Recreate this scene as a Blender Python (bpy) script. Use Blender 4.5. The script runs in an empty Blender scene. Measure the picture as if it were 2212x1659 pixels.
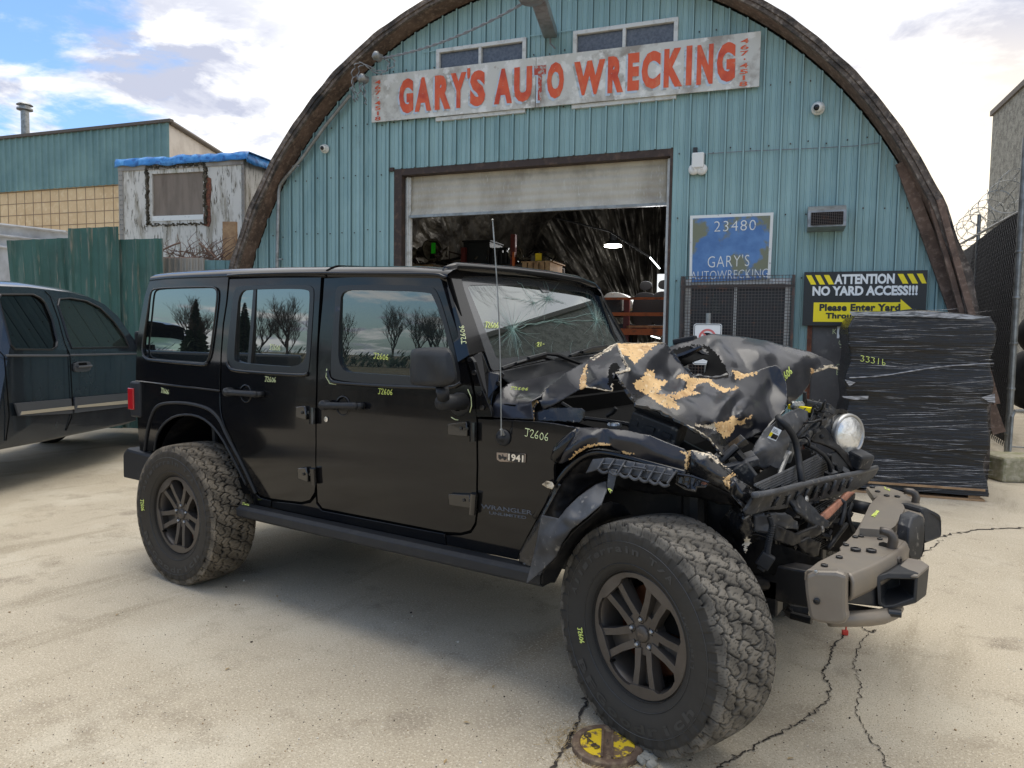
import bpy, bmesh, math, random
import numpy as np
from mathutils import Vector, Matrix, noise as mnoise
from mathutils.geometry import delaunay_2d_cdt, tessellate_polygon
random.seed(7); rng = np.random.default_rng(7)
R_ = math.radians
sc = bpy.context.scene
COL = sc.collection

# ---------------------------------------------------------------- camera
CAM = np.array([1.0129, -3.2693, 1.4801])
YAW, PIT, ROL, FPX = 2.1664, -0.0643, 0.0150, 1559.79      # FPX is for a picture 2212 wide
Fv = np.array([math.cos(PIT)*math.cos(YAW), math.cos(PIT)*math.sin(YAW), math.sin(PIT)])
Rv = np.array([math.sin(YAW), -math.cos(YAW), 0.0]); Uv = np.cross(Rv, Fv)
Rr = Rv*math.cos(ROL)+Uv*math.sin(ROL); Ur = -Rv*math.sin(ROL)+Uv*math.cos(ROL)
cd = bpy.data.cameras.new('camera'); cam = bpy.data.objects.new('camera', cd); COL.objects.link(cam)
m = Matrix.Identity(4)
for i in range(3):
    m[i][0] = Rr[i]; m[i][1] = Ur[i]; m[i][2] = -Fv[i]; m[i][3] = CAM[i]
cam.matrix_world = m
cd.sensor_width = 36.0; cd.sensor_fit = 'HORIZONTAL'; cd.lens = FPX/2212*36; cd.clip_start = .05; cd.clip_end = 3000
sc.camera = cam

# ---------------------------------------------------------------- sky and sun
SUN_EL, SUN_AZ = R_(81), R_(112)          # azimuth measured from +X towards +Y
w = bpy.data.worlds.new('World'); sc.world = w; w.use_nodes = True
nt = w.node_tree; N_ = nt.nodes; L_ = nt.links; N_.clear()
def wn(t, **k):
    n = N_.new(t)
    for a, b in k.items(): setattr(n, a, b)
    return n
out = wn('ShaderNodeOutputWorld'); bg = wn('ShaderNodeBackground'); bg.inputs[1].default_value = .1
sky = wn('ShaderNodeTexSky', sky_type='NISHITA', sun_disc=False, sun_elevation=SUN_EL, sun_rotation=math.pi/2-SUN_AZ)
tc = wn('ShaderNodeTexCoord'); sep = wn('ShaderNodeSeparateXYZ'); L_.new(tc.outputs['Generated'], sep.inputs[0])
def wmath(op, a, b=None, c=None, clamp=False):
    n = wn('ShaderNodeMath', operation=op, use_clamp=clamp)
    for i, x in enumerate((a, b, c)):
        if x is None: continue
        if isinstance(x, (int, float)): n.inputs[i].default_value = x
        else: L_.new(x, n.inputs[i])
    return n.outputs[0]
zz = wmath('ADD', wmath('MAXIMUM', sep.outputs[2], 0.0), .16)
px = wmath('DIVIDE', sep.outputs[0], zz); py = wmath('DIVIDE', sep.outputs[1], zz)
cmb = wn('ShaderNodeCombineXYZ'); L_.new(px, cmb.inputs[0]); L_.new(py, cmb.inputs[1])
def wnoise(scale, detail, rough, off):
    mp = wn('ShaderNodeMapping'); mp.inputs['Location'].default_value = off; L_.new(cmb.outputs[0], mp.inputs[0])
    n = wn('ShaderNodeTexNoise'); n.inputs['Scale'].default_value = scale; n.inputs['Detail'].default_value = detail
    n.inputs['Roughness'].default_value = rough; n.inputs['Distortion'].default_value = .3; L_.new(mp.outputs[0], n.inputs['Vector']); return n.outputs['Fac']
def wramp(x, lo, hi):
    n = wn('ShaderNodeMapRange', interpolation_type='SMOOTHSTEP'); L_.new(x, n.inputs[0]); n.inputs[1].default_value = lo; n.inputs[2].default_value = hi; return n.outputs[0]
def wlobe(d, lo, hi):                      # soft patch of the sky round direction d
    n = wn('ShaderNodeVectorMath', operation='DOT_PRODUCT'); L_.new(tc.outputs['Generated'], n.inputs[0])
    v = Vector(d).normalized(); n.inputs[1].default_value = v
    return wramp(n.outputs['Value'], lo, hi)
def pixdir(u, v): return tuple(Fv + Rr*(u-1106)/FPX - Ur*(v-829.5)/FPX)
cover = wnoise(1.7, 9, .60, (3.1, 1.7, 0))
behind = wramp(wmath('MULTIPLY', sep.outputs[1], -1.0), -.15, .35)           # clearer sky behind the photographer
blue = wmath('ADD', wmath('MULTIPLY', wlobe(pixdir(100, 90), .97, .998), .22), wmath('MULTIPLY', behind, .24))
cov = wramp(wmath('SUBTRACT', cover, blue), .24, .36)
shade = wramp(wnoise(2.1, 7, .58, (8.3, 4.1, 0)), .48, .60)
dark = wmath('MULTIPLY', shade, wmath('ADD', wmath('MULTIPLY', behind, .5), .42), clamp=True)
dark = wmath('ADD', dark, wmath('MULTIPLY', wmath('MULTIPLY', wlobe(pixdir(330, 190), .965, .998), wramp(wnoise(3.2, 8, .6, (1.3, 9.1, 0)), .42, .58)), .8), clamp=True)
dark = wmath('ADD', dark, wmath('MULTIPLY', wmath('MULTIPLY', wlobe(pixdir(2000, 230), .94, .996), wramp(wnoise(2.6, 8, .6, (4.3, 2.1, 0)), .40, .60)), .75), clamp=True)
cl = wn('ShaderNodeMix', data_type='RGBA'); cl.inputs[6].default_value = (7.4, 7.35, 7.3, 1); cl.inputs[7].default_value = (3.3, 3.5, 4.3, 1); L_.new(dark, cl.inputs[0])
glow = wn('ShaderNodeMix', data_type='RGBA'); glow.inputs[7].default_value = (8.5, 7.4, 5.6, 1); L_.new(cl.outputs[2], glow.inputs[6])
L_.new(wmath('MULTIPLY', wlobe(pixdir(2060, 560), .955, .999), .75), glow.inputs[0])
skb = wn('ShaderNodeVectorMath', operation='MULTIPLY'); skb.inputs[1].default_value = (.80, 1.0, 1.18); L_.new(sky.outputs[0], skb.inputs[0])
mx = wn('ShaderNodeMix', data_type='RGBA'); L_.new(cov, mx.inputs[0]); L_.new(skb.outputs[0], mx.inputs[6]); L_.new(glow.outputs[2], mx.inputs[7])
L_.new(mx.outputs[2], bg.inputs[0]); L_.new(bg.outputs[0], out.inputs[0])
sl = bpy.data.lights.new('sun', 'SUN'); sl.energy = 1.1; sl.angle = R_(50); sl.color = (1, .95, .87)
so = bpy.data.objects.new('sun', sl); COL.objects.link(so)
sd = Vector((math.cos(SUN_EL)*math.cos(SUN_AZ), math.cos(SUN_EL)*math.sin(SUN_AZ), math.sin(SUN_EL)))
so.rotation_euler = sd.to_track_quat('Z', 'Y').to_euler(); so.location = (0, 0, 20)
sc.view_settings.view_transform = 'Standard'; sc.view_settings.look = 'None'; sc.view_settings.exposure = .92; sc.view_settings.gamma = 1

# ---------------------------------------------------------------- picture rays cut with real planes
def ray(u, v): return Fv + Rr*(u-1106)/FPX - Ur*(v-829.5)/FPX
def hit(u, v, ax, val):
    d = ray(u, v); return CAM + d*((val-CAM[ax])/d[ax])
def PX(u, v, x): return hit(u, v, 0, x)
def PY(u, v, y): return hit(u, v, 1, y)
def PZ(u, v, z=0.0): return hit(u, v, 2, z)
def PPL(u, v, P, n):
    d = ray(u, v); return CAM + d*(np.dot(np.asarray(P)-CAM, n)/np.dot(d, n))
def PDEP(u, v, dep): return CAM + ray(u, v)*dep
TB = {1: (1106, 691.25, .25), 2: (1520.75, 806.5, .25), 3: (1520.75, 1025.4, .25), 4: (0, 518.4, .25), 5: (829.5, 414.75, .25), 6: (1659, 622.1, .25),
      'a': (0, 172.8, .4861), 'b': (576, 0, .3472), 'c': (1152, 0, .3472), 'd': (1382.4, 403.2, .4166), 'e': (1152, 691.2, .41664), 'f': (259.2, 547.2, .4512), 'g': (662.4, 547.2, .41664), 'h': (1123.2, 1036.8, .3749), 'k': (864, 540.3, .25)}
def T(k, pts):
    u0, v0, s = TB[k]; return [(u0+p[0]*s, v0+p[1]*s)+tuple(p[2:]) for p in pts]
# workshop front plane: s along the wall, z up, off = metres in front of it
TH = 0.2396; FD = np.array([math.cos(TH), math.sin(TH), 0]); FN = np.array([-math.sin(TH), math.cos(TH), 0])
FP0 = CAM + ray(1525, 730)*8.7; FP0[2] = 0
def FS(s, z, off=0.0): return FP0 + FD*s - FN*off + np.array([0, 0, z])
def FU(u, v, off=0.0):
    X = PPL(u, v, FP0-FN*off, FN); return (float(np.dot(X-FP0, FD)), float(X[2]))

# ---------------------------------------------------------------- materials
MATS = {}
def sr(r, g, b):
    f = lambda c: (c/255/12.92 if c/255 <= .04045 else ((c/255+.055)/1.055)**2.4)
    return (f(r), f(g), f(b), 1)
def mat(name, col, rough=.5, metal=0.0, mix=(), bump=None, spec=.5, coat=0, ior=1.5, emit=None, attr=None, rvar=None, trans=None, scale=(1, 1, 1)):
    """mix: list of (colour2, noise scale, lo, hi[, stretch]) laid over the base colour"""
    if name in MATS: return MATS[name]
    mt = bpy.data.materials.new(name); mt.use_nodes = True; t = mt.node_tree; n = t.nodes; l = t.links
    b = n['Principled BSDF']; b.inputs['Base Color'].default_value = tuple(col[:3])+(1,)
    b.inputs['Roughness'].default_value = rough; b.inputs['Metallic'].default_value = metal; b.inputs['Specular IOR Level'].default_value = spec
    b.inputs['Coat Weight'].default_value = coat; b.inputs['Coat Roughness'].default_value = .03; b.inputs['IOR'].default_value = ior
    tcn = n.new('ShaderNodeTexCoord')
    def mapped(st):
        mp = n.new('ShaderNodeMapping'); mp.inputs['Scale'].default_value = st; l.new(tcn.outputs['Object'], mp.inputs[0]); return mp.outputs[0]
    cur = None
    for k, it in enumerate(mix):
        c2, s, lo, hi = it[:4]; st = it[4] if len(it) > 4 else (1, 1, 1)
        nz = n.new('ShaderNodeTexNoise'); nz.inputs['Scale'].default_value = s; nz.inputs['Detail'].default_value = 8; nz.inputs['Roughness'].default_value = .62
        mv = mapped(st)
        ad = n.new('ShaderNodeVectorMath'); ad.operation = 'ADD'; ad.inputs[1].default_value = (k*7.3, k*3.1, k*1.7); l.new(mv, ad.inputs[0]); l.new(ad.outputs[0], nz.inputs['Vector'])
        mr = n.new('ShaderNodeMapRange'); l.new(nz.outputs['Fac'], mr.inputs[0]); mr.inputs[1].default_value = lo; mr.inputs[2].default_value = hi
        if len(it) > 5: mr.inputs[4].default_value = it[5]
        mxn = n.new('ShaderNodeMix'); mxn.data_type = 'RGBA'; l.new(mr.outputs[0], mxn.inputs[0])
        if cur is None: mxn.inputs[6].default_value = tuple(col[:3])+(1,)
        else: l.new(cur, mxn.inputs[6])
        mxn.inputs[7].default_value = tuple(c2[:3])+(1,); cur = mxn.outputs[2]
    if attr:                                   # (attribute name, colour): mixes towards colour where the mesh carries the attribute
        an = n.new('ShaderNodeAttribute'); an.attribute_name = attr[0]
        mxn = n.new('ShaderNodeMix'); mxn.data_type = 'RGBA'; l.new(an.outputs['Fac'], mxn.inputs[0])
        if cur is None: mxn.inputs[6].default_value = tuple(col[:3])+(1,)
        else: l.new(cur, mxn.inputs[6])
        mxn.inputs[7].default_value = tuple(attr[1][:3])+(1,); cur = mxn.outputs[2]
    if cur is not None: l.new(cur, b.inputs['Base Color'])
    if rvar:
        nz = n.new('ShaderNodeTexNoise'); nz.inputs['Scale'].default_value = rvar[0]; nz.inputs['Detail'].default_value = 6; l.new(mapped(scale), nz.inputs['Vector'])
        mr = n.new('ShaderNodeMapRange'); l.new(nz.outputs['Fac'], mr.inputs[0]); mr.inputs[1].default_value = .3; mr.inputs[2].default_value = .7; mr.inputs[3].default_value = rvar[1]; mr.inputs[4].default_value = rvar[2]
        l.new(mr.outputs[0], b.inputs['Roughness'])
    if bump:
        nz = n.new('ShaderNodeTexNoise'); nz.inputs['Scale'].default_value = bump[0]; nz.inputs['Detail'].default_value = 7; nz.inputs['Roughness'].default_value = .6
        l.new(mapped(bump[3] if len(bump) > 3 else (1, 1, 1)), nz.inputs['Vector'])
        bp = n.new('ShaderNodeBump'); bp.inputs['Strength'].default_value = bump[1]; bp.inputs['Distance'].default_value = bump[2]; l.new(nz.outputs['Fac'], bp.inputs['Height']); l.new(bp.outputs[0], b.inputs['Normal'])
    if emit: b.inputs['Emission Color'].default_value = tuple(emit[0][:3])+(1,); b.inputs['Emission Strength'].default_value = emit[1]
    if trans: b.inputs['Transmission Weight'].default_value = trans
    MATS[name] = mt; return mt
def glass(name, tint, through, rough=.0, ior=1.6, boost=1.0):
    if name in MATS: return MATS[name]
    mt = bpy.data.materials.new(name); mt.use_nodes = True; t = mt.node_tree; n = t.nodes; l = t.links; n.clear()
    o = n.new('ShaderNodeOutputMaterial'); g = n.new('ShaderNodeBsdfGlossy'); g.inputs['Roughness'].default_value = rough; g.inputs['Color'].default_value = (.95, 1, 1, 1)
    tr = n.new('ShaderNodeBsdfTransparent'); tr.inputs[0].default_value = tuple(c*through for c in tint)+(1,)
    df = n.new('ShaderNodeBsdfDiffuse'); df.inputs[0].default_value = tuple(c*.25 for c in tint)+(1,)
    m0 = n.new('ShaderNodeMixShader'); m0.inputs[0].default_value = .12; l.new(tr.outputs[0], m0.inputs[1]); l.new(df.outputs[0], m0.inputs[2])
    fr = n.new('ShaderNodeFresnel'); fr.inputs[0].default_value = ior
    mu = n.new('ShaderNodeMath'); mu.operation = 'MULTIPLY'; mu.use_clamp = True; mu.inputs[1].default_value = boost; l.new(fr.outputs[0], mu.inputs[0])
    ms = n.new('ShaderNodeMixShader'); l.new(mu.outputs[0], ms.inputs[0]); l.new(m0.outputs[0], ms.inputs[1]); l.new(g.outputs[0], ms.inputs[2]); l.new(ms.outputs[0], o.inputs[0])
    MATS[name] = mt; return mt
K = dict(
 paint=mat('black_car_paint', (.005, .005, .006), .10, mix=[((.014, .013, .011), 2.2, .45, .85)], spec=.27, coat=.27, rvar=(3, .06, .14)),
 bonnet=mat('dull_black_bonnet_paint', (.010, .011, .016), .31, spec=.42, coat=.18),
 dusty=mat('dusty_black_paint', (.010, .010, .011), .25, spec=.4, mix=[((.075, .068, .058), 9, .52, .74), ((.30, .27, .22), 38, .69, .72)], coat=.25, bump=(9, .25, .006)),
 primer=mat('exposed_tan_filler', sr(206, 170, 118), .75, mix=[(sr(150, 110, 70), 14, .48, .75), (sr(226, 202, 162), 40, .55, .7)], bump=(60, .4, .002)),
 chip=mat('pale_chipped_edge', sr(205, 190, 165), .7, mix=[(sr(120, 110, 95), 30, .5, .6)]),
 plastic=mat('matte_black_plastic', (.018, .019, .021), .48, spec=.28, mix=[((.034, .033, .031), 12, .5, .8)], bump=(300, .12, .001)),
 greyplas=mat('dirty_grey_plastic', (.036, .038, .042), .5, spec=.35, mix=[((.010, .010, .010), 5, .50, .64), ((.20, .185, .16), 24, .58, .70)], bump=(60, .2, .002)),
 shroud=mat('scuffed_grey_plastic', (.070, .073, .079), .5, spec=.4, mix=[((.030, .031, .034), 6, .45, .65), ((.24, .225, .20), 26, .60, .72)]),
 hingemat=mat('glossy_black_hinge', (.007, .007, .008), .12, coat=.7),
 blackmetal=mat('dirty_black_metal', (.009, .009, .010), .45, spec=.3, mix=[((.05, .043, .036), 10, .52, .78)], bump=(40, .2, .003)),
 dark=mat('deep_black_part', (.004, .004, .004), .9, spec=.1),
 trimline=mat('satin_black_trim', (.010, .010, .011), .3),
 rubber=mat('tyre_rubber', (.007, .007, .007), .78, spec=.25, mix=[((.016, .015, .013), 6, .45, .75)], bump=(90, .25, .002), attr=('dust', (.20, .165, .12))),
 rubber_front=mat('worn_tyre_rubber', (.007, .007, .007), .78, spec=.25, mix=[((.016, .015, .013), 6, .45, .75)], bump=(90, .25, .002), attr=('dust', (.165, .148, .122))),
 bronze=mat('bronze_alloy', sr(90, 84, 78), .40, .45, mix=[(sr(76, 70, 64), 9, .4, .7)], bump=(200, .05, .001)),
 bumper=mat('grey_bronze_bumper', sr(122, 114, 103), .45, .3, mix=[(sr(134, 123, 107), 6, .45, .7), (sr(214, 208, 198), 60, .72, .74), (sr(108, 96, 86), 4, .5, .8)], bump=(150, .06, .001)),
 chrome=mat('bright_metal', (.7, .7, .7), .2, 1.0),
 alu=mat('dull_aluminium', (.42, .42, .41), .4, .8, mix=[((.2, .2, .2), 8, .5, .7)]),
 rust=mat('rusty_steel', sr(120, 72, 50), .8, mix=[(sr(70, 42, 32), 12, .4, .65), (sr(150, 100, 70), 30, .55, .7)], bump=(80, .4, .003)),
 copper=mat('rusty_brown_bracket', sr(165, 112, 88), .6, mix=[(sr(90, 60, 50), 14, .45, .7)]),
 disc=mat('rusty_brake_disc', sr(110, 66, 40), .6, .4),
 chalk=mat('yellow_green_marker', sr(214, 226, 120), .7), chalkp=mat('pale_marker', sr(214, 222, 170), .7),
 red=mat('red_lens', (.45, .01, .015), .2, coat=1), redpl=mat('red_plastic', sr(200, 60, 45), .5),
 seat=mat('dark_seat_fabric', (.02, .02, .022), .85),
 tint=glass('dark_tinted_glass', (.25, .30, .32), .07, ior=2.2, boost=1.5), clearg=glass('green_tinted_glass', (.40, .58, .56), .40, ior=1.9, boost=1.6),
 wsg=glass('cracked_windscreen_glass', (.42, .58, .53), .45, rough=.012, ior=1.75, boost=2.1), frit=mat('windscreen_border', (.035, .038, .042), .25, coat=1),
 truckglass=glass('truck_side_glass', (.62, .84, .74), .95, ior=1.5), trucktint=glass('truck_dark_glass', (.12, .12, .13), .2, ior=1.5),
 crack=mat('crack_lines', sr(118, 146, 138), .4, emit=None), crackd=mat('hairline_cracks', (.05, .06, .06), .3),
 lamp_glass=mat('clear_lamp_lens', (.75, .75, .72), .08, .55, mix=[((.25, .25, .24), 22, .45, .7)], coat=1, bump=(26, .5, .01)),
)

# ---------------------------------------------------------------- object helpers
def tag(o, label=None, cat=None, group=None, kind=None):
    if label: o['label'] = label
    if cat: o['category'] = cat
    if group: o['group'] = group
    if kind: o['kind'] = kind
    return o
def empty(name, loc=(0, 0, 0), label=None, cat=None, group=None):
    o = bpy.data.objects.new(name, None); COL.objects.link(o); o.location = tuple(float(x) for x in loc); o.empty_display_size = .1
    return tag(o, label, cat, group)
def root_off(parent):
    v = Vector((0, 0, 0))
    while parent is not None: v += parent.location; parent = parent.parent
    return v
def link(name, verts, faces, mats, parent=None, smooth=False, fm=None, bev=0, solid=0, auto=None, local=False):
    me = bpy.data.meshes.new(name)
    off = Vector((0, 0, 0)) if local else root_off(parent)
    me.from_pydata([tuple(Vector([float(c) for c in v])-off) for v in verts], [], [tuple(f) for f in faces])
    if not isinstance(mats, (list, tuple)): mats = [mats]
    for q in mats: me.materials.append(K[q] if isinstance(q, str) else q)
    if fm is not None: me.polygons.foreach_set('material_index', fm)
    me.validate(); me.update()
    if smooth: me.polygons.foreach_set('use_smooth', [True]*len(me.polygons))
    o = bpy.data.objects.new(name, me); COL.objects.link(o)
    if parent is not None: o.parent = parent
    if auto is not None:
        me.polygons.foreach_set('use_smooth', [True]*len(me.polygons))
        bm = bmesh.new(); bm.from_mesh(me)
        for e in bm.edges:
            if len(e.link_faces) == 2 and e.calc_face_angle(0) > R_(auto): e.smooth = False
        bm.to_mesh(me); bm.free()
    if solid:
        md = o.modifiers.new('thick', 'SOLIDIFY'); md.thickness = solid; md.offset = 0
    if bev:
        md = o.modifiers.new('bevel', 'BEVEL'); md.width = bev; md.segments = 2; md.limit_method = 'ANGLE'; md.angle_limit = R_(40)
    return o
class MB:
    def __init__(s): s.v = []; s.f = []; s.m = []
    def add(s, vs, fs, mi=0):
        b = len(s.v); s.v += [tuple(float(c) for c in x) for x in vs]; s.f += [tuple(i+b for i in f) for f in fs]; s.m += [mi]*len(fs); return s
    def box(s, c, size, M=None, mi=0, taper=None):
        hx, hy, hz = [q/2 for q in size]; vs = []
        for x in (-1, 1):
            for y in (-1, 1):
                for z in (-1, 1):
                    k = 1 if taper is None or z < 0 else taper
                    v = Vector((x*hx*k, y*hy*k, z*hz))
                    if M is not None: v = M @ v
                    vs.append(tuple(v + Vector([float(q) for q in c])))
        return s.add(vs, [(0, 1, 3, 2), (4, 6, 7, 5), (0, 4, 5, 1), (2, 3, 7, 6), (0, 2, 6, 4), (1, 5, 7, 3)], mi)
    def tube(s, pts, r, n=8, mi=0, cap=True):
        P = [Vector([float(c) for c in p]) for p in pts]; rr = r if isinstance(r, (list, tuple)) else [r]*len(P)
        vs = []; fs = []; up = None
        for i, p in enumerate(P):
            d = (P[min(i+1, len(P)-1)]-P[max(i-1, 0)])
            if d.length < 1e-9: d = Vector((0, 0, 1))
            d.normalize()
            if up is None: up = Vector((0, 0, 1)) if abs(d.z) < .9 else Vector((1, 0, 0))
            a = d.cross(up)
            if a.length < 1e-4: a = d.cross(Vector((0, 1, .1)))
            a.normalize(); b = a.cross(d).normalized(); up = b
            for k in range(n):
                t = 2*math.pi*k/n; vs.append(tuple(p+(a*math.cos(t)+b*math.sin(t))*rr[i]))
        for i in range(len(P)-1):
            for k in range(n):
                k2 = (k+1) % n; fs.append((i*n+k, i*n+k2, (i+1)*n+k2, (i+1)*n+k))
        if cap: fs += [tuple(range(n-1, -1, -1)), tuple(range((len(P)-1)*n, len(P)*n))]
        return s.add(vs, fs, mi)
    def lathe(s, prof, M, n=32, mi=0):       # prof: (radius, height) about local Z
        vs = []; fs = []
        for r, h in prof:
            for k in range(n):
                t = 2*math.pi*k/n; vs.append(tuple(M @ Vector((r*math.cos(t), r*math.sin(t), h))))
        for i in range(len(prof)-1):
            for k in range(n):
                k2 = (k+1) % n; fs.append((i*n+k, i*n+k2, (i+1)*n+k2, (i+1)*n+k))
        return s.add(vs, fs, mi)
    def prism(s, outer, holes, f0, f1, mi=0, mi_side=None):
        """2-D outline (with holes) filled at f0 and f1 (maps from 2-D to 3-D)"""
        loops = [outer]+list(holes)
        tri = tessellate_polygon([[Vector((p[0], p[1], 0)) for p in lp] for lp in loops]); flat = [p for lp in loops for p in lp]; n = len(flat)
        vs = [f0(*p[:2]) for p in flat]+[f1(*p[:2]) for p in flat]
        fs = [tuple(t) for t in tri]+[tuple(i+n for i in reversed(t)) for t in tri]
        s.add(vs, fs, mi); b = 0; fs = []
        for lp in loops:
            k = len(lp)
            for i in range(k): j = (i+1) % k; fs.append((b+i, b+j, b+j+n, b+i+n))
            b += k
        base = len(s.v)-len(vs); s.f += [tuple(i+base for i in f) for f in fs]; s.m += [mi if mi_side is None else mi_side]*len(fs); return s
    def build(s, name, mats, parent=None, **k):
        o = link(name, s.v, s.f, mats, parent, fm=s.m, **k)
        bm = bmesh.new(); bm.from_mesh(o.data); bmesh.ops.recalc_face_normals(bm, faces=bm.faces); bm.to_mesh(o.data); bm.free()
        return o
def axis_m(loc, d, up=(0, 0, 1)):
    z = Vector([float(c) for c in d]).normalized(); u = Vector(up)
    if abs(z.dot(u)) > .98: u = Vector((1, 0, 0))
    x = u.cross(z).normalized(); y = z.cross(x); m = Matrix((x, y, z)).transposed().to_4x4(); m.translation = Vector([float(c) for c in loc]); return m
def chaikin(p, n=1, closed=True):
    for _ in range(n):
        q = []
        for i in range(len(p) if closed else len(p)-1):
            a = np.array(p[i]); b = np.array(p[(i+1) % len(p)]); q += [a*.75+b*.25, a*.25+b*.75]
        if not closed: q = [np.array(p[0])]+q+[np.array(p[-1])]
        p = q
    return [tuple(x) for x in p]
def rect(a, b, c, d): return [(a, c), (b, c), (b, d), (a, d)]
def inpoly(px, py, poly):
    px = np.asarray(px); py = np.asarray(py); c = np.zeros(px.shape, bool); n = len(poly)
    for i in range(n):
        x1, y1 = poly[i][:2]; x2, y2 = poly[(i+1) % n][:2]
        if y1 == y2: continue
        k = ((y1 > py) != (y2 > py)) & (px < (x2-x1)*(py-y1)/(y2-y1)+x1); c ^= k
    return c
def sheet(name, bnd, inner, mats, parent, holes=(), step=3.0, crumple=.0, cs=9.0, patches=(), solid=.003, smooth_it=3, auto=38, cons='y', jag=0, fine=None):
    """bent sheet: control points (u, v, depth coordinate) joined to a surface in the scene, made dense, dented and given thickness"""
    P = {'y': PY, 'x': PX, 'z': PZ}[cons]
    ctl = list(bnd)+list(inner)+[p for h in holes for p in h]; uv = np.array([c[:2] for c in ctl], float); X3 = np.array([P(*c[:3]) if len(c) == 3 else {'y': PY, 'x': PX, 'z': PZ}[c[3]](*c[:3]) for c in ctl])
    nb = len(bnd)
    r = delaunay_2d_cdt([Vector(p) for p in uv], [(i, (i+1) % nb) for i in range(nb)], [], 0, 1e-4)
    V0 = np.array([tuple(p) for p in r[0]]); ori = [o[0] if len(o) else -1 for o in r[3]]
    tris = [f for f in r[2]]; T3 = []
    for f in tris:
        if len(f) == 3 and all(ori[i] >= 0 for i in f): T3.append([ori[i] for i in f])
    T3 = np.array(T3)
    def dens(lp):
        q = []
        for i in range(len(lp)):
            a = np.array(lp[i][:2], float); b = np.array(lp[(i+1) % len(lp)][:2], float); k = max(1, int(np.linalg.norm(b-a)/step))
            nrm = np.array([-(b-a)[1], (b-a)[0]])/(np.linalg.norm(b-a)+1e-9)
            for t in range(k):
                j = jag*rng.normal() if (jag and t) else 0
                q.append(a+(b-a)*t/k+nrm*j)
        return q
    B = dens(bnd); H = [dens(h) for h in holes]
    umin, vmin = uv.min(0); umax, vmax = uv.max(0)
    gu, gv = np.meshgrid(np.arange(umin, umax, step), np.arange(vmin, vmax, step)); gu = gu.ravel()+rng.uniform(-.3, .3, gu.size)*step; gv = gv.ravel()+rng.uniform(-.3, .3, gv.size)*step
    ok = inpoly(gu, gv, B)
    for h in H: ok &= ~inpoly(gu, gv, h)
    G = np.c_[gu[ok], gv[ok]]; BB = np.array(B+[p for h in H for p in h])
    if len(G):
        dmin = np.min(np.linalg.norm(G[:, None, :]-BB[None, :, :], axis=2), axis=1) if len(G)*len(BB) < 3e7 else np.full(len(G), 9.)
        G = G[dmin > step*.5]
    pts = np.vstack([BB, G]) if len(G) else BB
    ed = []; b = 0
    for lp in [B]+H:
        ed += [(b+i, b+(i+1) % len(lp)) for i in range(len(lp))]; b += len(lp)
    r = delaunay_2d_cdt([Vector(p) for p in pts], ed, [], 0, 1e-5)
    V = np.array([tuple(p) for p in r[0]]); Fc = np.array([f for f in r[2] if len(f) == 3])
    cen = V[Fc].mean(1); ok = inpoly(cen[:, 0], cen[:, 1], B)
    for h in H: ok &= ~inpoly(cen[:, 0], cen[:, 1], h)
    Fc = Fc[ok]; cen = cen[ok]
    # barycentric lookup
    best = np.full(len(V), -9.); W3 = np.zeros((len(V), 3))
    for t in T3:
        a, bq, c = uv[t]; Mx = np.array([[bq[0]-a[0], c[0]-a[0]], [bq[1]-a[1], c[1]-a[1]]]); dt = np.linalg.det(Mx)
        if abs(dt) < 1e-6: continue
        w = np.linalg.solve(Mx, (V-a).T).T; l0 = 1-w.sum(1); mn = np.minimum(np.minimum(w[:, 0], w[:, 1]), l0); k = mn > best
        x = l0[:, None]*X3[t[0]]+w[:, :1]*X3[t[1]]+w[:, 1:]*X3[t[2]]
        W3[k] = x[k]; best[k] = mn[k]
    X = W3
    nbh = [set() for _ in V]
    for f in Fc:
        for i in range(3): nbh[f[i]].add(f[(i+1) % 3]); nbh[f[i]].add(f[(i+2) % 3])
    nb_ = [list(s) for s in nbh]; isb = np.zeros(len(V), bool)
    for i in range(len(r[3])):
        if any(o < len(BB) for o in r[3][i]): isb[i] = True
    for _ in range(smooth_it):
        Y = X.copy()
        for i, q in enumerate(nb_):
            if q and not isb[i]: Y[i] = X[q].mean(0)
        X = Y
    if crumple:
        nrm = np.cross(X[Fc[:, 1]]-X[Fc[:, 0]], X[Fc[:, 2]]-X[Fc[:, 0]]).sum(0); nrm /= np.linalg.norm(nrm)+1e-12
        for i in range(len(X)):
            q = Vector(X[i])*cs
            d = 1-abs(mnoise.noise(q))*2.2 + .5*(1-abs(mnoise.noise(q*2.3+Vector((5, 1, 2))))*2.2)-.9
            X[i] += nrm*crumple*d
    fm = np.zeros(len(Fc), int)
    if patches:
        jx = np.array([mnoise.noise(Vector((c[0]*.22, c[1]*.22, 1))) for c in cen])*4.5; jy = np.array([mnoise.noise(Vector((c[0]*.22, c[1]*.22, 9))) for c in cen])*4.5
        rag = np.array([mnoise.noise(Vector((c[0]*.45, c[1]*.45, 4)))+.5*mnoise.noise(Vector((c[0]*1.1, c[1]*1.1, 6))) for c in cen]) > -.58
        for poly, mi in patches: fm[inpoly(cen[:, 0]+jx, cen[:, 1]+jy, poly) & (rag | (mi != 1))] = mi
    used = sorted(set(Fc.ravel().tolist())); rm = {a: i for i, a in enumerate(used)}
    o = link(name, X[used], [[rm[i] for i in f] for f in Fc.tolist()], mats, parent, fm=fm.tolist(), auto=auto, solid=solid)
    return o
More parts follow.
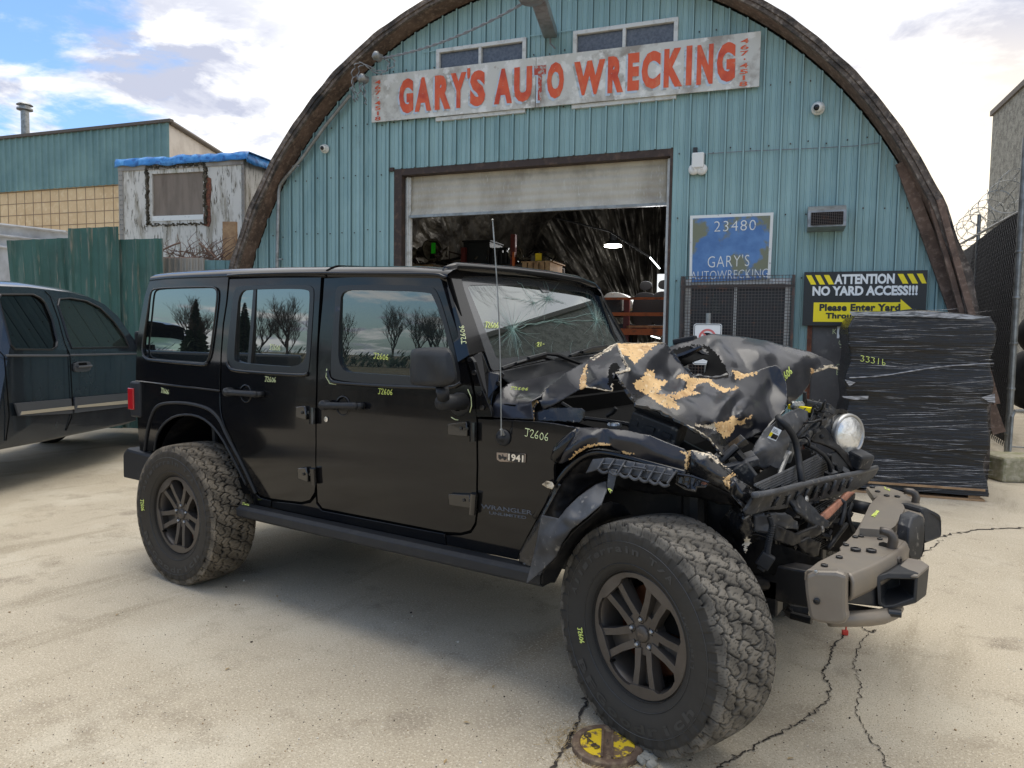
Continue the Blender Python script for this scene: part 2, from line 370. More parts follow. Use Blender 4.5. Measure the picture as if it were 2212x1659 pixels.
# handwriting
GL = {'J': [[(.1, 1), (.9, 1)], [(.55, 1), (.55, .2), (.4, 0), (.1, .1)]], '2': [[(.1, .75), (.3, 1), (.65, .95), (.7, .7), (.1, 0), (.8, .05)]],
      '6': [[(.6, 1), (.25, .6), (.1, .3), (.3, 0), (.65, .1), (.6, .45), (.2, .4)]], '0': [[(.4, .85), (.1, .5), (.2, .05), (.55, 0), (.75, .4), (.6, .8), (.4, .85)]],
      '3': [[(.1, .95), (.7, .9), (.35, .55), (.7, .35), (.45, 0), (.1, .1)]], '1': [[(.4, 1), (.4, 0)]], 'b': [[(.2, 1), (.2, 0), (.6, .05), (.65, .4), (.2, .45)]], 'i': [[(.4, .5), (.4, 0)]], '-': [[(.1, .5), (.6, .45)]]}
def scribble(name, text, o, du, dv, fmap, parent, matn='chalk', r=.0019, adv=.85):
    """o: picture point of the first letter's foot; du: picture vector of one letter width; dv: of one letter height"""
    mb = MB(); x = 0
    for ch in text:
        if ch != ' ':
            for st in GL[ch]:
                st = chaikin(st, 2, False) if len(st) > 2 else st
                pts = [fmap(o[0]+(x+a)*du[0]+b*dv[0], o[1]+(x+a)*du[1]+b*dv[1]) for a, b in st]
                mb.tube(pts, r, 4)
        x += adv
    return mb.build(name, matn, parent)
def text_geo(s, size=1.0, offset=0.0, xs=1.0, spacing=1.0, align='CENTER'):
    c = bpy.data.curves.new('t', 'FONT'); c.body = s; c.size = size; c.offset = offset; c.align_x = align; c.align_y = 'CENTER'; c.space_character = spacing; c.fill_mode = 'FRONT'; c.resolution_u = 3
    o = bpy.data.objects.new('t', c); COL.objects.link(o); dg = bpy.context.evaluated_depsgraph_get(); me = o.evaluated_get(dg).to_mesh()
    vs = [(v.co.x*xs, v.co.y) for v in me.vertices]; fs = [tuple(p.vertices) for p in me.polygons]
    o.evaluated_get(dg).to_mesh_clear(); bpy.data.objects.remove(o); bpy.data.curves.remove(c); return vs, fs
def text_fit(mb, s, f, x0, x1, y0, y1, offset=0.0, mi=0, spacing=1.0):
    """letters s filling the 2-D box, mapped to 3-D by f"""
    vs, fs = text_geo(s, 1.0, offset, 1.0, spacing); a = np.array(vs); mn = a.min(0); mx_ = a.max(0)
    q = (a-mn)/(mx_-mn); mb.add([f(x0+(x1-x0)*p[0], y0+(y1-y0)*p[1]) for p in q], fs, mi)

# ================================================================ SETTING
K.update(
 ground=mat('worn_yard_concrete', sr(184, 172, 150), .9, mix=[(sr(168, 156, 134), .35, .42, .62), (sr(194, 184, 163), 1.1, .50, .66), (sr(150, 138, 118), 4, .55, .75), (sr(128, 116, 99), 1.4, .62, .74), (sr(156, 144, 122), 3.5, .55, .70, (1, .18, 1)), (sr(208, 197, 174), 90, .52, .66), (sr(118, 108, 92), 170, .54, .66)], bump=(130, .5, .005)),
 stain=mat('dark_ground_stain', sr(84, 76, 66), .7, mix=[(sr(120, 108, 92), 8, .4, .6)]),
 gap=mat('crack_dirt', sr(52, 46, 40), .95, mix=[(sr(90, 80, 66), 30, .5, .7)]),
 field=mat('winter_field', sr(96, 84, 58), .95, mix=[(sr(70, 66, 40), .3, .4, .65), (sr(130, 112, 80), 1.5, .5, .7)]),
 teal=mat('teal_metal_siding', sr(136, 166, 165), .5, mix=[(sr(152, 182, 180), .8, .4, .7), (sr(104, 140, 143), 2.5, .55, .85, (1, 1, .25)), (sr(104, 114, 100), 1.3, .68, .84, (1, 1, .5)), (sr(138, 172, 172), 26, .55, .75, (3, 3, .2))], spec=.4),
 teal2=mat('neighbour_teal_siding', sr(112, 144, 142), .6, mix=[(sr(84, 118, 120), .6, .4, .7)]),
 oldwood=mat('weathered_wood', sr(104, 92, 82), .85, mix=[(sr(74, 66, 60), 5, .4, .6), (sr(150, 138, 126), 16, .5, .7), (sr(44, 42, 40), 3, .52, .66)], bump=(30, .6, .01)),
 brownwood=mat('brown_stained_wood', sr(112, 90, 76), .75, mix=[(sr(80, 64, 54), 4, .4, .65), (sr(146, 124, 108), 18, .5, .72)], bump=(24, .5, .008)),
 felt=mat('mossy_roof_felt', sr(66, 62, 56), .95, mix=[(sr(38, 36, 33), 5, .4, .6), (sr(126, 118, 104), 12, .55, .7)], bump=(18, .8, .02)),
 darkwood=mat('dark_door_jamb', sr(62, 50, 44), .8, mix=[(sr(100, 80, 66), 10, .5, .75)]),
 door=mat('grimy_roller_door', sr(190, 182, 164), .6, mix=[(sr(156, 146, 128), 2.5, .4, .7, (1, 1, .5)), (sr(196, 192, 178), 22, .56, .7, (2, 2, .25)), (sr(96, 88, 76), 1.2, .6, .85)]),
 whitemetal=mat('white_window_frame', sr(204, 204, 198), .5, mix=[(sr(150, 146, 136), 12, .5, .8)]),
 pane=mat('dull_window_pane', sr(70, 76, 86), .3, mix=[(sr(92, 98, 106), 30, .4, .6)]),
 cable=mat('grey_cable', sr(120, 122, 124), .5), blackcable=mat('black_cable', (.02, .02, .02), .5),
 galv=mat('galvanised_steel', sr(150, 152, 150), .4, .6, mix=[(sr(110, 110, 106), 8, .4, .7)]),
 foil=mat('dusty_foil_insulation', (.22, .205, .18), .50, .92, mix=[((.05, .045, .04), 1.5, .4, .62)], bump=(9, .6, .03)),
 signmetal=mat('weathered_sign_metal', sr(200, 198, 188), .55, mix=[(sr(150, 142, 130), 1.6, .52, .62), (sr(222, 220, 212), 5, .52, .60), (sr(128, 98, 78), 3.2, .64, .72)]),
 signred=mat('faded_red_paint', sr(214, 86, 42), .5, mix=[(sr(214, 116, 74), 7, .5, .7, (3, 3, 1)), (sr(182, 54, 28), 4, .5, .7), (sr(186, 178, 166), 18, .68, .70)]),
 signred2=mat('peeling_red_paint', sr(176, 70, 50), .6, mix=[(sr(170, 162, 152), 22, .50, .54)]),
 signblue=mat('pale_blue_letter_shade', sr(186, 198, 208), .6, mix=[(sr(160, 158, 150), 9, .52, .6)]),
 blueboard=mat('faded_blue_board', sr(74, 112, 162), .55, mix=[(sr(92, 132, 180), 4, .4, .6), (sr(118, 120, 96), 2.6, .50, .56), (sr(124, 126, 112), 7, .66, .72)]),
 whitepaint=mat('worn_white_paint', sr(222, 222, 216), .6, mix=[(sr(150, 150, 150), 14, .6, .7)]),
 signblack=mat('black_sign_face', (.012, .012, .013), .35), signyellow=mat('yellow_sign_face', sr(255, 228, 14), .4), signwhite=mat('white_sign_face', sr(236, 236, 232), .45),
 pinkred=mat('faded_red_ring', sr(214, 110, 106), .5), camwhite=mat('white_camera_shell', sr(224, 222, 214), .4), black=mat('black_gloss', (.01, .01, .01), .15),
 wiremesh=mat('dark_wire_mesh', sr(78, 70, 66), .6, mix=[(sr(120, 84, 66), 12, .55, .7)]), darkroom=mat('dim_office_window', (.02, .018, .02), .25),
 steeldoor=mat('grey_steel_door', sr(96, 94, 92), .6, mix=[(sr(74, 70, 68), 2.5, .4, .7), (sr(122, 118, 112), 9, .6, .8)]),
 brick=mat('dark_mortared_brick', sr(110, 100, 90), .9, mix=[(sr(80, 62, 54), 12, .4, .6)]),
 greenfence=mat('old_green_sheet_metal', sr(52, 92, 82), .6, mix=[(sr(40, 74, 64), 1.2, .4, .65), (sr(132, 124, 108), 4, .57, .68, (4, 4, .35)), (sr(100, 118, 108), 3, .52, .75, (3, 3, .3))]),
 greyfence=mat('weathered_corrugated_sheet', sr(158, 152, 142), .7, mix=[(sr(120, 112, 102), 3, .4, .7, (1, 1, .3))]),
 trailer=mat('mildewed_white_trailer', sr(208, 203, 192), .7, mix=[(sr(158, 150, 134), 3.0, .50, .62, (2, 2, .4)), (sr(104, 96, 80), 9, .56, .62, (3, 3, .5)), (sr(112, 118, 62), 1.1, .60, .74, (1, 1, .45))]),
 moss=mat('moss_crust', sr(64, 58, 44), .95, mix=[(sr(110, 100, 84), 12, .5, .6)], bump=(30, .8, .02)),
 plywood=mat('stained_plywood', sr(134, 120, 106), .8, mix=[(sr(106, 94, 82), 3, .4, .7, (2, 2, .4))]),
 tarp=mat('blue_tarpaulin', sr(46, 120, 184), .45, mix=[(sr(84, 152, 206), 5, .45, .62), (sr(28, 86, 146), 11, .5, .62)]),
 tanblock=mat('tan_block_wall', sr(214, 186, 144), .85, mix=[(sr(200, 170, 128), .8, .4, .7), (sr(222, 198, 158), 6, .5, .7)]), mortar=mat('block_joint', sr(140, 118, 96), .9),
 paleblock=mat('pale_block_wall', sr(196, 188, 178), .85, mix=[(sr(170, 160, 150), 1.5, .4, .7)]),
 roofedge=mat('brown_roof_edge', sr(88, 80, 72), .7), palewall=mat('dirty_white_wall', sr(186, 184, 180), .8, mix=[(sr(150, 146, 140), 2, .4, .7)]),
 concrete=mat('rough_grey_concrete', sr(136, 134, 124), .9, mix=[(sr(98, 96, 88), 5, .42, .6), (sr(164, 160, 148), 22, .5, .7)], bump=(25, .6, .02)),
 mossblock=mat('mossy_concrete_block', sr(150, 144, 122), .9, mix=[(sr(116, 116, 76), 4, .45, .65), (sr(176, 168, 148), 18, .5, .7)], bump=(30, .6, .01)),
 slat=mat('black_fence_slat', (.012, .012, .013), .55), linkwire=mat('chain_link_wire', sr(60, 60, 62), .5, .4),
 wrap=mat('black_stretch_film', (.003, .003, .004), .17, spec=.55, mix=[((.012, .012, .013), 9, .55, .75, (1, 1, 12)), ((.36, .36, .37), 13, .60, .68, (.25, .25, 9)), ((.002, .002, .002), 5, .45, .55, (.6, .6, 5), .8)], bump=(9, .5, .02, (.3, .3, 12))),  # pale streaks mixed into the colour stand in for highlights
 wrapw=mat('pale_film_and_glare', (.42, .42, .43), .25, coat=.5, mix=[((.05, .05, .055), 18, .42, .6, (.6, .6, 6))]),  # loose film, and the painted glare streaks on the wrap
 palletwood=mat('pale_pallet_wood', sr(176, 142, 104), .8, mix=[(sr(130, 98, 70), 8, .4, .7)]),
 orange=mat('orange_rack_steel', sr(196, 96, 40), .6, mix=[(sr(110, 60, 34), 7, .5, .7)]), rackred=mat('dark_red_rack_steel', sr(96, 34, 30), .6),
 greentag=mat('green_tag', sr(50, 230, 40), .6, emit=None), yellowtag=mat('yellow_tag', sr(240, 205, 30), .6),
 greaseiron=mat('greasy_cast_metal', sr(112, 104, 90), .5, .5, mix=[(sr(60, 52, 44), 12, .4, .65)]),
 lampon=mat('lit_lamp', (1, 1, .9), .5, emit=((1, .97, .82), 12)), tubeon=mat('lit_tube', (1, 1, 1), .5, emit=((.9, 1, 1), 2)), dayglow=mat('lit_back_window', (1, 1, 1), .5, emit=((.92, .97, 1), .35)),
 truckpaint=mat('dusty_blue_black_truck_paint', (.011, .016, .022), .20, coat=.6, mix=[((.024, .029, .035), 3, .45, .8)], rvar=(4, .15, .3)), trucktrim=mat('truck_grey_moulding', (.06, .065, .075), .5), beige=mat('beige_trim_strip', sr(168, 160, 142), .45),
 bark=mat('grey_bark', sr(62, 54, 48), .9), twig=mat('dry_brown_twig', sr(112, 88, 74), .85), needle=mat('dark_conifer_needles', (.02, .04, .018), .8), straw=mat('dry_straw', sr(160, 138, 98), .9),
 lidiron=mat('rusted_iron_lid', sr(112, 92, 74), .75, mix=[(sr(82, 64, 52), 9, .4, .65), (sr(146, 128, 100), 26, .5, .7)], bump=(60, .6, .004)), lidyellow=mat('chipped_yellow_paint', sr(222, 190, 40), .6, mix=[(sr(112, 92, 70), 24, .50, .56)], bump=(60, .5, .003)), lidletter=mat('dark_raised_letters', sr(70, 60, 50), .7),
)
# ---- ground and cracks
g = MB(); g.add([(-300, -26, 0), (300, -26, 0), (300, 500, 0), (-300, 500, 0)], [(0, 1, 2, 3)]); tag(g.build('ground', 'ground'), kind='structure')
g = MB(); g.add([(-600, -900, -.02), (600, -900, -.02), (600, -26, -.02), (-600, -26, -.02)], [(0, 1, 2, 3)]); tag(g.build('field', 'field'), kind='structure')
cr = MB()
def crackline(pts, wmm, amp=.012, n=14):
    P = [PZ(u, v, .004) for u, v in pts]; Q = []
    for a, b in zip(P[:-1], P[1:]):
        for t in range(n): Q.append(a+(b-a)*t/n+np.array([rng.normal()*amp, rng.normal()*amp, 0]))
    Q.append(P[-1]); vs = []; fs = []
    for i, q in enumerate(Q):
        d = Q[min(i+1, len(Q)-1)]-Q[max(i-1, 0)]; d = d/(np.linalg.norm(d)+1e-9); nn = np.array([-d[1], d[0], 0])*wmm*(.25+rng.random()*1.0)
        vs += [q+nn, q-nn]
        if i: fs.append((2*i-2, 2*i-1, 2*i+1, 2*i))
    cr.add(vs, fs)
crackline([(1829, 1365), (1800, 1400), (1790, 1430), (1776, 1452), (1795, 1482), (1790, 1510), (1750, 1545), (1700, 1575), (1640, 1605), (1590, 1635), (1540, 1665)], .0042, .006)
crackline([(1885, 1358), (1852, 1400), (1845, 1440), (1860, 1480), (1850, 1530), (1870, 1580), (1900, 1620), (1925, 1665)], .0026, .007)
crackline([(2030, 1160), (2100, 1145), (2230, 1138)], .010, .012); crackline([(2040, 1165), (1990, 1195), (2000, 1240)], .006, .015)
crackline([(1192, 1665), (1230, 1592), (1247, 1562), (1267, 1505)], .009, .006)
crackline([(1860, 1352), (1880, 1365), (1893, 1360)], .004, .006)
tag(cr.build('pavement_crack', 'gap'), kind='structure')

# ---- arched workshop
EA, EB, EC, EZ = 4.92, 5.58, -2.149, .414
def arch(s, a=EA, b=EB):
    q = 1-((s-EC)/a)**2
    return EZ+b*math.sqrt(q) if q > 0 else 0
DL, DR_ = FU(852, 365)[0], FU(1455, 320)[0]; DT = FU(1455, 320)[1]
PL_, PR = FU(1742, 760)[0], FU(1742, 760)[0]+.92; PT = FU(1760, 703)[1]+.25
WIN = []
for (a, b, c, d) in ((945, 105, 1136, 252), (1240, 62, 1461, 226)):   # top-left, bottom-right of the upper windows
    s0, z0 = FU(a, b+4); s1, z1 = FU(c, d); WIN.append([s0, s1, min(z0, z1), max(z0, z1)])
WIN[0][3] = FU(945, 109)[1]; WIN[0][2] = FU(945, 264)[1]; WIN[1][3] = FU(1240, 70)[1]; WIN[1][2] = FU(1240, 237)[1]
OW = (FU(1480, 680)[0], FU(1706, 680)[0], FU(1480, 800)[1]-.15, FU(1480, 605)[1])
shop = empty('arched_workshop', FS(EC, 0), 'teal ribbed metal arched workshop with weathered wooden arch rim and half raised roller door', 'workshop')
opens = [(DL, DR_, 0, DT), (PL_, PR, 0, PT), (OW[0], OW[1], OW[2], OW[3])]+[(x[0], x[1], x[2], x[3]) for x in WIN]
S0, S1 = EC-EA, EC+EA; brk = set([S0, S1])
for o_ in opens: brk |= {o_[0], o_[1]}
pitch = .205; k = 0; s = S0+.03
prof = []
while s < S1:
    for ds, h in ((0, .0), (.006, .036), (.024, .036), (.030, 0), (.078, 0), (.083, .010), (.093, .010), (.098, 0), (.142, 0), (.147, .010), (.157, .010), (.162, 0)): prof.append((s+ds, h))
    s += pitch
prof = [p for p in prof if S0 < p[0] < S1]; ps = np.array([S0]+[p[0] for p in prof]+[S1]); ph = np.array([0]+[p[1] for p in prof]+[0])
allS = sorted(set(ps.tolist()) | brk)
wl = MB(); SEAM = FU(1150, 237)[1]+1.42
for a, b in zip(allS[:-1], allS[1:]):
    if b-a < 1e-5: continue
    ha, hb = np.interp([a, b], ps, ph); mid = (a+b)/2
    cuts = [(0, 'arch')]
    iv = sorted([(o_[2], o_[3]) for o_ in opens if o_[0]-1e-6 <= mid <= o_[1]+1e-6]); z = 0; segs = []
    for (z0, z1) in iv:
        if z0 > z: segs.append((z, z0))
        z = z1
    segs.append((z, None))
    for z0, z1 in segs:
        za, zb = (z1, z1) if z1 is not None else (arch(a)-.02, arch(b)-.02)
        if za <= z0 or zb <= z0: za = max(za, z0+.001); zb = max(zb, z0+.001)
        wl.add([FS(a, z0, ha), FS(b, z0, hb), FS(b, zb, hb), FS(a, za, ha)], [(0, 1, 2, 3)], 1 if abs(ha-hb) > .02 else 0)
wl.build('siding', ['teal', mat('teal_rib_shade', sr(90, 116, 118), .6)], shop)  # second material darkens the rib sides: shade put into the colour
sw = MB()                                           # screws
for s_ in np.arange(S0+.1, S1, pitch):
    for zr in (1.4, 2.2, 2.95, 3.72, 4.42, 5.1):
        z_ = zr+rng.normal()*.015
        if z_ < arch(s_)-.2 and not any(o_[0]-.03 < s_ < o_[1]+.03 and o_[2]-.03 < z_ < o_[3]+.03 for o_ in opens):
            c = FS(s_+.02+rng.normal()*.01, z_, .012 if rng.random() < .5 else .024); sw.box(c, (.014, .012, .014), Matrix.Rotation(TH, 3, 'Z'))
tag(sw.build('siding_screws', 'darkwood', shop), kind='stuff')
sm = MB()                                          # sheet overlaps
sm.box(FS((WIN[0][1]+WIN[1][0])/2, WIN[0][3]+.01, .026), (WIN[1][0]-WIN[0][1], .006, .012), Matrix.Rotation(TH, 3, 'Z'))
a_ = FU(1005, 316)[0]; sm.box(FS(WIN[0][0]-.12, WIN[0][3]-.01, .026), (.2, .006, .012), Matrix.Rotation(TH, 3, 'Z')); sm.build('sheet_joint', 'teal', shop)
OVH, EA2, EB2 = .30, 5.045, 5.685
th = np.linspace(-.12, math.pi+.12, 161)
def ring(a, b, off, jit=0):
    out_ = []
    for i, t in enumerate(th):
        j = 1+jit*mnoise.noise(Vector((t*14, a, off*3)))
        out_.append(FS(EC+a*j*math.cos(t), EZ+b*j*math.sin(t), off))
    return out_
def band(mb, rings, mi=0):
    n = len(rings[0]); vs = [p for r_ in rings for p in r_]
    mb.add(vs, [(k*n+i, k*n+i+1, (k+1)*n+i+1, (k+1)*n+i) for k in range(len(rings)-1) for i in range(n-1)], mi)
rf = MB(); band(rf, [ring(EA2+.01, EB2+.01, OVH+.03, .004), ring(EA2+.02, EB2+.02, OVH, .004), ring(EA2+.02, EB2+.02, -1.0, .004), ring(EA2+.03, EB2+.03, -18.0)]); rf.build('roof', 'felt', shop)
tr = MB(); band(tr, [ring(EA+.01, EB+.01, 0), ring(EA+.02, EB+.02, OVH-.05, .002)]); tr.build('soffit', 'brownwood', shop)
tr = MB()
band(tr, [ring(EA+.02, EB+.02, OVH-.05, .002), ring(EA+.02, EB+.02, OVH, .003), ring(EA+.065, EB+.058, OVH, .003), ring(EA+.066, EB+.059, OVH-.03, .003)])
band(tr, [ring(EA+.066, EB+.059, OVH-.03, .003), ring(EA+.07, EB+.063, OVH+.02, .004), ring(EA2-.015, EB2-.02, OVH+.02, .006), ring(EA2+.01, EB2+.01, OVH+.03, .006)])
tr.build('arch_rim', 'oldwood', shop)
# slanting old planks at the right foot of the arch
pk = MB()
for (u0, v0, u1, v1, wd, off) in ((1948, 350, 2058, 655, .12, .10), (2030, 430, 2095, 662, .06, .34), (2010, 430, 2075, 662, .05, .28)):
    A = FU(u0, v0, off); B = FU(u1, v1, off); d = np.array([B[0]-A[0], B[1]-A[1]]); L = np.linalg.norm(d); B = (B[0]+d[0]*.9, B[1]+d[1]*.9); d = d/L; n2 = np.array([-d[1], d[0]])*wd/2
    out2 = [(A[0]+n2[0], A[1]+n2[1]), (A[0]-n2[0], A[1]-n2[1]), (B[0]-n2[0], B[1]-n2[1]), (B[0]+n2[0], B[1]+n2[1])]
    pk.prism(out2, [], lambda x, y: FS(x, y, off), lambda x, y: FS(x, y, off-.05))
pk.build('rim_plank', 'brownwood', shop)
# door frame, tracks and roller door
RZ = Matrix.Rotation(TH, 3, 'Z')
def fbox(mb, s0, s1, z0, z1, o0, o1, mi=0):
    return mb.box(FS((s0+s1)/2, (z0+z1)/2, (o0+o1)/2), (abs(s1-s0), abs(o1-o0), abs(z1-z0)), RZ, mi)
jb = MB(); fbox(jb, DL+.002, DL+.12, 0, DT-.002, -.25, .01); fbox(jb, DL+.12, DR_-.002, DT-.09, DT-.002, -.30, .008); fbox(jb, DR_-.035, DR_-.002, 0, DT-.09, -.1, .01); fbox(jb, DL-.06, DL+.002, DT-.03, DT+.02, .0, .035); jb.build('door_jamb', 'darkwood', shop)
tk = MB(); fbox(tk, DL+.122, DL+.20, 0, DT-.1, -.16, -.10); fbox(tk, DL+.16, DL+.175, 0, DT-.1, -.101, -.07); tk.build('door_track', 'whitemetal', shop, bev=.004)
tk = MB(); fbox(tk, DR_-.075, DR_-.037, 0, DT-.1, -.16, -.06); tk.build('door_track', 'whitemetal', shop, bev=.004)
CB = FU(878, 468, -.12)[1]; rd = MB(); vs = []; fs = []; ns, nz = 60, 40
for j in range(nz+1):
    for i in range(ns+1):
        s_ = DL+.20+(DR_-.075-DL-.20)*i/ns; z_ = CB+(DT+.05-CB)*j/nz
        o_ = -.13+.012*abs(math.sin(j/nz*math.pi*7))-(.03*(j/nz)**3)+.01*mnoise.noise(Vector((s_, z_*2, 0)))
        if j < 4: o_ += .05*(1-j/4)
        vs.append(FS(s_, z_, o_))
for j in range(nz):
    for i in range(ns): a_ = j*(ns+1)+i; fs.append((a_, a_+1, a_+ns+2, a_+ns+1))
rd.add(vs, fs); o_ = rd.build('roller_door', 'door', shop, smooth=True)
o_.modifiers.new('t', 'SOLIDIFY').thickness = .02
sl_ = MB(); fbox(sl_, DL+.2, DR_-.075, CB-.03, CB+.005, -.12, -.06); sl_.build('door_bottom_rail', 'galv', o_)
# upper windows
for k, (s0, s1, z0, z1) in enumerate(WIN):
    fr = MB(); t_ = .05
    for a in ((s0, s1, z0, z0+t_), (s0, s1, z1-t_, z1), (s0, s0+t_, z0+t_, z1-t_), (s1-t_, s1, z0+t_, z1-t_), ((s0+s1)/2-.02, (s0+s1)/2+.02, z0+t_, z1-t_)): fbox(fr, *a, -.03, .045)
    wf = fr.build('upper_window', 'whitemetal', shop, bev=.004)
    pn = MB(); fbox(pn, s0+t_, s1-t_, z0+t_, z1-t_, -.02, .0); pn.build('pane', 'pane', wf)
# office window and steel door
fr = MB(); s0, s1, z0, z1 = OW; t_ = .06
for a in ((s0, s1, z0, z0+t_), (s0, s1, z1-t_, z1), (s0, s0+t_, z0+t_, z1-t_), (s1-t_, s1, z0+t_, z1-t_)): fbox(fr, *a, -.04, .035)
wf = fr.build('office_window', 'whitemetal', shop, bev=.004)
fr = MB(); fbox(fr, (s0+s1)/2-.03, (s0+s1)/2, z0+t_, z1-t_, -.03, .01); fr.build('window_bar', 'whitemetal', wf)
pn = MB(); fbox(pn, s0+t_, s1-t_, z0+t_, z1-t_, -.04, -.02); pn.build('pane', 'darkroom', wf)
fr = MB(); A = FU(*T('d', [(380, 535)])[0], -.015); B = FU(*T('d', [(365, 660)])[0], -.015); C_ = FU(*T('d', [(430, 662)])[0], -.015)
fr.add([FS(A[0], A[1], -.012), FS(B[0], B[1], -.012), FS(C_[0], C_[1], -.012)], [(0, 1, 2)]); fr.build('hanging_bag', 'black', wf)
pd = MB(); fbox(pd, PL_+.05, PR-.04, .02, PT-.03, -.05, -.01); pdo = pd.build('steel_door', 'steeldoor', shop, bev=.004)
fr = MB(); fbox(fr, PL_, PL_+.05, 0, PT, -.06, .015); fbox(fr, PR-.04, PR, 0, PT, -.06, .015); fbox(fr, PL_+.05, PR-.04, PT-.03, PT, -.06, .015); fr.build('door_frame', 'rust', shop)
nt_ = MB(); a = FU(1811, 705, .0); b = FU(1830, 731, .0); fbox(nt_, a[0]-.01, a[0]+.13, b[1], a[1], -.009, -.004); nt_.build('door_notice', 'signwhite', pdo)
nt_ = MB()
def fmap(off): return lambda x, y: FS(x, y, off)
text_fit(nt_, 'O', fmap(-.002), a[0]+.01, a[0]+.05, b[1]+.03, b[1]+.09, .01); nt_.build('notice_letter', 'black', pdo)
nt_ = MB()
for ch, (uu, vv), h_ in (('K', (1803, 716), .06), ('O', (1816, 740), .055), ('T', (1818, 755), .05), ('O', (1811, 791), .05), ('B', (1811, 804), .06)):
    q = FU(uu, vv, -.005); text_fit(nt_, ch, fmap(-.005), q[0]-.02, q[0]+.02, q[1]-h_/2, q[1]+h_/2, -.01)
nt_.build('chalk_letters', 'chalkp', pdo)
bw = MB(); fbox(bw, PL_-.12, PL_-.002, .0, .72, 0, .03); fbox(bw, S0+.6, DL-.07, 0, .35, 0, .04); bw.build('brick_base', 'brick', shop)
# interior: floor slab shows the same ground; crinkled foil lining, back wall
vs = []; fs = []; nu, nv = 300, 110
for j in range(nv+1):
    off = -.35-(10.0)*(j/nv)
    for i in range(nu+1):
        t = math.pi*i/nu; s_ = EC+(EA-.12)*math.cos(t); z_ = EZ+(EB-.12)*math.sin(t)
        q = Vector((s_*1.3, z_*1.3, off*.7)); h = abs(mnoise.noise(q*.9))*.18+abs(mnoise.noise(Vector((t*16+off*1.1, off*.9, 3))))*.16+abs(mnoise.noise(Vector((t*44+off*3.1, off*1.6, 8))))*.07
        h += .14*abs(math.sin(off*1.6))
        vs.append(FS(s_-h*math.cos(t), z_-h*math.sin(t), off))
for j in range(nv):
    for i in range(nu): a_ = j*(nu+1)+i; fs.append((a_, a_+1, a_+nu+2, a_+nu+1))
link('foil_lining', vs, fs, 'foil', shop)
vs = []; fs = []; nu, nv = 360, 40
for j in range(nv+1):
    r9 = 1-.98*j/nv
    for i in range(nu+1):
        t = math.pi*i/nu; h = abs(mnoise.noise(Vector((t*11, r9*1.6, 5))))*.6+abs(mnoise.noise(Vector((t*24, r9*5, 9))))*.16; vs.append(FS(EC+(EA-.1)*math.cos(t)*r9, EZ+(EB-.1)*math.sin(t)*r9, -10.1+h*(.3+r9)))
for j in range(nv):
    for i in range(nu): a_ = j*(nu+1)+i; fs.append((a_, a_+1, a_+nu+2, a_+nu+1))
link('back_lining', vs, fs, 'foil', shop)
bk = MB(); fbox(bk, S0+.1, S1-.1, 0, 1.3, -10.3, -9.7); bk.build('back_wall', 'darkwood', shop)
sd_ = MB()
for sgn in (-1, 1):
    s_ = EC+sgn*(EA-.05); fbox(sd_, s_-.03, s_+.03, -.0, .55, -18, -.02)
sd_.build('side_wall', 'teal2', shop)
bwin = MB(); a = FU(1420, 592, -9.0); b = FU(1440, 660, -9.0); fbox(bwin, a[0], a[0]+.6, b[1], a[1], -9.05, -9.0); bwin.build('back_window', 'dayglow', shop)

# ---- signs
def fquad(pts, off): return [FU(u, v, off) for u, v in pts]
sq = fquad([(803, 265), (1640, 187), (1644, 68), (804, 165)], .06); sA = (sq[0][0]+sq[3][0])/2; sB = (sq[1][0]+sq[2][0])/2; z0_ = (sq[0][1]+sq[1][1])/2; z1_ = (sq[2][1]+sq[3][1])/2
dz0 = (sq[1][1]-sq[0][1])/(sB-sA)
def sg(off): return lambda x, y: FS(sA+(sB-sA)*x, (sq[0][1]*(1-x)+sq[1][1]*x)*(1-y)+(sq[3][1]*(1-x)+sq[2][1]*x)*y, off)
sign = empty('shop_sign', sg(.05)(.5, .5), "long weathered white metal sign over the roller door reading GARY'S AUTO WRECKING in red", 'sign')
b_ = MB(); b_.prism([(0, 0), (.47, 0), (.47, 1), (0, 1)], [], sg(.07), sg(.05)); b_.prism([(.4715, -.004), (1, 0), (1, 1), (.4715, .996)], [], sg(.073), sg(.052)); b_.build('sign_board', 'signmetal', sign)
rl = MB(); rs = MB(); off_ = .0
def px2sg(u, v):
    q = FU(u, v, .075); x = (q[0]-sA)/(sB-sA); zb = sq[0][1]*(1-x)+sq[1][1]*x; zt = sq[3][1]*(1-x)+sq[2][1]*x; return x, (q[1]-zb)/(zt-zb)
# letters: text, then x range and y range on the board
LET = [('G', (862, 249, 893, 168)), ('A', (896, 242, 932, 165)), ('R', (939, 238, 974, 160)), ('Y', (973, 235, 1008, 155)), ("'", (1009, 170, 1016, 147)), ('S', (1015, 231, 1049, 150)),
       ('A', (1067, 226, 1107, 146)), ('U', (1110, 222, 1150, 142)), ('T', (1153, 219, 1180, 140)), ('O', (1181, 215, 1219, 132)),
       ('W', (1239, 208, 1308, 127)), ('R', (1312, 202, 1348, 119)), ('E', (1355, 197, 1382, 113)), ('C', (1385, 194, 1428, 108)), ('K', (1433, 190, 1476, 102)), ('I', (1481, 185, 1496, 98)), ('N', (1504, 184, 1542, 94)), ('G', (1547, 179, 1590, 89))]
rp = MB()
for ch, (u0, v0, u1, v1) in LET:
    x0, y0 = px2sg(u0, v0); x1, y1 = px2sg(u1, v1)
    y0_, y1_ = (y0, y1) if ch == "'" else (max(y0, .12), min(y1, .90))
    text_fit(rs, ch, sg(.0755), x0-.0052, x1-.0040, y0_-.045, y1_-.03, .055)
    text_fit(rp if ch in 'T' else rl, ch, sg(.078), x0, x1, y0_, y1_, .062)
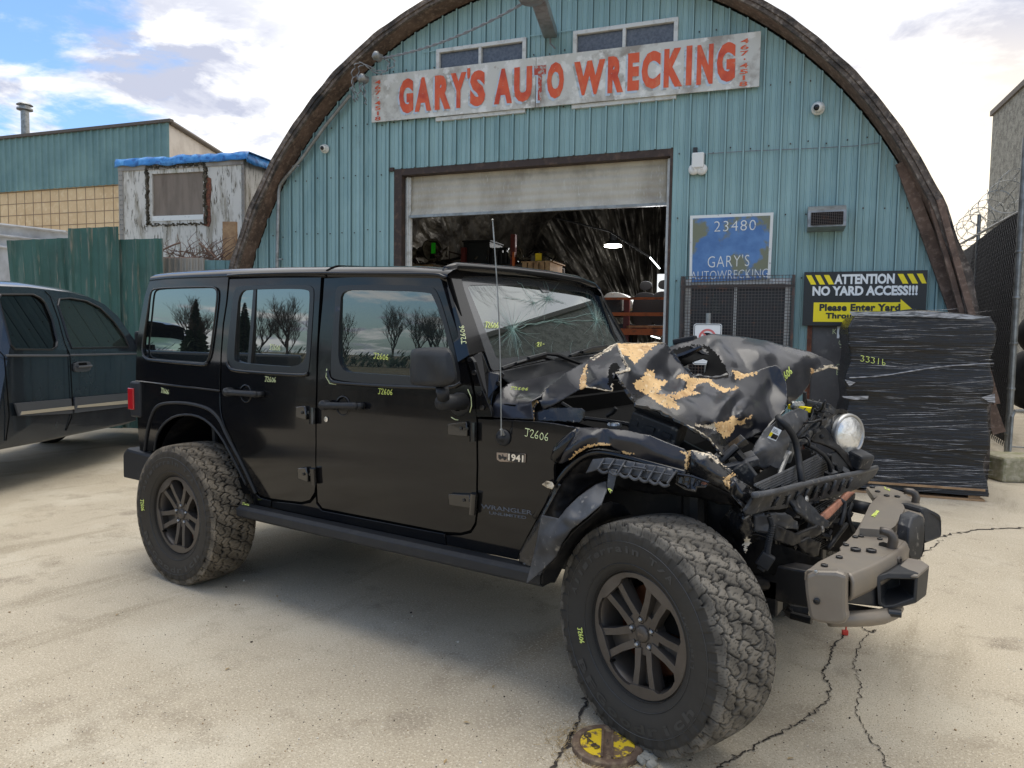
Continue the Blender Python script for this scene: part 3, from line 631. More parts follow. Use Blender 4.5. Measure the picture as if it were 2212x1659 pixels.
rs.build('letter_shade', 'signblue', sign); rl.build('red_letters', 'signred', sign); rp.build('peeled_letter', 'signred2', sign)
for xc, k in ((.020, 0), (.966, 1)):
    dg_ = MB()
    for i, ch in enumerate('467-4518'):
        yt = .90-i*.112
        if ch == '-': text_fit(dg_, '.', sg(.077), xc-.001, xc+.003, yt-.06, yt-.03, .02)
        else: text_fit(dg_, ch, sg(.077), xc-(.009 if ch != '1' else .002), xc+(.009 if ch != '1' else .003), yt-.09, yt-.005, .012)
    dg_.build('phone_numerals', 'signred', sign)
# blue address board
q = fquad([(1489, 610), (1664, 603), (1671, 459), (1491, 466)], .05)
def qd(q, off): return lambda x, y: FS(*[(q[0][k]*(1-x)+q[1][k]*x)*(1-y)+(q[3][k]*(1-x)+q[2][k]*x)*y for k in (0, 1)], off)
ad = empty('address_board', qd(q, .04)(.5, .5), "faded blue board with white border reading 23480 GARY'S AUTOWRECKING above the caged window", 'sign')
b_ = MB(); b_.prism([(0, 0), (1, 0), (1, 1), (0, 1)], [], qd(q, .055), qd(q, .035)); b_.build('white_border', 'whitepaint', ad)
b_ = MB(); b_.prism([(.035, 0), (.965, 0), (.965, .955), (.035, .955)], [], qd(q, .058), qd(q, .054)); b_.build('blue_panel', 'blueboard', ad)
b_ = MB(); text_fit(b_, '23480', qd(q, .061), .30, .80, .745, .90, -.012, spacing=1.15); text_fit(b_, "GARY'S", qd(q, .061), .23, .74, .21, .385, -.012, spacing=1.1); text_fit(b_, 'AUTOWRECKING', qd(q, .061), .02, .97, .03, .16, -.012, spacing=1.05); b_.build('white_lettering', 'whitepaint', ad)
# warning sign
q = fquad([(1733, 703), (1998, 700), (2000, 583), (1735, 588)], .05)
q[1] = (q[1][0], q[0][1]); q[2] = (q[1][0], q[3][1]); q[3] = (q[0][0], q[3][1])
wsn = empty('warning_sign', qd(q, .04)(.5, .5), 'black and yellow ATTENTION NO YARD ACCESS!!! sign partly behind the wrapped pallet', 'sign')
b_ = MB(); b_.prism([(0, 0), (1, 0), (1, 1), (0, 1)], [], qd(q, .058), qd(q, .03)); b_.build('sign_board', 'signblack', wsn)
b_ = MB(); f = qd(q, .061)
for x0 in (.015, .09, .165): b_.add([f(x0+.045-.045*0, .765), f(x0+.045+.045, .765), f(x0+.045, .94), f(x0, .94)], [(0, 1, 2, 3)])
for x0 in (.765, .84, .915): b_.add([f(x0+.045, .765), f(min(x0+.09, .995), .765), f(x0+.045, .94), f(x0, .94)], [(0, 1, 2, 3)])
b_.add([f(.09, .07), f(.80, .07), f(.80, -.0+.02), f(.93, .24), f(.80, .49), f(.80, .43), f(.09, .43)], [(0, 1, 2, 3, 4, 5, 6)])
b_.build('yellow_shapes', 'signyellow', wsn)
b_ = MB(); text_fit(b_, 'ATTENTION', f, .255, .745, .765, .95, .045, spacing=1.0); text_fit(b_, 'NO YARD ACCESS!!!', f, .075, .93, .555, .735, .045, spacing=1.0); b_.build('white_lettering', 'signwhite', wsn)
b_ = MB(); text_fit(b_, 'Please Enter Yard', qd(q, .0635), .14, .80, .27, .405, .05, spacing=1.08); text_fit(b_, 'Through Office', qd(q, .0635), .195, .73, .10, .24, .05, spacing=1.08); b_.build('black_lettering', 'signblack', wsn)
# no parking sign
npq = fquad([(1496, 790), (1557, 788), (1557, 698), (1496, 699)], .55); npq[1] = (npq[1][0], npq[0][1]); npq[2] = (npq[1][0], npq[3][1]); npq[3] = (npq[0][0], npq[3][1])
w_ = npq[1][0]-npq[0][0]; zt = npq[3][1]; c_ = (npq[0][0]+npq[1][0])/2
ns_ = empty('no_parking_sign', FS(c_, 0, .5), 'small white no parking sign with red ring on a galvanised post before the caged window', 'sign')
def rr(x0, x1, y0, y1, r, n=5):
    o = []
    for cx, cy, a0 in ((x1-r, y0+r, -90), (x1-r, y1-r, 0), (x0+r, y1-r, 90), (x0+r, y0+r, 180)):
        for i in range(n+1): t = R_(a0+90*i/n); o.append((cx+r*math.cos(t), cy+r*math.sin(t)))
    return o
hh = w_*1.5
ff = lambda off: (lambda x, y: FS(c_+x*w_, zt-hh/2+y*w_, off))
b_ = MB(); b_.prism(rr(-.5, .5, -.75, .75, .09), [], ff(.556), ff(.550)); b_.build('sign_plate', 'signwhite', ns_)
b_ = MB(); b_.prism(rr(-.475, .475, -.725, .725, .075), [list(reversed(rr(-.455, .455, -.705, .705, .06)))], ff(.558), ff(.556)); text_fit(b_, 'P', ff(.558), -.14, .16, .06, .42, .05); b_.build('black_marks', 'black', ns_)
b_ = MB(); cc = [(.31*math.cos(t), .25+.31*math.sin(t)) for t in np.linspace(0, 2*math.pi, 40)[:-1]]; ci = [(.24*math.cos(t), .25+.24*math.sin(t)) for t in np.linspace(0, 2*math.pi, 40)[:-1]][::-1]
b_.prism(cc, [ci], ff(.560), ff(.558)); b_.prism([(-.19, .40), (-.15, .44), (.19, .10), (.15, .06)], [], ff(.5605), ff(.559)); b_.build('red_ring', 'pinkred', ns_)
b_ = MB(); p = FS(c_, 0, .52); b_.tube([p, p+np.array([0, 0, zt+.12])], .028, 10); b_.build('post', 'galv', ns_)
# mesh guard
gd = empty('window_guard', FS((s0+s1)/2, OW[2], .1), 'rusty wire mesh cage bolted over the office window', 'window guard')
a = FU(1474, 603, .14); b = FU(1714, 603, .14); z1_ = FU(1474, 597, .14)[1]; z0_ = OW[2]-.1
gm = MB()
for s_ in np.arange(a[0], b[0], .036): fbox(gm, s_, s_+.006, z0_, z1_, .15, .156)
for z_ in np.arange(z0_, z1_, .036): fbox(gm, a[0], b[0], z_, z_+.006, .158, .164)
gm.build('wire_grid', 'wiremesh', gd)
gm = MB(); zc = FU(1474, 622, .14)[1]; fbox(gm, a[0]-.02, b[0]+.02, zc, zc+.03, .12, .15); fbox(gm, a[0]-.015, a[0]+.02, z0_, z1_, .0, .15); fbox(gm, b[0]-.01, b[0]+.02, z0_, z1_, .0, .15); gm.build('guard_frame', 'wiremesh', gd)
# cameras, bell, vent hood, street lamp, conduit, wires
def dome(uv, r, lab, tilt):
    p = FS(*FU(*uv, .03), .03); c = empty('security_camera', p, lab, 'security camera', 'security cameras on the front wall')
    d = -FN+np.array(tilt); b_ = MB(); b_.lathe([(r, 0), (r, .03), (r*.8, .045)], axis_m(p, -FN), 28); b_.build('mount', 'camwhite', c, smooth=True)
    q = p-FN*(.055); b_ = MB(); M = axis_m(q, d); b_.lathe([(r*.78*math.sin(t), r*.78*-math.cos(t)) for t in np.linspace(.01, 2.5, 14)], M, 28); b_.build('ball', 'camwhite', c, smooth=True)
    b_ = MB(); b_.lathe([(.0001, r*.72), (r*.40, r*.70), (r*.42, r*.60)], M, 20); b_.build('lens', 'black', c, smooth=True)
dome((703, 322), .062, 'white dome security camera left of the roller door below the arch rim', (.25, -.1, -.25)); dome((1767, 235), .072, 'white dome security camera right of the shop sign high on the teal wall', (-.45, 0, -.25))
p = FS(*FU(*T('c', [(1025, 1000)])[0], .06), .06); be = empty('alarm_bell', p, 'pale grey alarm bell box with two round gongs right of the roller door', 'alarm bell')
b_ = MB(); b_.box(p, (.14, .08, .18), RZ); b_.build('bell_box', 'camwhite', be, bev=.012)
for uu in (998, 1047):
    g_ = FS(*FU(*T('c', [(uu, 1052)])[0], .07), .05); b_ = MB(); b_.lathe([(.062, -.02), (.066, 0), (.058, .02), (.03, .032), (.0001, .036)], axis_m(g_, -FN), 24); b_.lathe([(.01, .036), (.01, .045), (.0001, .046)], axis_m(g_, -FN), 10); b_.build('gong', 'camwhite', be, smooth=True)
b_ = MB(); q = FS(*FU(*T('c', [(1008, 935)])[0], .02), .02); b_.tube([p-FN*-.03+np.array([0, 0, .08]), q], .012, 6); b_.box(q, (.05, .04, .06), RZ); b_.build('cable_stub', 'blackcable', be)
a = FU(*T('d', [(870, 108)])[0], .1); b = FU(*T('d', [(1060, 225)])[0], .1)
p = FS((a[0]+b[0])/2, (a[1]+b[1])/2, 0); vh = empty('vent_hood', p, 'battered metal vent hood with mesh mouth above the warning sign', 'vent')
hw = (b[0]-a[0])/2; ht = (a[1]-b[1])/2; pr = [(0, ht), (.12, ht*1.05), (.24, ht*.85), (.30, ht*.45), (.33, -ht*.9), (.05, -ht), (0, -ht)]
b_ = MB(); cs_ = (a[0]+b[0])/2; cz_ = (a[1]+b[1])/2
b_.prism(pr, [], lambda x, y: FS(cs_-hw, cz_+y, x), lambda x, y: FS(cs_+hw, cz_+y, x)); b_.build('hood_shell', 'galv', vh, bev=.006)
b_ = MB(); b_.prism([(-.84*hw, -ht*.75), (.84*hw, -ht*.75), (.84*hw, ht*.25), (-.84*hw, ht*.25)], [], lambda x, y: FS(cs_+x, cz_+y, .318), lambda x, y: FS(cs_+x, cz_+y, .334-y*.02)); b_.build('vent_mouth', 'dark', vh)
b_ = MB()
for x in np.linspace(-.82*hw, .82*hw, 16): b_.box(FS(cs_+x, cz_-ht*.25, .338), (.004, .004, ht), RZ)
for y in np.linspace(-ht*.75, ht*.25, 9): b_.box(FS(cs_, cz_+y, .340), (1.66*hw, .004, .004), RZ)
b_.build('vent_grille', 'wiremesh', vh)
A = FS(*FU(1189, 73, .06), .06); B = PPL(1160, -14, FP0-FN*1.15, FN)
sl2 = empty('wall_lamp', A, 'grey street lamp on a boxy arm above the shop sign', 'lamp')
b_ = MB(); d = Vector(B-A); M = axis_m((A+B)/2, d).to_3x3(); b_.box((A+B)/2, (.17, .11, d.length), M); b_.build('arm', 'galv', sl2, bev=.01)
b_ = MB(); hd = PPL(1148, 3, FP0-FN*1.2, FN); b_.lathe([(.20, .16), (.21, .10), (.15, .03), (.13, .0), (.0001, -.015)], axis_m(hd, (0, 0, 1)), 32); b_.build('lamp_head', 'galv', sl2, smooth=True)
b_ = MB(); b_.tube([A+np.array([.0, 0, -.02]), A-np.array([0, .0, .12]), A+np.array([.08, -.02, -.2])], .012, 6); b_.build('lead', 'cable', sl2)
# service cable
cb = MB(); A = FS(*FU(825, 125, .35), .35); B = PPL(1150, 3, FP0-FN*1.2, FN)+np.array([0, 0, .04]); D_ = PDEP(1290, -90, 6.5)
def sag(a, b, s_, n=24, wob=0, ph=0): return [a+(b-a)*t+np.array([wob*math.cos(t*60+ph), 0, -s_*4*t*(1-t)+wob*math.sin(t*60+ph)]) for t in np.linspace(0, 1, n)]
for ph in (0, 3.1): cb.tube(sag(A, B, .10, 90, .010, ph), .008, 6)
cb.tube(sag(B, D_, .02, 6), .009, 6)
tag(cb.build('service_cable', 'cable'), 'twisted grey overhead cable running from the arch rim to the wall lamp', 'cable')
ins = empty('cable_anchor', FS(*FU(790, 170, .3), .3), 'insulators and looped service wires hanging off the left arch rim beside the shop sign', 'cable anchor')
b_ = MB()
for (u, v) in ((815, 122), (785, 170)): p = FS(*FU(u, v, .36), .36); b_.lathe([(.03, -.07), (.06, -.05), (.05, -.01), (.065, .02), (.045, .06), (.0001, .07)], axis_m(p, (-.3, -.8, .3)), 16)
b_.build('insulator', 'galv', ins, smooth=True)
b_ = MB()
for pts in ([(825, 125), (845, 135), (830, 160), (810, 158), (800, 150), (780, 133), (765, 140), (758, 170), (768, 200)], [(825, 125), (858, 128), (845, 150), (815, 155), (795, 140), (775, 140), (772, 175), (785, 205)], [(785, 175), (775, 200), (770, 215)], [(787, 175), (788, 200), (790, 225)], [(783, 170), (765, 160), (760, 190), (766, 220)]):
    b_.tube([FS(*FU(u, v, .38), .38+.03*math.sin(i*2.1)) for i, (u, v) in enumerate(chaikin(pts, 2, False))], .008, 5)
b_.build('wire_loop', 'cable', ins)
b_ = MB(); b_.tube([FS(*FU(u, v, .10), .10) for u, v in ((757, 205), (700, 275), (650, 345), (612, 390), (605, 400), (602, 415), (600, 500), (598, 600), (596, 720))], .026, 10)
for (u, v) in ((640, 359), (603, 560)): p = FS(*FU(u, v, .10), .10); b_.box(p, (.12, .03, .02), RZ)
tag(b_.build('conduit', 'galv', smooth=False), 'grey conduit pipe running down inside the left foot of the arch', 'pipe')
b_ = MB(); b_.tube([FS(*FU(u, v, .03), .03) for u, v in ((1508, 333), (1620, 326), (1740, 321), (1850, 315), (1905, 308))], .005, 5); tag(b_.build('bell_wire', 'cable'), 'thin wire running right from the alarm bell to the arch rim', 'wire')

# ---- inside the workshop
def FD_(u, v, off): return FS(*FU(u, v, off), off)
b_ = MB(); p = FD_(1324, 533, -5.5); lampi = empty('bay_lamp', p, 'lit round bay lamp hanging inside the workshop', 'lamp')
b_.lathe([(.0001, 0), (.17, .0), (.17, .035)], axis_m(p, (0, 0, 1)), 28); b_.build('diffuser', 'lampon', lampi)
b_ = MB(); b_.lathe([(.175, .036), (.14, .09), (.08, .12), (.07, .24), (.0001, .25)], axis_m(p, (0, 0, 1)), 28); b_.build('lamp_shade', 'plastic', lampi)
pl1 = bpy.data.lights.new('bay_lamp_light', 'POINT'); pl1.energy = 55; pl1.shadow_soft_size = .15; plo = bpy.data.objects.new('bay_lamp_light', pl1); COL.objects.link(plo); plo.location = tuple(p-np.array([0, 0, .2]))
for (u0, v0, u1, v1, off, lab) in ((1404, 556, 1425, 580, -4.5, 'slanting lit strip light under the foil at the right of the workshop'), (1407, 726, 1425, 731, -6, 'short lit strip light low behind the rack in the workshop')):
    b_ = MB(); b_.tube([FD_(u0, v0, off), FD_(u1, v1, off-.4)], .013, 8); tag(b_.build('strip_light', 'tubeon'), lab, 'lamp', 'strip lights in the workshop')
b_ = MB(); b_.tube([FD_(1318, 500, -4.4), FD_(1404, 556, -4.5)], .02, 6); b_.tube([FD_(1200, 470, -3.6), FD_(1318, 500, -4.4)], .015, 6); tag(b_.build('roof_brace', 'dark'), 'dark slanting brace bar under the foil lining', 'brace')
pl2 = bpy.data.lights.new('strip_light_glow', 'POINT'); pl2.energy = 40; pl2.shadow_soft_size = .2; plo = bpy.data.objects.new('strip_light_glow', pl2); COL.objects.link(plo); plo.location = tuple(FD_(1408, 572, -4.0))
rk = empty('parts_rack', FD_(1000, 600, -2.5), 'dark red steel storage rack at the left of the workshop bay', 'rack')
b_ = MB(); zz_ = FU(1000, 573, -2.3)[1]
for u in (1001, 1108): q = FU(u, 600, -2.4); fbox(b_, q[0]-.04, q[0]+.04, 0, 3.0 if u < 1050 else zz_+.5, -2.45, -2.37)
b_.build('upright', 'rackred', rk)
b_ = MB(); s_a = FU(866, 570, -2.4)[0]-.3; s_b = FU(1190, 590, -2.4)[0]
fbox(b_, s_a, s_b, zz_-.12, zz_-.02, -2.42, -2.36); fbox(b_, s_a, s_b, zz_-.12, zz_-.02, -3.2, -3.14); fbox(b_, s_a, s_b, zz_-.02, zz_, -3.2, -2.36); b_.build('shelf', 'darkwood', rk)
def item(u, v, off=-2.7): q = FU(u, v, off); return q
b_ = MB()
for k in range(90):
    s_ = rng.uniform(s_a+.1, s_b+.15); o9 = rng.uniform(-3.1, -2.45); z9 = zz_+abs(rng.normal())*.11; M9 = Matrix.Rotation(rng.uniform(0, 3), 3, 'Z') @ Matrix.Rotation(rng.uniform(-.6, .6), 3, 'X'); w9 = rng.uniform(.03, .13)
    if rng.random() < .5: b_.box(FS(s_, z9+.03, o9), (w9, w9*rng.uniform(.4, 1), w9*rng.uniform(.3, .9)), M9, mi=int(rng.random()*3))
    else: b_.tube([FS(s_, z9, o9), FS(s_+rng.normal()*.12, z9+rng.uniform(0, .2), o9+rng.normal()*.1), FS(s_+rng.normal()*.2, z9+rng.uniform(-.02, .12), o9)], rng.uniform(.008, .03), 6, mi=int(rng.random()*3))
tag(b_.build('parts_heap', ['greaseiron', 'blackmetal', 'darkwood']), 'jumble of greasy car parts and hoses heaped along the rack shelf', 'car parts', kind='stuff')
b_ = MB()
for k in range(60): s_ = rng.uniform(DL+2.6, DR_+.6); o9 = rng.uniform(-8, -3.8); w9 = rng.uniform(.05, .3); b_.box(FS(s_, rng.uniform(.2, 1.75), o9), (w9, w9, w9*.7), Matrix.Rotation(rng.uniform(0, 3), 3, 'Z'), mi=int(rng.random()*3))
tag(b_.build('parts_heap', ['blackmetal', 'greaseiron', 'rust']), 'dim heap of car parts stacked behind the orange rack', 'car parts', kind='stuff')
# gearbox with green tag
p = FD_(905, 540, -2.7); gb = empty('gearbox', p, 'greasy gearbox with open bell housing and green tag on the rack', 'gearbox')
b_ = MB(); c = FD_(934, 540, -2.6); ax = FD*.8-FN*.6; M = axis_m(c, ax)
b_.lathe([(.20, .03), (.20, -.02), (.17, -.10), (.09, -.30), (.10, -.45), (.06, -.60), (.05, -.75)], M, 22); b_.build('housing', 'greaseiron', gb)
b_ = MB(); b_.lathe([(.20, .032), (.165, .034), (.15, -.05), (.0001, -.06)], M, 22); b_.build('bell_opening', 'greaseiron', gb)
b_ = MB(); q = FU(936, 536, -2.3); b_.prism(rect(q[0]-.04, q[0]+.04, q[1]-.09, q[1]+.09), [], fmap(-2.3), fmap(-2.305)); b_.build('tag', 'greentag', gb)
b_ = MB(); c = FD_(884, 546, -2.6); b_.lathe([(.0001, -.14), (.09, -.10), (.12, 0), (.09, .12), (.04, .16)], axis_m(c, FD), 16); tag(b_.build('alternator', 'greaseiron', smooth=True), 'small round greasy alternator left of the gearbox on the rack', 'car part')
# black box stack, engine, wheel hub
a = FU(1006, 525, -2.6); b = FU(1062, 575, -2.6); b_ = MB(); fbox(b_, a[0], b[0], zz_, a[1], -3.1, -2.5); fbox(b_, a[0]-.02, b[0]+.02, a[1], a[1]+.03, -3.12, -2.48); tag(b_.build('crate', 'plastic', bev=.01), 'tall black plastic crate standing on the rack behind the antenna', 'crate')
en = empty('engine_block', FD_(1085, 560, -2.6), 'dark greasy engine block with pulley wheel on the rack', 'engine')
b_ = MB(); q = FU(1085, 572, -2.6); fbox(b_, q[0]-.25, q[0]+.20, zz_, zz_+.22, -2.9, -2.5); fbox(b_, q[0]-.2, q[0]+.1, zz_+.22, zz_+.32, -2.85, -2.6)
for i in range(5): fbox(b_, q[0]-.22+i*.08, q[0]-.18+i*.08, zz_+.02, zz_+.26, -2.5, -2.44)
b_.build('block', 'blackmetal', en, bev=.01)
b_ = MB(); c = FD_(1114, 548, -2.5); b_.lathe([(.13, -.04), (.13, 0), (.09, .01), (.08, -.02), (.03, .0), (.0001, .02)], axis_m(c, -FN+FD*.5), 24); b_.build('pulley', 'greaseiron', en)
b_ = MB(); q = FU(1109, 560, -2.3); fbox(b_, q[0]-.02, q[0]+.02, q[1]-.2, q[1]+.12, -2.33, -2.3); tag(b_.build('rack_beam_end', 'orange'), 'short bright orange upright strip beside the pulley wheel', 'rack post')
# wooden pallets with part
b_ = MB(); a = FU(1130, 566, -2.4); b = FU(1192, 575, -2.4)
for i in range(5): fbox(b_, a[0]+.02+i*(b[0]-a[0])/5, a[0]+.10+i*(b[0]-a[0])/5, a[1]-.16, a[1]-.02, -3.0, -2.3)
fbox(b_, a[0], b[0]+.05, a[1]-.02, a[1], -3.0, -2.3); fbox(b_, a[0], b[0]+.05, a[1]-.19, a[1]-.16, -3.0, -2.3); tag(b_.build('wooden_pallet', 'palletwood'), 'broken wooden pallet sticking out of the rack under the yellow tag', 'pallet', 'pallets inside the workshop')
b_ = MB(); q = FU(1168, 558, -2.5); pmt = empty('car_part', FS(*q, -2.5), 'greasy casting with a yellow tag on top of the broken pallet', 'car part')
b_.box(FS(q[0]-.02, q[1]-.02, -2.6), (.30, .25, .12), RZ @ Matrix.Rotation(.15, 3, 'Y')); b_.lathe([(.07, -.1), (.09, 0), (.04, .12)], axis_m(FS(q[0]+.1, q[1]+.02, -2.6), FD), 14); b_.build('casting', 'greaseiron', pmt, bev=.01)
b_ = MB(); b_.prism(rect(q[0]-.055, q[0]+.055, q[1]-.05, q[1]+.07), [], fmap(-2.38), fmap(-2.384)); b_.build('tag', 'yellowtag', pmt)
b_ = MB(); a = FU(880, 570, -2.35); fbox(b_, a[0]-.1, a[0]+.5, a[1]-.06, a[1]-.02, -3, -2.35); tag(b_.build('plank_stack', 'palletwood'), 'pale splintered boards lying under the gearbox', 'boards')
# right-hand racks
rk = empty('pallet_rack', FD_(1380, 700, -4), 'orange steel pallet rack at the right side of the workshop opening', 'rack')
b_ = MB()
for (u, off) in ((1352, -3.6), (1470, -3.6)): q = FU(u, 700, off); fbox(b_, q[0]-.05, q[0]+.05, 0, FU(u, 643, off)[1], off-.08, off)
b_.build('upright', 'rackred', rk)
b_ = MB(); a = FU(1300, 643, -3.6)[0]; b = FU(1475, 643, -3.6)[0]
for v, h in ((717, .11), (645, .04), (679, .06)): z_ = FU(1400, v, -3.6)[1]; fbox(b_, a, b, z_-h/2, z_+h/2, -3.58, -3.54)
b_.build('beam', 'orange', rk)
for (u, v, lab, offx) in ((1392, 668, 'black car seat on the rack seen left of the back window', -3.9), (1432, 666, 'black car seat at the right edge of the workshop opening', -3.9)):
    q = FU(u, v, offx); st = empty('salvaged_car_chair', FS(q[0], q[1]-.3, offx), lab, 'car seat', 'car seats on the rack')
    b_ = MB(); b_.prism(chaikin([(-.20, -.32), (.20, -.32), (.22, .15), (.14, .30), (-.14, .30), (-.22, .15)], 2), [], lambda x, y: FS(q[0]+x, q[1]+y, offx-.1-.15*y), lambda x, y: FS(q[0]+x, q[1]+y, offx+.02-.15*y)); b_.build('backrest', 'seat', st, bev=.02)
    b_ = MB(); b_.prism(chaikin([(-.11, .34), (.11, .34), (.10, .50), (-.10, .50)], 2), [], lambda x, y: FS(q[0]+x, q[1]+y, offx-.14), lambda x, y: FS(q[0]+x, q[1]+y, offx-.06)); b_.build('headrest', 'seat', st, bev=.01)
    b_ = MB(); fbox(b_, q[0]-.22, q[0]+.22, q[1]-.42, q[1]-.30, offx-.1, offx+.30); b_.build('seat', 'seat', st, bev=.03)
b_ = MB(); a = FU(1404, 706, -3.7); fbox(b_, a[0]-.4, a[0]+.4, a[1]-.02, a[1]+.02, -4.4, -3.6)
for i in range(3): fbox(b_, a[0]-.38+i*.34, a[0]-.30+i*.34, a[1]-.10, a[1]-.02, -4.4, -3.6)
tag(b_.build('wooden_pallet', 'palletwood'), 'flat wooden pallet under the car seats on the orange rack', 'pallet', 'pallets inside the workshop')
b_ = MB(); a = FU(1320, 665, -4.2); b_.box(FS(a[0], a[1], -4.2), (.5, .5, .35), RZ); b_.box(FS(a[0]+.1, a[1]-.5, -4.0), (.8, .5, .4), RZ); tag(b_.build('engine_cover', 'blackmetal', bev=.03), 'dark bulky car parts stacked behind the windscreen', 'car part')
b_ = MB(); a = FU(1330, 650, -4.1); b_.prism(chaikin([(-.25, -.15), (.3, -.2), (.35, .0), (.1, .16), (-.2, .14)], 2), [], lambda x, y: FS(a[0]+x, a[1]+y, -4.0), lambda x, y: FS(a[0]+x, a[1]+y, -4.4)); tag(b_.build('car_bonnet', 'whitepaint', bev=.03), 'pale body panel leaning on the stacked parts', 'car part')

# ================================================================ AROUND THE YARD
# wrapped pallet
pc = PZ(2125, 1083, 0); pl_ = np.array([-.24, 4.50, 0]); dx = (pc-pl_); W_ = np.linalg.norm(dx); dx = dx/W_; dy = np.array([-dx[1], dx[0], 0])
wp = empty('wrapped_pallet', pl_+dx*W_/2+dy*.4, 'tall pallet load wrapped in wrinkled black stretch film marked 3331b beside the steel door', 'pallet load')
HW = 1.74
def wrapshell():
    nx, nz, r = 26, 420, .05; per = []
    DP = .80
    for (a, b, n) in (((0, 0), (W_, 0), 60), ((W_, 0), (W_, DP), 30), ((W_, DP), (0, DP), 30), ((0, DP), (0, 0), 30)):
        for i in range(n): t = i/n; per.append((a[0]+(b[0]-a[0])*t, a[1]+(b[1]-a[1])*t))
    vs = []; n = len(per); cx, cy = W_/2, DP/2
    for j in range(nz+1):
        z = .05+(HW-.05)*j/nz; zt = j/nz
        for i, (x, y) in enumerate(per):
            bul = .022*math.sin(zt*math.pi*7+.4+x*.5)+.03*mnoise.noise(Vector((x*2, z*5, y*2)))
            wr = .010*(1-abs(mnoise.noise(Vector((x*.8+z*1.0, z*13+x*.8, y*.9))))*2)+.005*mnoise.noise(Vector((x*1.2-z*3, z*36-x*1.4, y*2)))
            k = 1+(bul+wr)/1.0
            if zt < .06: k *= 1+.03*(1-zt/.06)
            if zt > .93: k *= 1-.05*((zt-.93)/.07)**2
            zz2 = z+(.05*math.sin(x/W_*math.pi) if zt > .9 else 0)*((zt-.9)/.1 if zt > .9 else 0)
            X = pl_+dx*(cx+(x-cx)*k)+dy*(cy+(y-cy)*k); vs.append((X[0], X[1], zz2))
    fs = [(j*n+i, j*n+(i+1) % n, (j+1)*n+(i+1) % n, (j+1)*n+i) for j in range(nz) for i in range(n)]
    c = len(vs); X = pl_+dx*cx+dy*cy; vs.append((X[0], X[1], HW+.09)); fs += [(nz*n+i, nz*n+(i+1) % n, c) for i in range(n)]
    return link('film_wrap', vs, fs, 'wrap', wp, smooth=True)
wrapshell()
def PF(u, v, off=.0): return PPL(u, v, pl_-dy*off, dy)
b_ = MB()
b_.tube([PF(u, v, .025) for u, v in chaikin([(1835, 816), (1900, 813), (1960, 803), (2020, 793), (2080, 788), (2147, 785)], 2, False)], .006, 5)
for k in range(110):
    v = 668+395*rng.random(); u = rng.uniform(1826, 2120); L = min(rng.uniform(25, 190), 2146-u); sl = rng.normal()*.03; r_ = rng.uniform(.0005, .0012)*(2.2 if rng.random() < .10 else 1)
    b_.tube([PF(u+L*t, v+L*t*sl+1.5*math.sin(t*3+k), .016+.012*math.sin(t*3.14)) for t in np.linspace(0, 1, 5)], [.0003, r_, r_, r_, .0003], 4)
b_.build('strand_and_glare_streaks', 'wrapw', wp)['kind'] = 'stuff'  # a film strand, plus pale streaks that paint in the film's glare
b_ = MB()
for pts in ([(1819, 856), (1876, 855), (1875, 862), (1850, 864), (1822, 859)], [(2120, 858), (2149, 850), (2150, 870), (2135, 868)], [(1825, 820), (1848, 826), (1835, 835)], [(1835, 673), (1990, 672), (2140, 684), (2100, 690), (1980, 683), (1840, 682)]):
    b_ = MB(); b_.prism(pts, [], lambda x, y: PF(x, y, .034), lambda x, y: PF(x, y, .030)); b_.build('loose_film', 'wrapw', wp)
b_ = MB()
for i in range(3): q = pl_+dx*(.08+i*(W_-.16)/2)+dy*.4; b_.box(q+np.array([0, 0, .05]), (.10, .8, .09), Matrix(((dx[0], dy[0], 0), (dx[1], dy[1], 0), (0, 0, 1))))
Mx = Matrix(((dx[0], dy[0], 0), (dx[1], dy[1], 0), (0, 0, 1)))
for t in (.02, .4, .78): b_.box(pl_+dx*W_/2+dy*t+np.array([0, 0, .011]), (W_*1.0, .10, .018), Mx); b_.box(pl_+dx*W_/2+dy*t+np.array([0, 0, .11]), (W_*1.0, .10, .02), Mx)
b_.build('pallet_base', 'palletwood', wp)
scribble('marker_writing', '3331b', (1857, 780), (14, 2.4), (1, -13), lambda u, v: PF(u, v, .032), wp, 'chalk', .0030, .82)

# chain link fence with slats on the right
fA = np.array([1.13, 8.37, 0]); fB = PDEP(2055, 560, 15.5); fB[2] = 0; fd = fB-fA; FL = np.linalg.norm(fd); fd = fd/FL; fn = np.array([-fd[1], fd[0], 0])
def FF(u, v, off=0): return PPL(u, v, fA+fn*off, fn)
def fcoord(u, v): X = FF(u, v); return float(np.dot(X-fA, fd)), float(X[2])
HF = fcoord(2190, 470)[1]; HF2 = fcoord(2070, 525)[1]
ch = empty('chain_link_fence', fA, 'tall chain link fence filled with black slats right of the workshop', 'fence')
MF = Matrix(((fd[0], -fd[1], 0), (fd[1], fd[0], 0), (0, 0, 1)))
b_ = MB(); sl_h = HF-.02
for x in np.arange(.06, FL, .075): b_.box(fA+fd*x+np.array([0, 0, .12+sl_h/2]), (.062, .012, sl_h-.1), MF)
b_.build('slats', 'slat', ch)
b_ = MB(); s_ = .13                              # woven wire
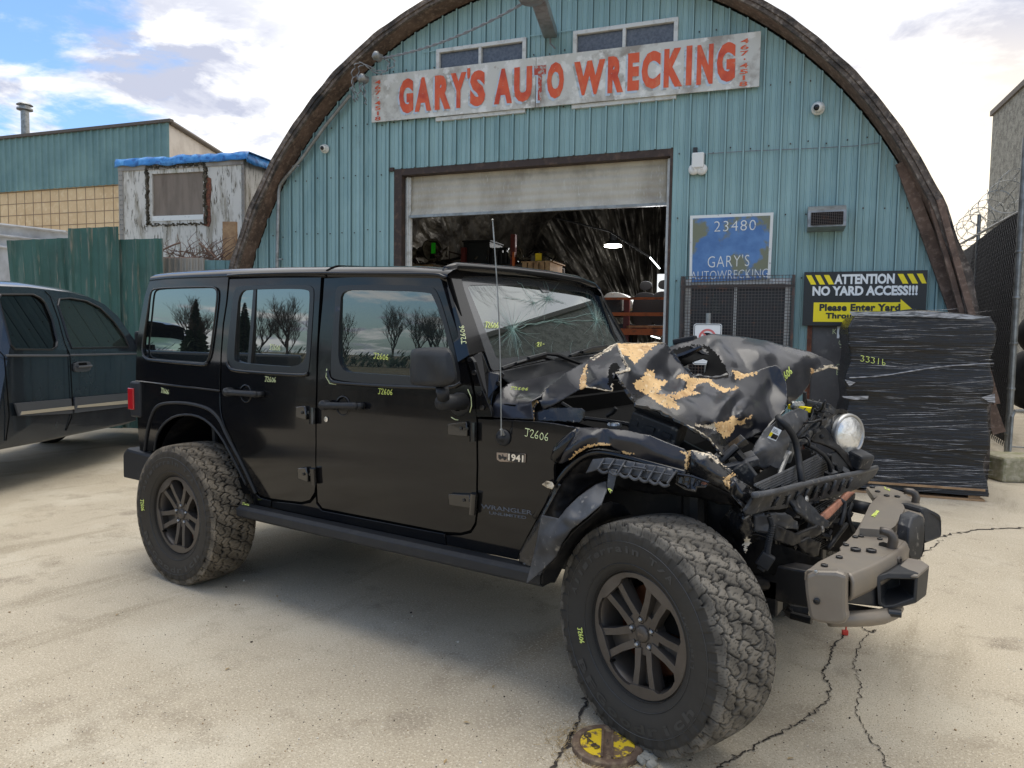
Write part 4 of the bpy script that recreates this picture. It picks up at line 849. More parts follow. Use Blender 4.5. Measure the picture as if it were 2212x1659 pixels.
for k in range(int((FL+HF)/s_*1)):
    for sgn in (1, -1):
        x0 = k*s_-(0 if sgn > 0 else -0); pts = []
        for z in np.linspace(.1, HF+.05, 2):
            x = (x0-HF+z) if sgn > 0 else (x0-z); pts.append((x, z))
        (xa, za), (xb, zb) = pts
        if xa > FL or xb > FL and xa > FL: continue
        def cl(x0_, z0_, x1_, z1_):
            if x1_ == x0_: return None
            if x0_ < 0: t = -x0_/(x1_-x0_); z0_ += (z1_-z0_)*t; x0_ = 0
            if x1_ < 0: t = -x0_/(x1_-x0_) if x1_ != x0_ else 0; z1_ = z0_+(z1_-z0_)*t; x1_ = 0
            if x1_ > FL: t = (FL-x0_)/(x1_-x0_); z1_ = z0_+(z1_-z0_)*t; x1_ = FL
            if x0_ > FL: t = (FL-x0_)/(x1_-x0_); z0_ = z0_+(z1_-z0_)*t; x0_ = FL
            return x0_, z0_, x1_, z1_
        if max(xa, xb) < 0: continue
        c = cl(xa, za, xb, zb)
        if c and abs(c[1]-c[3]) > .01: b_.tube([fA+fd*c[0]+fn*-.014*(-1 if fn[0] < 0 else 1)+np.array([0, 0, c[1]]), fA+fd*c[2]+fn*-.014*(-1 if fn[0] < 0 else 1)+np.array([0, 0, c[3]])], .0042, 4)
b_.build('chain_link', 'linkwire', ch)
b_ = MB(); b_.tube([fA+np.array([0, 0, HF+.02]), fB+np.array([0, 0, HF2 if HF2 > HF-.5 else HF])], .022, 8); b_.build('top_rail', 'galv', ch)
for x in (0, FL*.5, FL): b_ = MB(); q = fA+fd*x; b_.tube([q, q+np.array([0, 0, HF+(.95 if x == 0 else .5)])], .04 if x == 0 else .03, 12); b_.build('post', 'galv', ch)
b_ = MB()
for z in (.3, .9, 1.5, 2.1, 2.7): b_.lathe([(.046, -.02), (.05, 0), (.046, .02)], axis_m(fA+np.array([0, 0, z]), (0, 0, 1)), 14)
b_.build('clamp', 'galv', ch)
b_ = MB()
for k, dz in enumerate((.18, .38, .58)):
    pts = [fA+fd*x+np.array([0, 0, HF+dz+.03*math.sin(x*3+k)]) for x in np.arange(0, FL, .11)]; b_.tube(pts, .004, 4)
    for i, q in enumerate(pts):
        for a in (0, 1): d = rng.normal(size=3)*.02; b_.tube([q-d, q+d], .0025, 3)
tag(b_.build('barbed_wire', 'galv'), 'strands of barbed wire strung above the slatted fence', 'barbed wire')
b_ = MB(); pts = []
for t in np.linspace(0, 1, 260):
    a = t*2*math.pi*7; x = .1+t*(FL*.8); pts.append(fA+fd*(x+.10*math.cos(a))+fn*.25*math.cos(a)+np.array([0, 0, HF+.36+.26*math.sin(a)]))
b_.tube(pts, .006, 4)
for q in pts[::3]: d = rng.normal(size=3)*.022; b_.tube([q-d, q+d], .004, 3)
tag(b_.build('razor_wire', 'galv'), 'coil of razor wire looping over the top of the slatted fence', 'razor wire')
# gate piece right of the post
b_ = MB(); q = [PDEP(u, v, 9.0) for u, v in ((2180, 988), (2186, 900), (2192, 888), (2240, 886))]; b_.tube(q, .022, 8); q = [PDEP(u, v, 9.0) for u, v in ((2182, 965), (2240, 968))]; b_.tube(q, .01, 6)
tag(b_.build('gate_frame', 'galv'), 'low bent galvanised gate pipe right of the tall fence post', 'gate')
b_ = MB(); c0 = PDEP(2240, 800, 16); b_.lathe([(.25, -.2), (.55, -.22), (.68, -.15), (.70, 0), (.68, .15), (.55, .22), (.25, .2)], axis_m((c0[0], c0[1], .72), (.6, -.8, 0)), 36); tag(b_.build('loader_tyre', 'rubber_front', smooth=True), 'big black machine tyre beyond the fence at the right edge', 'tyre')
b_ = MB(); c0 = PDEP(2245, 735, 17); b_.lathe([(.18, -.15), (.40, -.16), (.48, -.1), (.48, .1), (.40, .16), (.18, .15)], axis_m((c0[0], c0[1], 1.75), (.6, -.8, 0)), 36); tag(b_.build('loader_tyre', 'rubber_front', smooth=True), 'smaller dark tyre lying above the big tyre at the right edge', 'tyre')
# concrete block and tall concrete building
c0 = PZ(2190, 1042, 0); bx_ = MB(); d = np.array([.83, .56, 0]); d2 = np.array([-.56, .83, 0]); Mb = Matrix(((d[0], d2[0], 0), (d[1], d2[1], 0), (0, 0, 1)))
bx_.box(c0+d*.13+d2*.22+np.array([0, 0, .135]), (.56, .5, .27), Mb, taper=.93); tag(bx_.build('concrete_block', 'mossblock', bev=.03), 'rough mossy concrete block at the foot of the fence post', 'concrete block')
cbd = empty('concrete_building', PDEP(2190, 735, 26), 'tall rough grey concrete building beyond the fence at the right edge', 'building')
A = PDEP(2145, 250, 26); B = PDEP(2500, -68, 15.5); C3 = A+np.array([-2, 12, 0]); A0 = A.copy(); A0[2] = 0; B0 = B.copy(); B0[2] = 0
zt_ = A[2]
b_ = MB(); dA = (B0-A0)/np.linalg.norm(B0-A0); nA = np.array([-dA[1], dA[0], 0]); b_.prism([(0, 0), (22, 0), (22, zt_), (0, zt_)], [], lambda x, y: A0+dA*x+np.array([0, 0, y]), lambda x, y: A0+dA*x+nA*10+np.array([0, 0, y])); b_.build('wall', 'concrete', cbd)
b_ = MB(); b_.prism([(-.08, zt_), (22, zt_), (22, zt_+.18), (-.08, zt_+.18)], [], lambda x, y: A0+dA*x-nA*.08+np.array([0, 0, y]), lambda x, y: A0+dA*x+nA*10+np.array([0, 0, y])); b_.build('parapet', 'roofedge', cbd)

# neighbour building on the left: teal siding over tan blocks
nA_ = PDEP(365, 262, 24); nR = nA_.copy(); nR[2] = 0
nL = PDEP(0, 296, 26.5); dN = nL-nA_; HNB = nA_[2]; dN[2] = 0; dN /= np.linalg.norm(dN); nN = np.array([dN[1], -dN[0], 0])
if np.dot(nN, CAM-nR) < 0: nN = -nN
def NB(x, z, off=0): return nR+dN*x+nN*off+np.array([0, 0, z])
def nbu(u, v): X = PPL(u, v, nR, nN); return float(np.dot(X-nR, dN)), float(X[2])
zb_ = nbu(200, 402)[1]; zt_ = nbu(200, 282)[1]
nb = empty('neighbour_building', nR, 'long low building with ribbed teal siding above tan block wall', 'building')
b_ = MB(); LN = 22; x = 0
while x < LN:
    for x0, x1, h0, h1 in ((0, .04, 0, .05), (.04, .10, .05, .05), (.10, .14, .05, 0), (.14, .30, 0, 0)): b_.add([NB(x+x0, zb_, h0), NB(x+x1, zb_, h1), NB(x+x1, zt_, h1), NB(x+x0, zt_, h0)], [(0, 1, 2, 3)])
    x += .30
b_.build('siding', 'teal2', nb)
b_ = MB(); zs = zb_
b_.prism([(0, 0), (LN, 0), (LN, zb_+.05), (0, zb_+.05)], [], lambda x, y: NB(x, y, -.06), lambda x, y: NB(x, y, -.5)); b_.build('block_wall', 'tanblock', nb)
b_ = MB(); z = zb_-.02
while z > 1: b_.prism([(0, z-.012), (LN, z-.012), (LN, z+.012), (0, z+.012)], [], lambda x, y: NB(x, y, -.052), lambda x, y: NB(x, y, -.062)); z -= .42
for x in np.arange(0, LN, .42): b_.prism([(x, 1), (x+.02, 1), (x+.02, zb_), (x, zb_)], [], lambda x_, y: NB(x_, y, -.050), lambda x_, y: NB(x_, y, -.062))
b_.build('block_joints', 'mortar', nb)
sN = nR-nN*16; cz = PDEP(500, 318, 31)[2]      # end wall going away to the right
pB = PDEP(570, 340, 33); eD = pB-nA_; eD[2] = 0; eD /= np.linalg.norm(eD)
if abs(np.dot(eD, nN)) < .3: eD = -nN
zf = float(nA_[2]); b_ = MB(); b_.add([nR, nR+eD*14, nR+eD*14+np.array([0, 0, zf]), nR+np.array([0, 0, zf])], [(0, 1, 2, 3)]); b_.add([nR+np.array([0, 0, 0]), nR+eD*14, NB(LN, 0)+eD*14, NB(LN, 0)], [(0, 1, 2, 3)])
b_.build('end_wall', 'paleblock', nb)
b_ = MB()
b_.prism([(-.15, zt_-.0), (LN, zt_), (LN, zf+.05 if zf > zt_ else zt_+.15), (-.15, zf+.05 if zf > zt_ else zt_+.15)], [], lambda x, y: NB(x, y, .12), lambda x, y: NB(x, y, -.05)); b_.build('fascia', 'roofedge', nb)
b_ = MB(); e0 = nR+np.array([0, 0, zf]); b_.tube([e0, e0+eD*14], .09, 6); zq = zf-.1; b_.add([NB(-.1, zq, 0), NB(LN, zq, 0), NB(LN, zq, 0)+eD*14, NB(-.1, zq, 0)+eD*14], [(0, 1, 2, 3)]); b_.build('roof', 'roofedge', nb)
p = PPL(55, 290, nR-nN*1.0, nN); b_ = MB(); zc = PPL(55, 225, nR-nN*1.0, nN)[2]
b_.lathe([(.14, -1), (.14, zc-p[2]-.25), (.27, zc-p[2]-.22), (.27, zc-p[2]-.16), (.18, zc-p[2]-.15), (.18, zc-p[2]-.06), (.28, zc-p[2]-.04), (.20, zc-p[2]+.03), (.0001, zc-p[2]+.06)], axis_m(p, (0, 0, 1)), 20); b_.build('chimney', 'galv', nb, smooth=False)

# mildewed trailer with boarded window
tR = PDEP(527, 340, 12.6); tL = PDEP(256, 360, 13.3); tR[2] = 0; tL[2] = 0; tD = tR-tL; TW = np.linalg.norm(tD); tD /= TW; tN = np.array([tD[1], -tD[0], 0])
if np.dot(tN, CAM-tL) < 0: tN = -tN
def TR_(x, z, off=0): return tL+tD*x+tN*off+np.array([0, 0, z])
def tu(u, v, off=0): X = PPL(u, v, tL+tN*off, tN); return float(np.dot(X-tL, tD)), float(X[2])
zt_ = tu(400, 343)[1]; trl = empty('storage_trailer', TR_(TW/2, 0), 'mildewed white box trailer with a boarded up mossy window under a blue tarp', 'trailer')
b_ = MB(); eR = -tN*7
wi = [tu(330, 478), tu(440, 476), tu(440, 370), tu(330, 374)]; wx0, wx1, wz0, wz1 = wi[0][0], wi[1][0], wi[0][1], wi[2][1]
b_.prism([(0, .9), (TW, .9), (TW, zt_), (0, zt_)], [[(wx0, wz0), (wx0, wz1), (wx1, wz1), (wx1, wz0)]], lambda x, y: TR_(x, y), lambda x, y: TR_(x, y, -.06))
b_.add([TR_(TW, .9), TR_(TW, .9, -7), TR_(TW, zt_, -7), TR_(TW, zt_)], [(0, 1, 2, 3)]); b_.add([TR_(0, zt_-.01), TR_(TW, zt_-.01), TR_(TW, zt_-.01, -7), TR_(0, zt_-.01, -7)], [(0, 1, 2, 3)]); b_.add([TR_(0, .9), TR_(0, .9, -7), TR_(0, zt_, -7), TR_(0, zt_)], [(0, 1, 2, 3)])
b_.build('box_wall', 'trailer', trl)
b_ = MB(); b_.prism([(wx0, wz0), (wx1, wz0), (wx1, wz1), (wx0, wz1)], [], lambda x, y: TR_(x, y, -.03), lambda x, y: TR_(x, y, -.05)); wn_ = b_.build('boarded_window', 'plywood', trl)
b_ = MB(); b_.prism([(wx0, wz0-.0), (wx1, wz0), (wx1, wz0+.09), (wx0, wz0+.09)], [], lambda x, y: TR_(x, y, .01), lambda x, y: TR_(x, y, -.02)); b_.build('sill_strip', 'whitepaint', wn_)
b_ = MB(); rj = []
for (xa, za, xb, zb2) in ((wx0-.10, wz0-.05, wx0-.10, wz1+.12), (wx0-.10, wz1+.12, wx1+.06, wz1+.12), (wx1+.05, wz1+.12, wx1+.05, wz0-.05), (wx0-.1, wz0-.07, wx1+.05, wz0-.07)):
    for t in np.linspace(0, 1, 64):
        x = xa+(xb-xa)*t; z = za+(zb2-za)*t; r_ = rng.uniform(.02, .05) if (za == zb2 and za > wz1) or xa == xb else rng.uniform(.01, .02); b_.box(TR_(x+rng.normal()*.012, z+rng.normal()*.012, .01), (r_, .04, r_*1.2), Matrix.Rotation(rng.uniform(0, 3), 3, 'Y'))
b_.build('mossy_seal', 'moss', wn_)
b_ = MB(); q = [tu(446, 382), tu(456, 385), tu(457, 410), tu(454, 440), tu(456, 478), tu(452, 490), tu(442, 488), tu(440, 470), tu(446, 430)]; b_.prism(q, [], lambda x, y: TR_(x, y, .012), lambda x, y: TR_(x, y, .0)); b_.build('rust_patch', 'rust', trl)
b_ = MB(); b_.prism([(0, zt_-.16), (TW, zt_-.16), (TW, zt_-.04), (0, zt_-.04)], [], lambda x, y: TR_(x, y, .02), lambda x, y: TR_(x, y, 0)); b_.prism([(0, .9), (.10, .9), (.10, zt_-.16), (0, zt_-.16)], [], lambda x, y: TR_(x, y, .012), lambda x, y: TR_(x, y, 0)); b_.prism([(TW-.05, .9), (TW+.01, .9), (TW+.01, zt_-.16), (TW-.05, zt_-.16)], [], lambda x, y: TR_(x, y, .012), lambda x, y: TR_(x, y, 0)); b_.build('corner_trim', 'greyfence', trl)
b_ = MB()
for z in np.arange(1.2, zt_, .09):
    for x in (.035, .075, TW-.03): b_.box(TR_(x, z, .016), (.016, .012, .016))
b_.build('rivets', 'galv', trl)['kind'] = 'stuff'
b_ = MB()
for x in (TW*.3, TW*.7): b_.lathe([(.2, -.12), (.48, -.12), (.5, 0), (.48, .12), (.2, .12)], axis_m(TR_(x, .5, -1), tD), 24)
b_.build('wheels', 'rubber_front', trl)
vs = []; fs = []; nx = 60; prof_ = [(.05, -.09), (.04, -.05), (.035, .0), (.0, .06), (-1, .07), (-7, .06)]
for i in range(nx+1):
    x = -.05+(TW+.15)*i/nx
    for k, (of, dz) in enumerate(prof_): jz = .035*mnoise.noise(Vector((x*4, k*2.0, 0)))+(.05*mnoise.noise(Vector((x*1.3, 3, 0))) if k == 0 else 0); vs.append(TR_(x, zt_+dz+jz, of+.03*mnoise.noise(Vector((x*7, k, 4)))))
for i in range(nx):
    for k in range(5): a_ = i*6+k; fs.append((a_, a_+1, a_+7, a_+6))
n0 = len(vs)
for i in range(31):
    o_ = .05-7*i/30
    for k, dz in enumerate((.05, -.05, -.13)): vs.append(TR_(TW+.06+.02*k, zt_+dz+.03*mnoise.noise(Vector((o_*3, k, 7))), o_))
for i in range(30):
    for k in range(2): a_ = n0+i*3+k; fs.append((a_, a_+1, a_+4, a_+3))
o_ = link('tarp', vs, fs, 'tarp', smooth=True, solid=.01); tag(o_, 'bright blue tarpaulin draped over the roof edge of the old trailer', 'tarp')

# sheet metal fence on the left
gf = empty('sheet_metal_fence', PDEP(180, 800, 11), 'tall patched green corrugated metal fence behind the pickup truck', 'fence')
P0f = PDEP(15, 520, 11.2); P1f = PDEP(352, 517, 10.9); dF = P1f-P0f; dF[2] = 0; LF = np.linalg.norm(dF); dF /= LF; nF = np.array([dF[1], -dF[0], 0])
if np.dot(nF, CAM-P0f) < 0: nF = -nF
def GU(u, v, off=0): X = PPL(u, v, P0f+nF*off, nF); return float(np.dot(X-P0f, dF)), float(X[2])
def corrug(name, poly_top, off, matn, parent, rib=.155, amp=.03, duty=.55, lean=0):
    """sheet between two picture columns: poly_top = (u0, v0, u1, v1)"""
    x0, z0 = GU(poly_top[0], poly_top[1], off); x1, z1 = GU(poly_top[2], poly_top[3], off); vs = []; fs = []; xs = []
    x = x0
    while x < x1:
        xs += [(x, 0), (x+rib*.07, amp), (x+rib*.22, amp), (x+rib*.29, 0), (x+rib*.6, 0), (x+rib*.64, amp*.3), (x+rib*.68, 0)]; x += rib
    xs = [q for q in xs if q[0] < x1]+[(x1, 0)]
    for x, h in xs:
        t = (x-x0)/(x1-x0); zt2 = z0+(z1-z0)*t
        for z in np.linspace(0, zt2, 9): vs.append(P0f*np.array([1, 1, 0])+dF*(x+lean*(1-z/zt2))+nF*(off+h+.01*mnoise.noise(Vector((x, z, off))))+np.array([0, 0, z]))
    for i in range(len(xs)-1):
        for k in range(8): a_ = i*9+k; fs.append((a_, a_+1, a_+10, a_+9))
    return link(name, vs, fs, matn, parent)
corrug('panel', (14, 520, 149, 514), 0, 'greenfence', gf, .42, lean=.20); corrug('panel', (147, 494, 256, 489), .07, 'greenfence', gf, .30); corrug('panel', (246, 518, 352, 515), .02, 'greenfence', gf, .32)
gy = empty('corrugated_sheet_fence', PDEP(440, 700, 11), 'low weathered grey corrugated sheets between green fence and workshop', 'fence')
corrug('panel', (352, 557, 442, 557), -.3, 'greyfence', gy, .095, .03); corrug('panel', (440, 562, 525, 563), -.34, 'teal2', gy, .16, .02)
b_ = MB(); a = PDEP(495, 480, 11.6); b = PDEP(500, 640, 11.6); b_.box(((a+b)/2)*np.array([1, 1, 0])+np.array([0, 0, a[2]/2]), (.22, .06, a[2]), Matrix.Rotation(.5, 3, 'Z')); tag(b_.build('wooden_board', 'palletwood'), 'upright weathered wooden board between the trailer and the arch foot', 'board')
# brambles
b_ = MB()
for k in range(46):
    u = rng.uniform(358, 495); v0 = rng.uniform(556, 575); pts = [PDEP(u, v0, 11.4)]; a = rng.uniform(-1.3, 1.3)
    for i in range(6): a += rng.normal()*.35; q = pts[-1]+np.array([.83*math.sin(a), .56*math.sin(a), math.cos(a)*.6+.05])*rng.uniform(.06, .14); pts.append(q)
    b_.tube(pts, [.010*(1-i/8) for i in range(7)], 4)
for pts in ([(330, 556), (380, 558), (430, 556)], [(352, 540), (372, 530), (390, 524)], [(430, 525), (455, 545), (470, 562)], [(485, 545), (470, 560), (450, 566)]): b_.tube([PDEP(u, v, 11.3) for u, v in chaikin(pts, 2, False)], .014, 5)
tag(b_.build('bramble', 'twig'), 'bare brown bramble stems tangled over the grey corrugated sheets', 'bush')
# pale shed far left
b_ = MB(); q = [PDEP(-60, 478, 15), PDEP(150, 502, 14.3)]; d = q[1]-q[0]; d[2] = 0; L = np.linalg.norm(d); d /= L; n_ = np.array([d[1], -d[0], 0])
ps_ = empty('pale_shed', q[0]*np.array([1, 1, 0]), 'dirty white flat roofed shed wall at the left edge behind the green fence', 'shed')
z0a, z1a = q[0][2], q[1][2]
Q0 = q[0]*np.array([1, 1, 0]); b_.add([Q0, Q0+d*L, Q0+d*L+np.array([0, 0, z1a]), Q0+np.array([0, 0, z0a]), Q0-n_*3, Q0-n_*3+np.array([0, 0, z0a]), Q0+d*L-n_*3, Q0+d*L-n_*3+np.array([0, 0, z1a])], [(0, 1, 2, 3), (0, 3, 5, 4), (1, 6, 7, 2), (3, 2, 7, 5)]); b_.build('wall', 'palewall', ps_)
b_ = MB()
for dz in (0, .22, .45): b_.tube([Q0+n_*.06+np.array([0, 0, z0a-dz]), Q0+d*L+n_*.06+np.array([0, 0, z1a-dz])], .03, 6)
b_.build('cladding_ridge', 'palewall', ps_)

# pickup truck on the left
TD = np.array([math.cos(R_(121.9)), math.sin(R_(121.9)), 0]); TO = np.array([-6.28, -.56, 0]); TN = np.array([TD[1], -TD[0], 0])      # TN points to the camera side
if np.dot(TN, CAM-TO) < 0: TN = -TN
def tside(z): return -.03 if z < 1.25 else -.03-(z-1.25)*.30
def TU(u, v, off=0):
    z = 1.0
    for _ in range(6): X = PPL(u, v, TO+TN*(tside(z)+off), TN); z = float(X[2])
    return float(np.dot(X-TO, TD)), z
def TP(x, z, off=0): return TO+TD*x+TN*((-.03-.05*max(0, (.75-z))**2*4 if z < 1.25 else tside(z))+off)+np.array([0, 0, z])
truck = empty('pickup_truck', TO+TD*1.5-TN*.95, 'dark dusty pickup truck with grey door moulding parked at the left edge', 'pickup truck')
def tplate(name, outer, holes, matn, parent, off=0, th_=.03, ch_=0, **k):
    o2 = [TU(*p) for p in outer]; h2 = [[TU(*p) for p in h] for h in holes]
    if ch_: o2 = chaikin(o2, ch_); h2 = [chaikin(h, ch_) for h in h2]
    m_ = MB(); m_.prism(o2, h2, lambda x, y: TP(x, y, off), lambda x, y: TP(x, y, off-th_)); ob = m_.build(name, matn, parent, **k)
    bm = bmesh.new(); bm.from_mesh(ob.data)
    for zc in (1.25, .95, .75, .6, .5):
        bmesh.ops.bisect_plane(bm, geom=bm.verts[:]+bm.edges[:]+bm.faces[:], plane_co=(0, 0, zc), plane_no=(0, 0, 1))
    ob_l = root_off(parent)
    bm.to_mesh(ob.data); bm.free(); return ob
R1 = lambda p: [(x*.4861, 172.8+y*.4861) for x, y in p]
# glass outlines
g_r = [(2, 636), (70, 636), (85, 643), (97, 655), (112, 690), (123, 738), (121, 750), (112, 755), (30, 754), (22, 745), (8, 690), (-4, 645)]
g_f = [(128, 646), (150, 644), (185, 650), (215, 665), (245, 695), (268, 728), (277, 748), (275, 750), (154, 752), (145, 725), (135, 690), (125, 660)]
roof_line = [(-14, 617), (60, 620), (100, 625), (150, 631), (190, 641), (225, 657), (255, 683), (275, 712), (290, 733), (297, 750)]
low = [(297, 760), (298, 908), (270, 918), (160, 940), (100, 954), (-14, 975)]
tplate('cab_side', roof_line+low, [g_r, g_f], 'truckpaint', truck, bev=.006)
gl = [tplate('rear_side_window', g_r, [], 'trucktint', truck, -.012, .006), tplate('front_side_window', g_f, [], 'truckglass', truck, -.012, .006)]
def tline(name, pts, r, off, matn, parent):
    m_ = MB(); m_.tube([TP(*TU(*p), off) for p in pts], r, 6); return m_.build(name, matn, parent)
tline('window_trim', g_f+[g_f[0]], .010, .004, 'trimline', truck); tline('window_trim', g_r+[g_r[0]], .010, .004, 'trimline', truck)
for pts in ([(97, 629), (108, 640), (126, 690), (139, 740), (147, 758), (151, 768), (156, 860), (156, 900), (146, 930)], [(-2, 758), (9, 770), (17, 860), (20, 900), (16, 952)]): tline('door_gap', pts, .005, .0005, 'dark', truck)
tline('belt_strip', [(10, 768), (60, 768), (146, 768)], .012, .003, 'trucktrim', truck); tline('belt_strip', [(150, 767), (296, 764)], .012, .003, 'trucktrim', truck)
tplate('door_moulding', [(28, 871), (150, 861), (154, 893), (37, 899)], [], 'trucktrim', truck, .022, .02, bev=.004); tplate('door_moulding', [(158, 859), (296, 847), (296, 876), (158, 892)], [], 'trucktrim', truck, .022, .02, bev=.004)
tplate('trim_strip', [(41, 889), (154, 877), (155, 884), (39, 896)], [], 'beige', truck, .030, .01); tplate('trim_strip', [(163, 876), (296, 862), (296, 870), (162, 881)], [], 'beige', truck, .030, .01)
hb = tplate('door_handle', [(160, 782), (190, 780), (195, 785), (195, 797), (190, 802), (163, 804), (158, 798)], [], 'trucktrim', truck, .012, .02, ch_=1, bev=.003)
tline('handle_grip', [(162, 792), (175, 792), (192, 790)], .013, .03, 'trucktrim', hb); tplate('handle_recess', [(167, 784), (184, 783), (186, 788), (168, 790)], [], 'dark', hb, .014, .002)
m_ = MB(); q = TU(291, 735); m_.box(TP(q[0]+.05, q[1], .12), (.12, .26, .22), Matrix(((TD[0], TN[0], 0), (TD[1], TN[1], 0), (0, 0, 1)))); m_.build('mirror', 'plastic', truck, bev=.03)
# rest of the truck: roof, far side, bonnet, bed, wheels, interior
W2 = -1.85
def TQ(x, w_, z): return TO+TD*x+TN*w_+np.array([0, 0, z])
rl_ = [TU(*p) for p in roof_line]; m_ = MB(); n = len(rl_); rows = []
for w_, dz in ((0, 0), (-.06, .03), (-.2, .055), (-.5, .065), (-1.0, .07), (-1.4, .065), (-1.66, .03), (-1.72, 0)):
    rows.append([TO+TD*x+TN*(tside(z)+.0+w_*(1 if True else 0))+np.array([0, 0, z+dz]) for x, z in rl_])
vs = [p for r_ in rows for p in r_]; fs = [(k*n+i, k*n+i+1, (k+1)*n+i+1, (k+1)*n+i) for k in range(7) for i in range(5)]
m_.add(vs, fs); m_.build('roof', 'truckpaint', truck, smooth=True)
m_ = MB(); m_.add(vs, [(k*n+i, k*n+i+1, (k+1)*n+i+1, (k+1)*n+i) for k in range(1, 6) for i in range(5, n-1)]); m_.build('windscreen', 'truckglass', truck, smooth=True)
m_ = MB()
m_.box(TQ(1.3, -1.78, .85), (3.3, .05, .85), Matrix(((TD[0], TN[0], 0), (TD[1], TN[1], 0), (0, 0, 1)))); MTr = Matrix(((TD[0], TN[0], 0), (TD[1], TN[1], 0), (0, 0, 1)))
m_.box(TQ(3.55, -.93, .98), (1.35, 1.66, .62), MTr); m_.box(TQ(-1.6, -.93, .98), (2.6, 1.66, .75), MTr); m_.build('body_shell', 'truckpaint', truck, bev=.06)
m_ = MB(); m_.box(TQ(1.2, -.93, .55), (5.9, 1.5, .12), MTr); m_.box(TQ(.3, -.95, 1.0), (.15, 1.5, .9), MTr); m_.box(TQ(2.0, -.93, 1.05), (.4, 1.5, .3), MTr); m_.build('floor_and_dash', 'dark', truck)
m_ = MB(); m_.box(TQ(.95, -.45, 1.05), (.15, .5, .65), MTr); m_.box(TQ(.95, -1.3, 1.05), (.15, .5, .65), MTr); m_.build('seat', 'trucktrim', truck, bev=.05)
for x in (3.1, -2.2):
    for w_ in (-.12, -1.72): m_ = MB(); m_.lathe([(.22, -.12), (.36, -.12), (.39, -.08), (.39, .08), (.36, .12), (.22, .12), (.20, .08), (.0001, .06)], axis_m(TQ(x, w_, .39), TN), 32); m_.build('wheel', 'rubber_front', truck)

# valve cover in the ground
mc = PZ(1312, 1606, .02); lid = empty('valve_cover', (mc[0], mc[1], 0), 'round rusty iron gas valve cover with chipped yellow paint beside the front tyre', 'valve cover')
RM = .128; Mz = axis_m((mc[0], mc[1], 0), (0, 0, 1)); m_ = MB(); m_.lathe([(RM, -.01), (RM, .020), (RM-.006, .024), (RM*.80, .024), (RM*.78, .020), (.0001, .020)], Mz, 48); m_.build('lid', 'lidiron', lid, bev=.002)
rdir = ray(1312, 1606)[:2]; ang = math.atan2(rdir[1], rdir[0])-math.pi/2
ca, sa = math.cos(ang), math.sin(ang)
def LM(x, y, z=.0225): return (mc[0]+ca*x-sa*y, mc[1]+sa*x+ca*y, z)
m_ = MB()
for sgn in (-1, 1):
    a0 = math.asin(.018/(RM*.75)); pts = [(sgn*RM*.76*math.cos(t), RM*.76*math.sin(t)) for t in np.linspace(-math.pi/2+a0+.1, math.pi/2-a0-.1, 20)]
    pts = [(x, y) for x, y in pts]; pts = [(sgn*.02, -RM*.70)]+pts+[(sgn*.02, RM*.70)]
    m_.prism(pts if sgn > 0 else pts[::-1], [], lambda x, y: LM(x, y, .0225), lambda x, y: LM(x, y, .018))
m_.build('yellow_segment', 'lidyellow', lid)
m_ = MB(); m_.prism(rect(-.004, .004, -RM*.72, RM*.72), [], lambda x, y: LM(x-.018, y, .0265), lambda x, y: LM(x-.018, y, .02)); m_.prism(rect(-.004, .004, -RM*.72, RM*.72), [], lambda x, y: LM(x+.018, y, .0265), lambda x, y: LM(x+.018, y, .02)); m_.build('raised_rib', 'lidiron', lid)
m_ = MB()
for ch_, x, y, rot in (('G', -.074, .035, 0.15), ('A', -.066, .0, .4), ('S', -.042, -.032, .7), ('T', .0, .012, 0), ('O', .0, -.006, 0)):
    sz = .017 if ch_ in 'GAS' else .007
    def f(a, b, x=x, y=y, rot=rot): return LM(x+math.cos(rot)*a-math.sin(rot)*b, y+math.sin(rot)*a+math.cos(rot)*b, .0262)
    text_fit(m_, ch_, f, -sz*.8, sz*.8, -sz, sz, .02)
m_.build('lid_letters', 'lidletter', lid)
m_ = MB()
for k in range(500):
    t = rng.uniform(0, 2*math.pi); r_ = RM*(1+abs(rng.normal())*.35); x = mc[0]+r_*math.cos(t)-.04*(rng.random()); y = mc[1]+r_*math.sin(t)
    if (math.sin(t) > .6): continue
    a = rng.uniform(0, 3.14); L = rng.uniform(.006, .028); m_.tube([(x, y, .003), (x+L*math.cos(a), y+L*math.sin(a), .004+rng.random()*.008)], .0009, 3)
tag(m_.build('straw_litter', 'straw'), 'dry grass litter scattered round the iron valve cover', 'litter', kind='stuff')
m_ = MB()
for k in range(7): a = k*1.3; q = PZ(1400+rng.normal()*10, 1640+rng.normal()*6, .012); m_.box(q, (.035, .028, .02), Matrix.Rotation(a, 3, 'Z') @ Matrix.Rotation(.3*a, 3, 'X'))
tag(m_.build('broken_concrete', 'concrete', bev=.004), 'small broken concrete lumps between valve cover and tyre', 'rubble', kind='stuff')
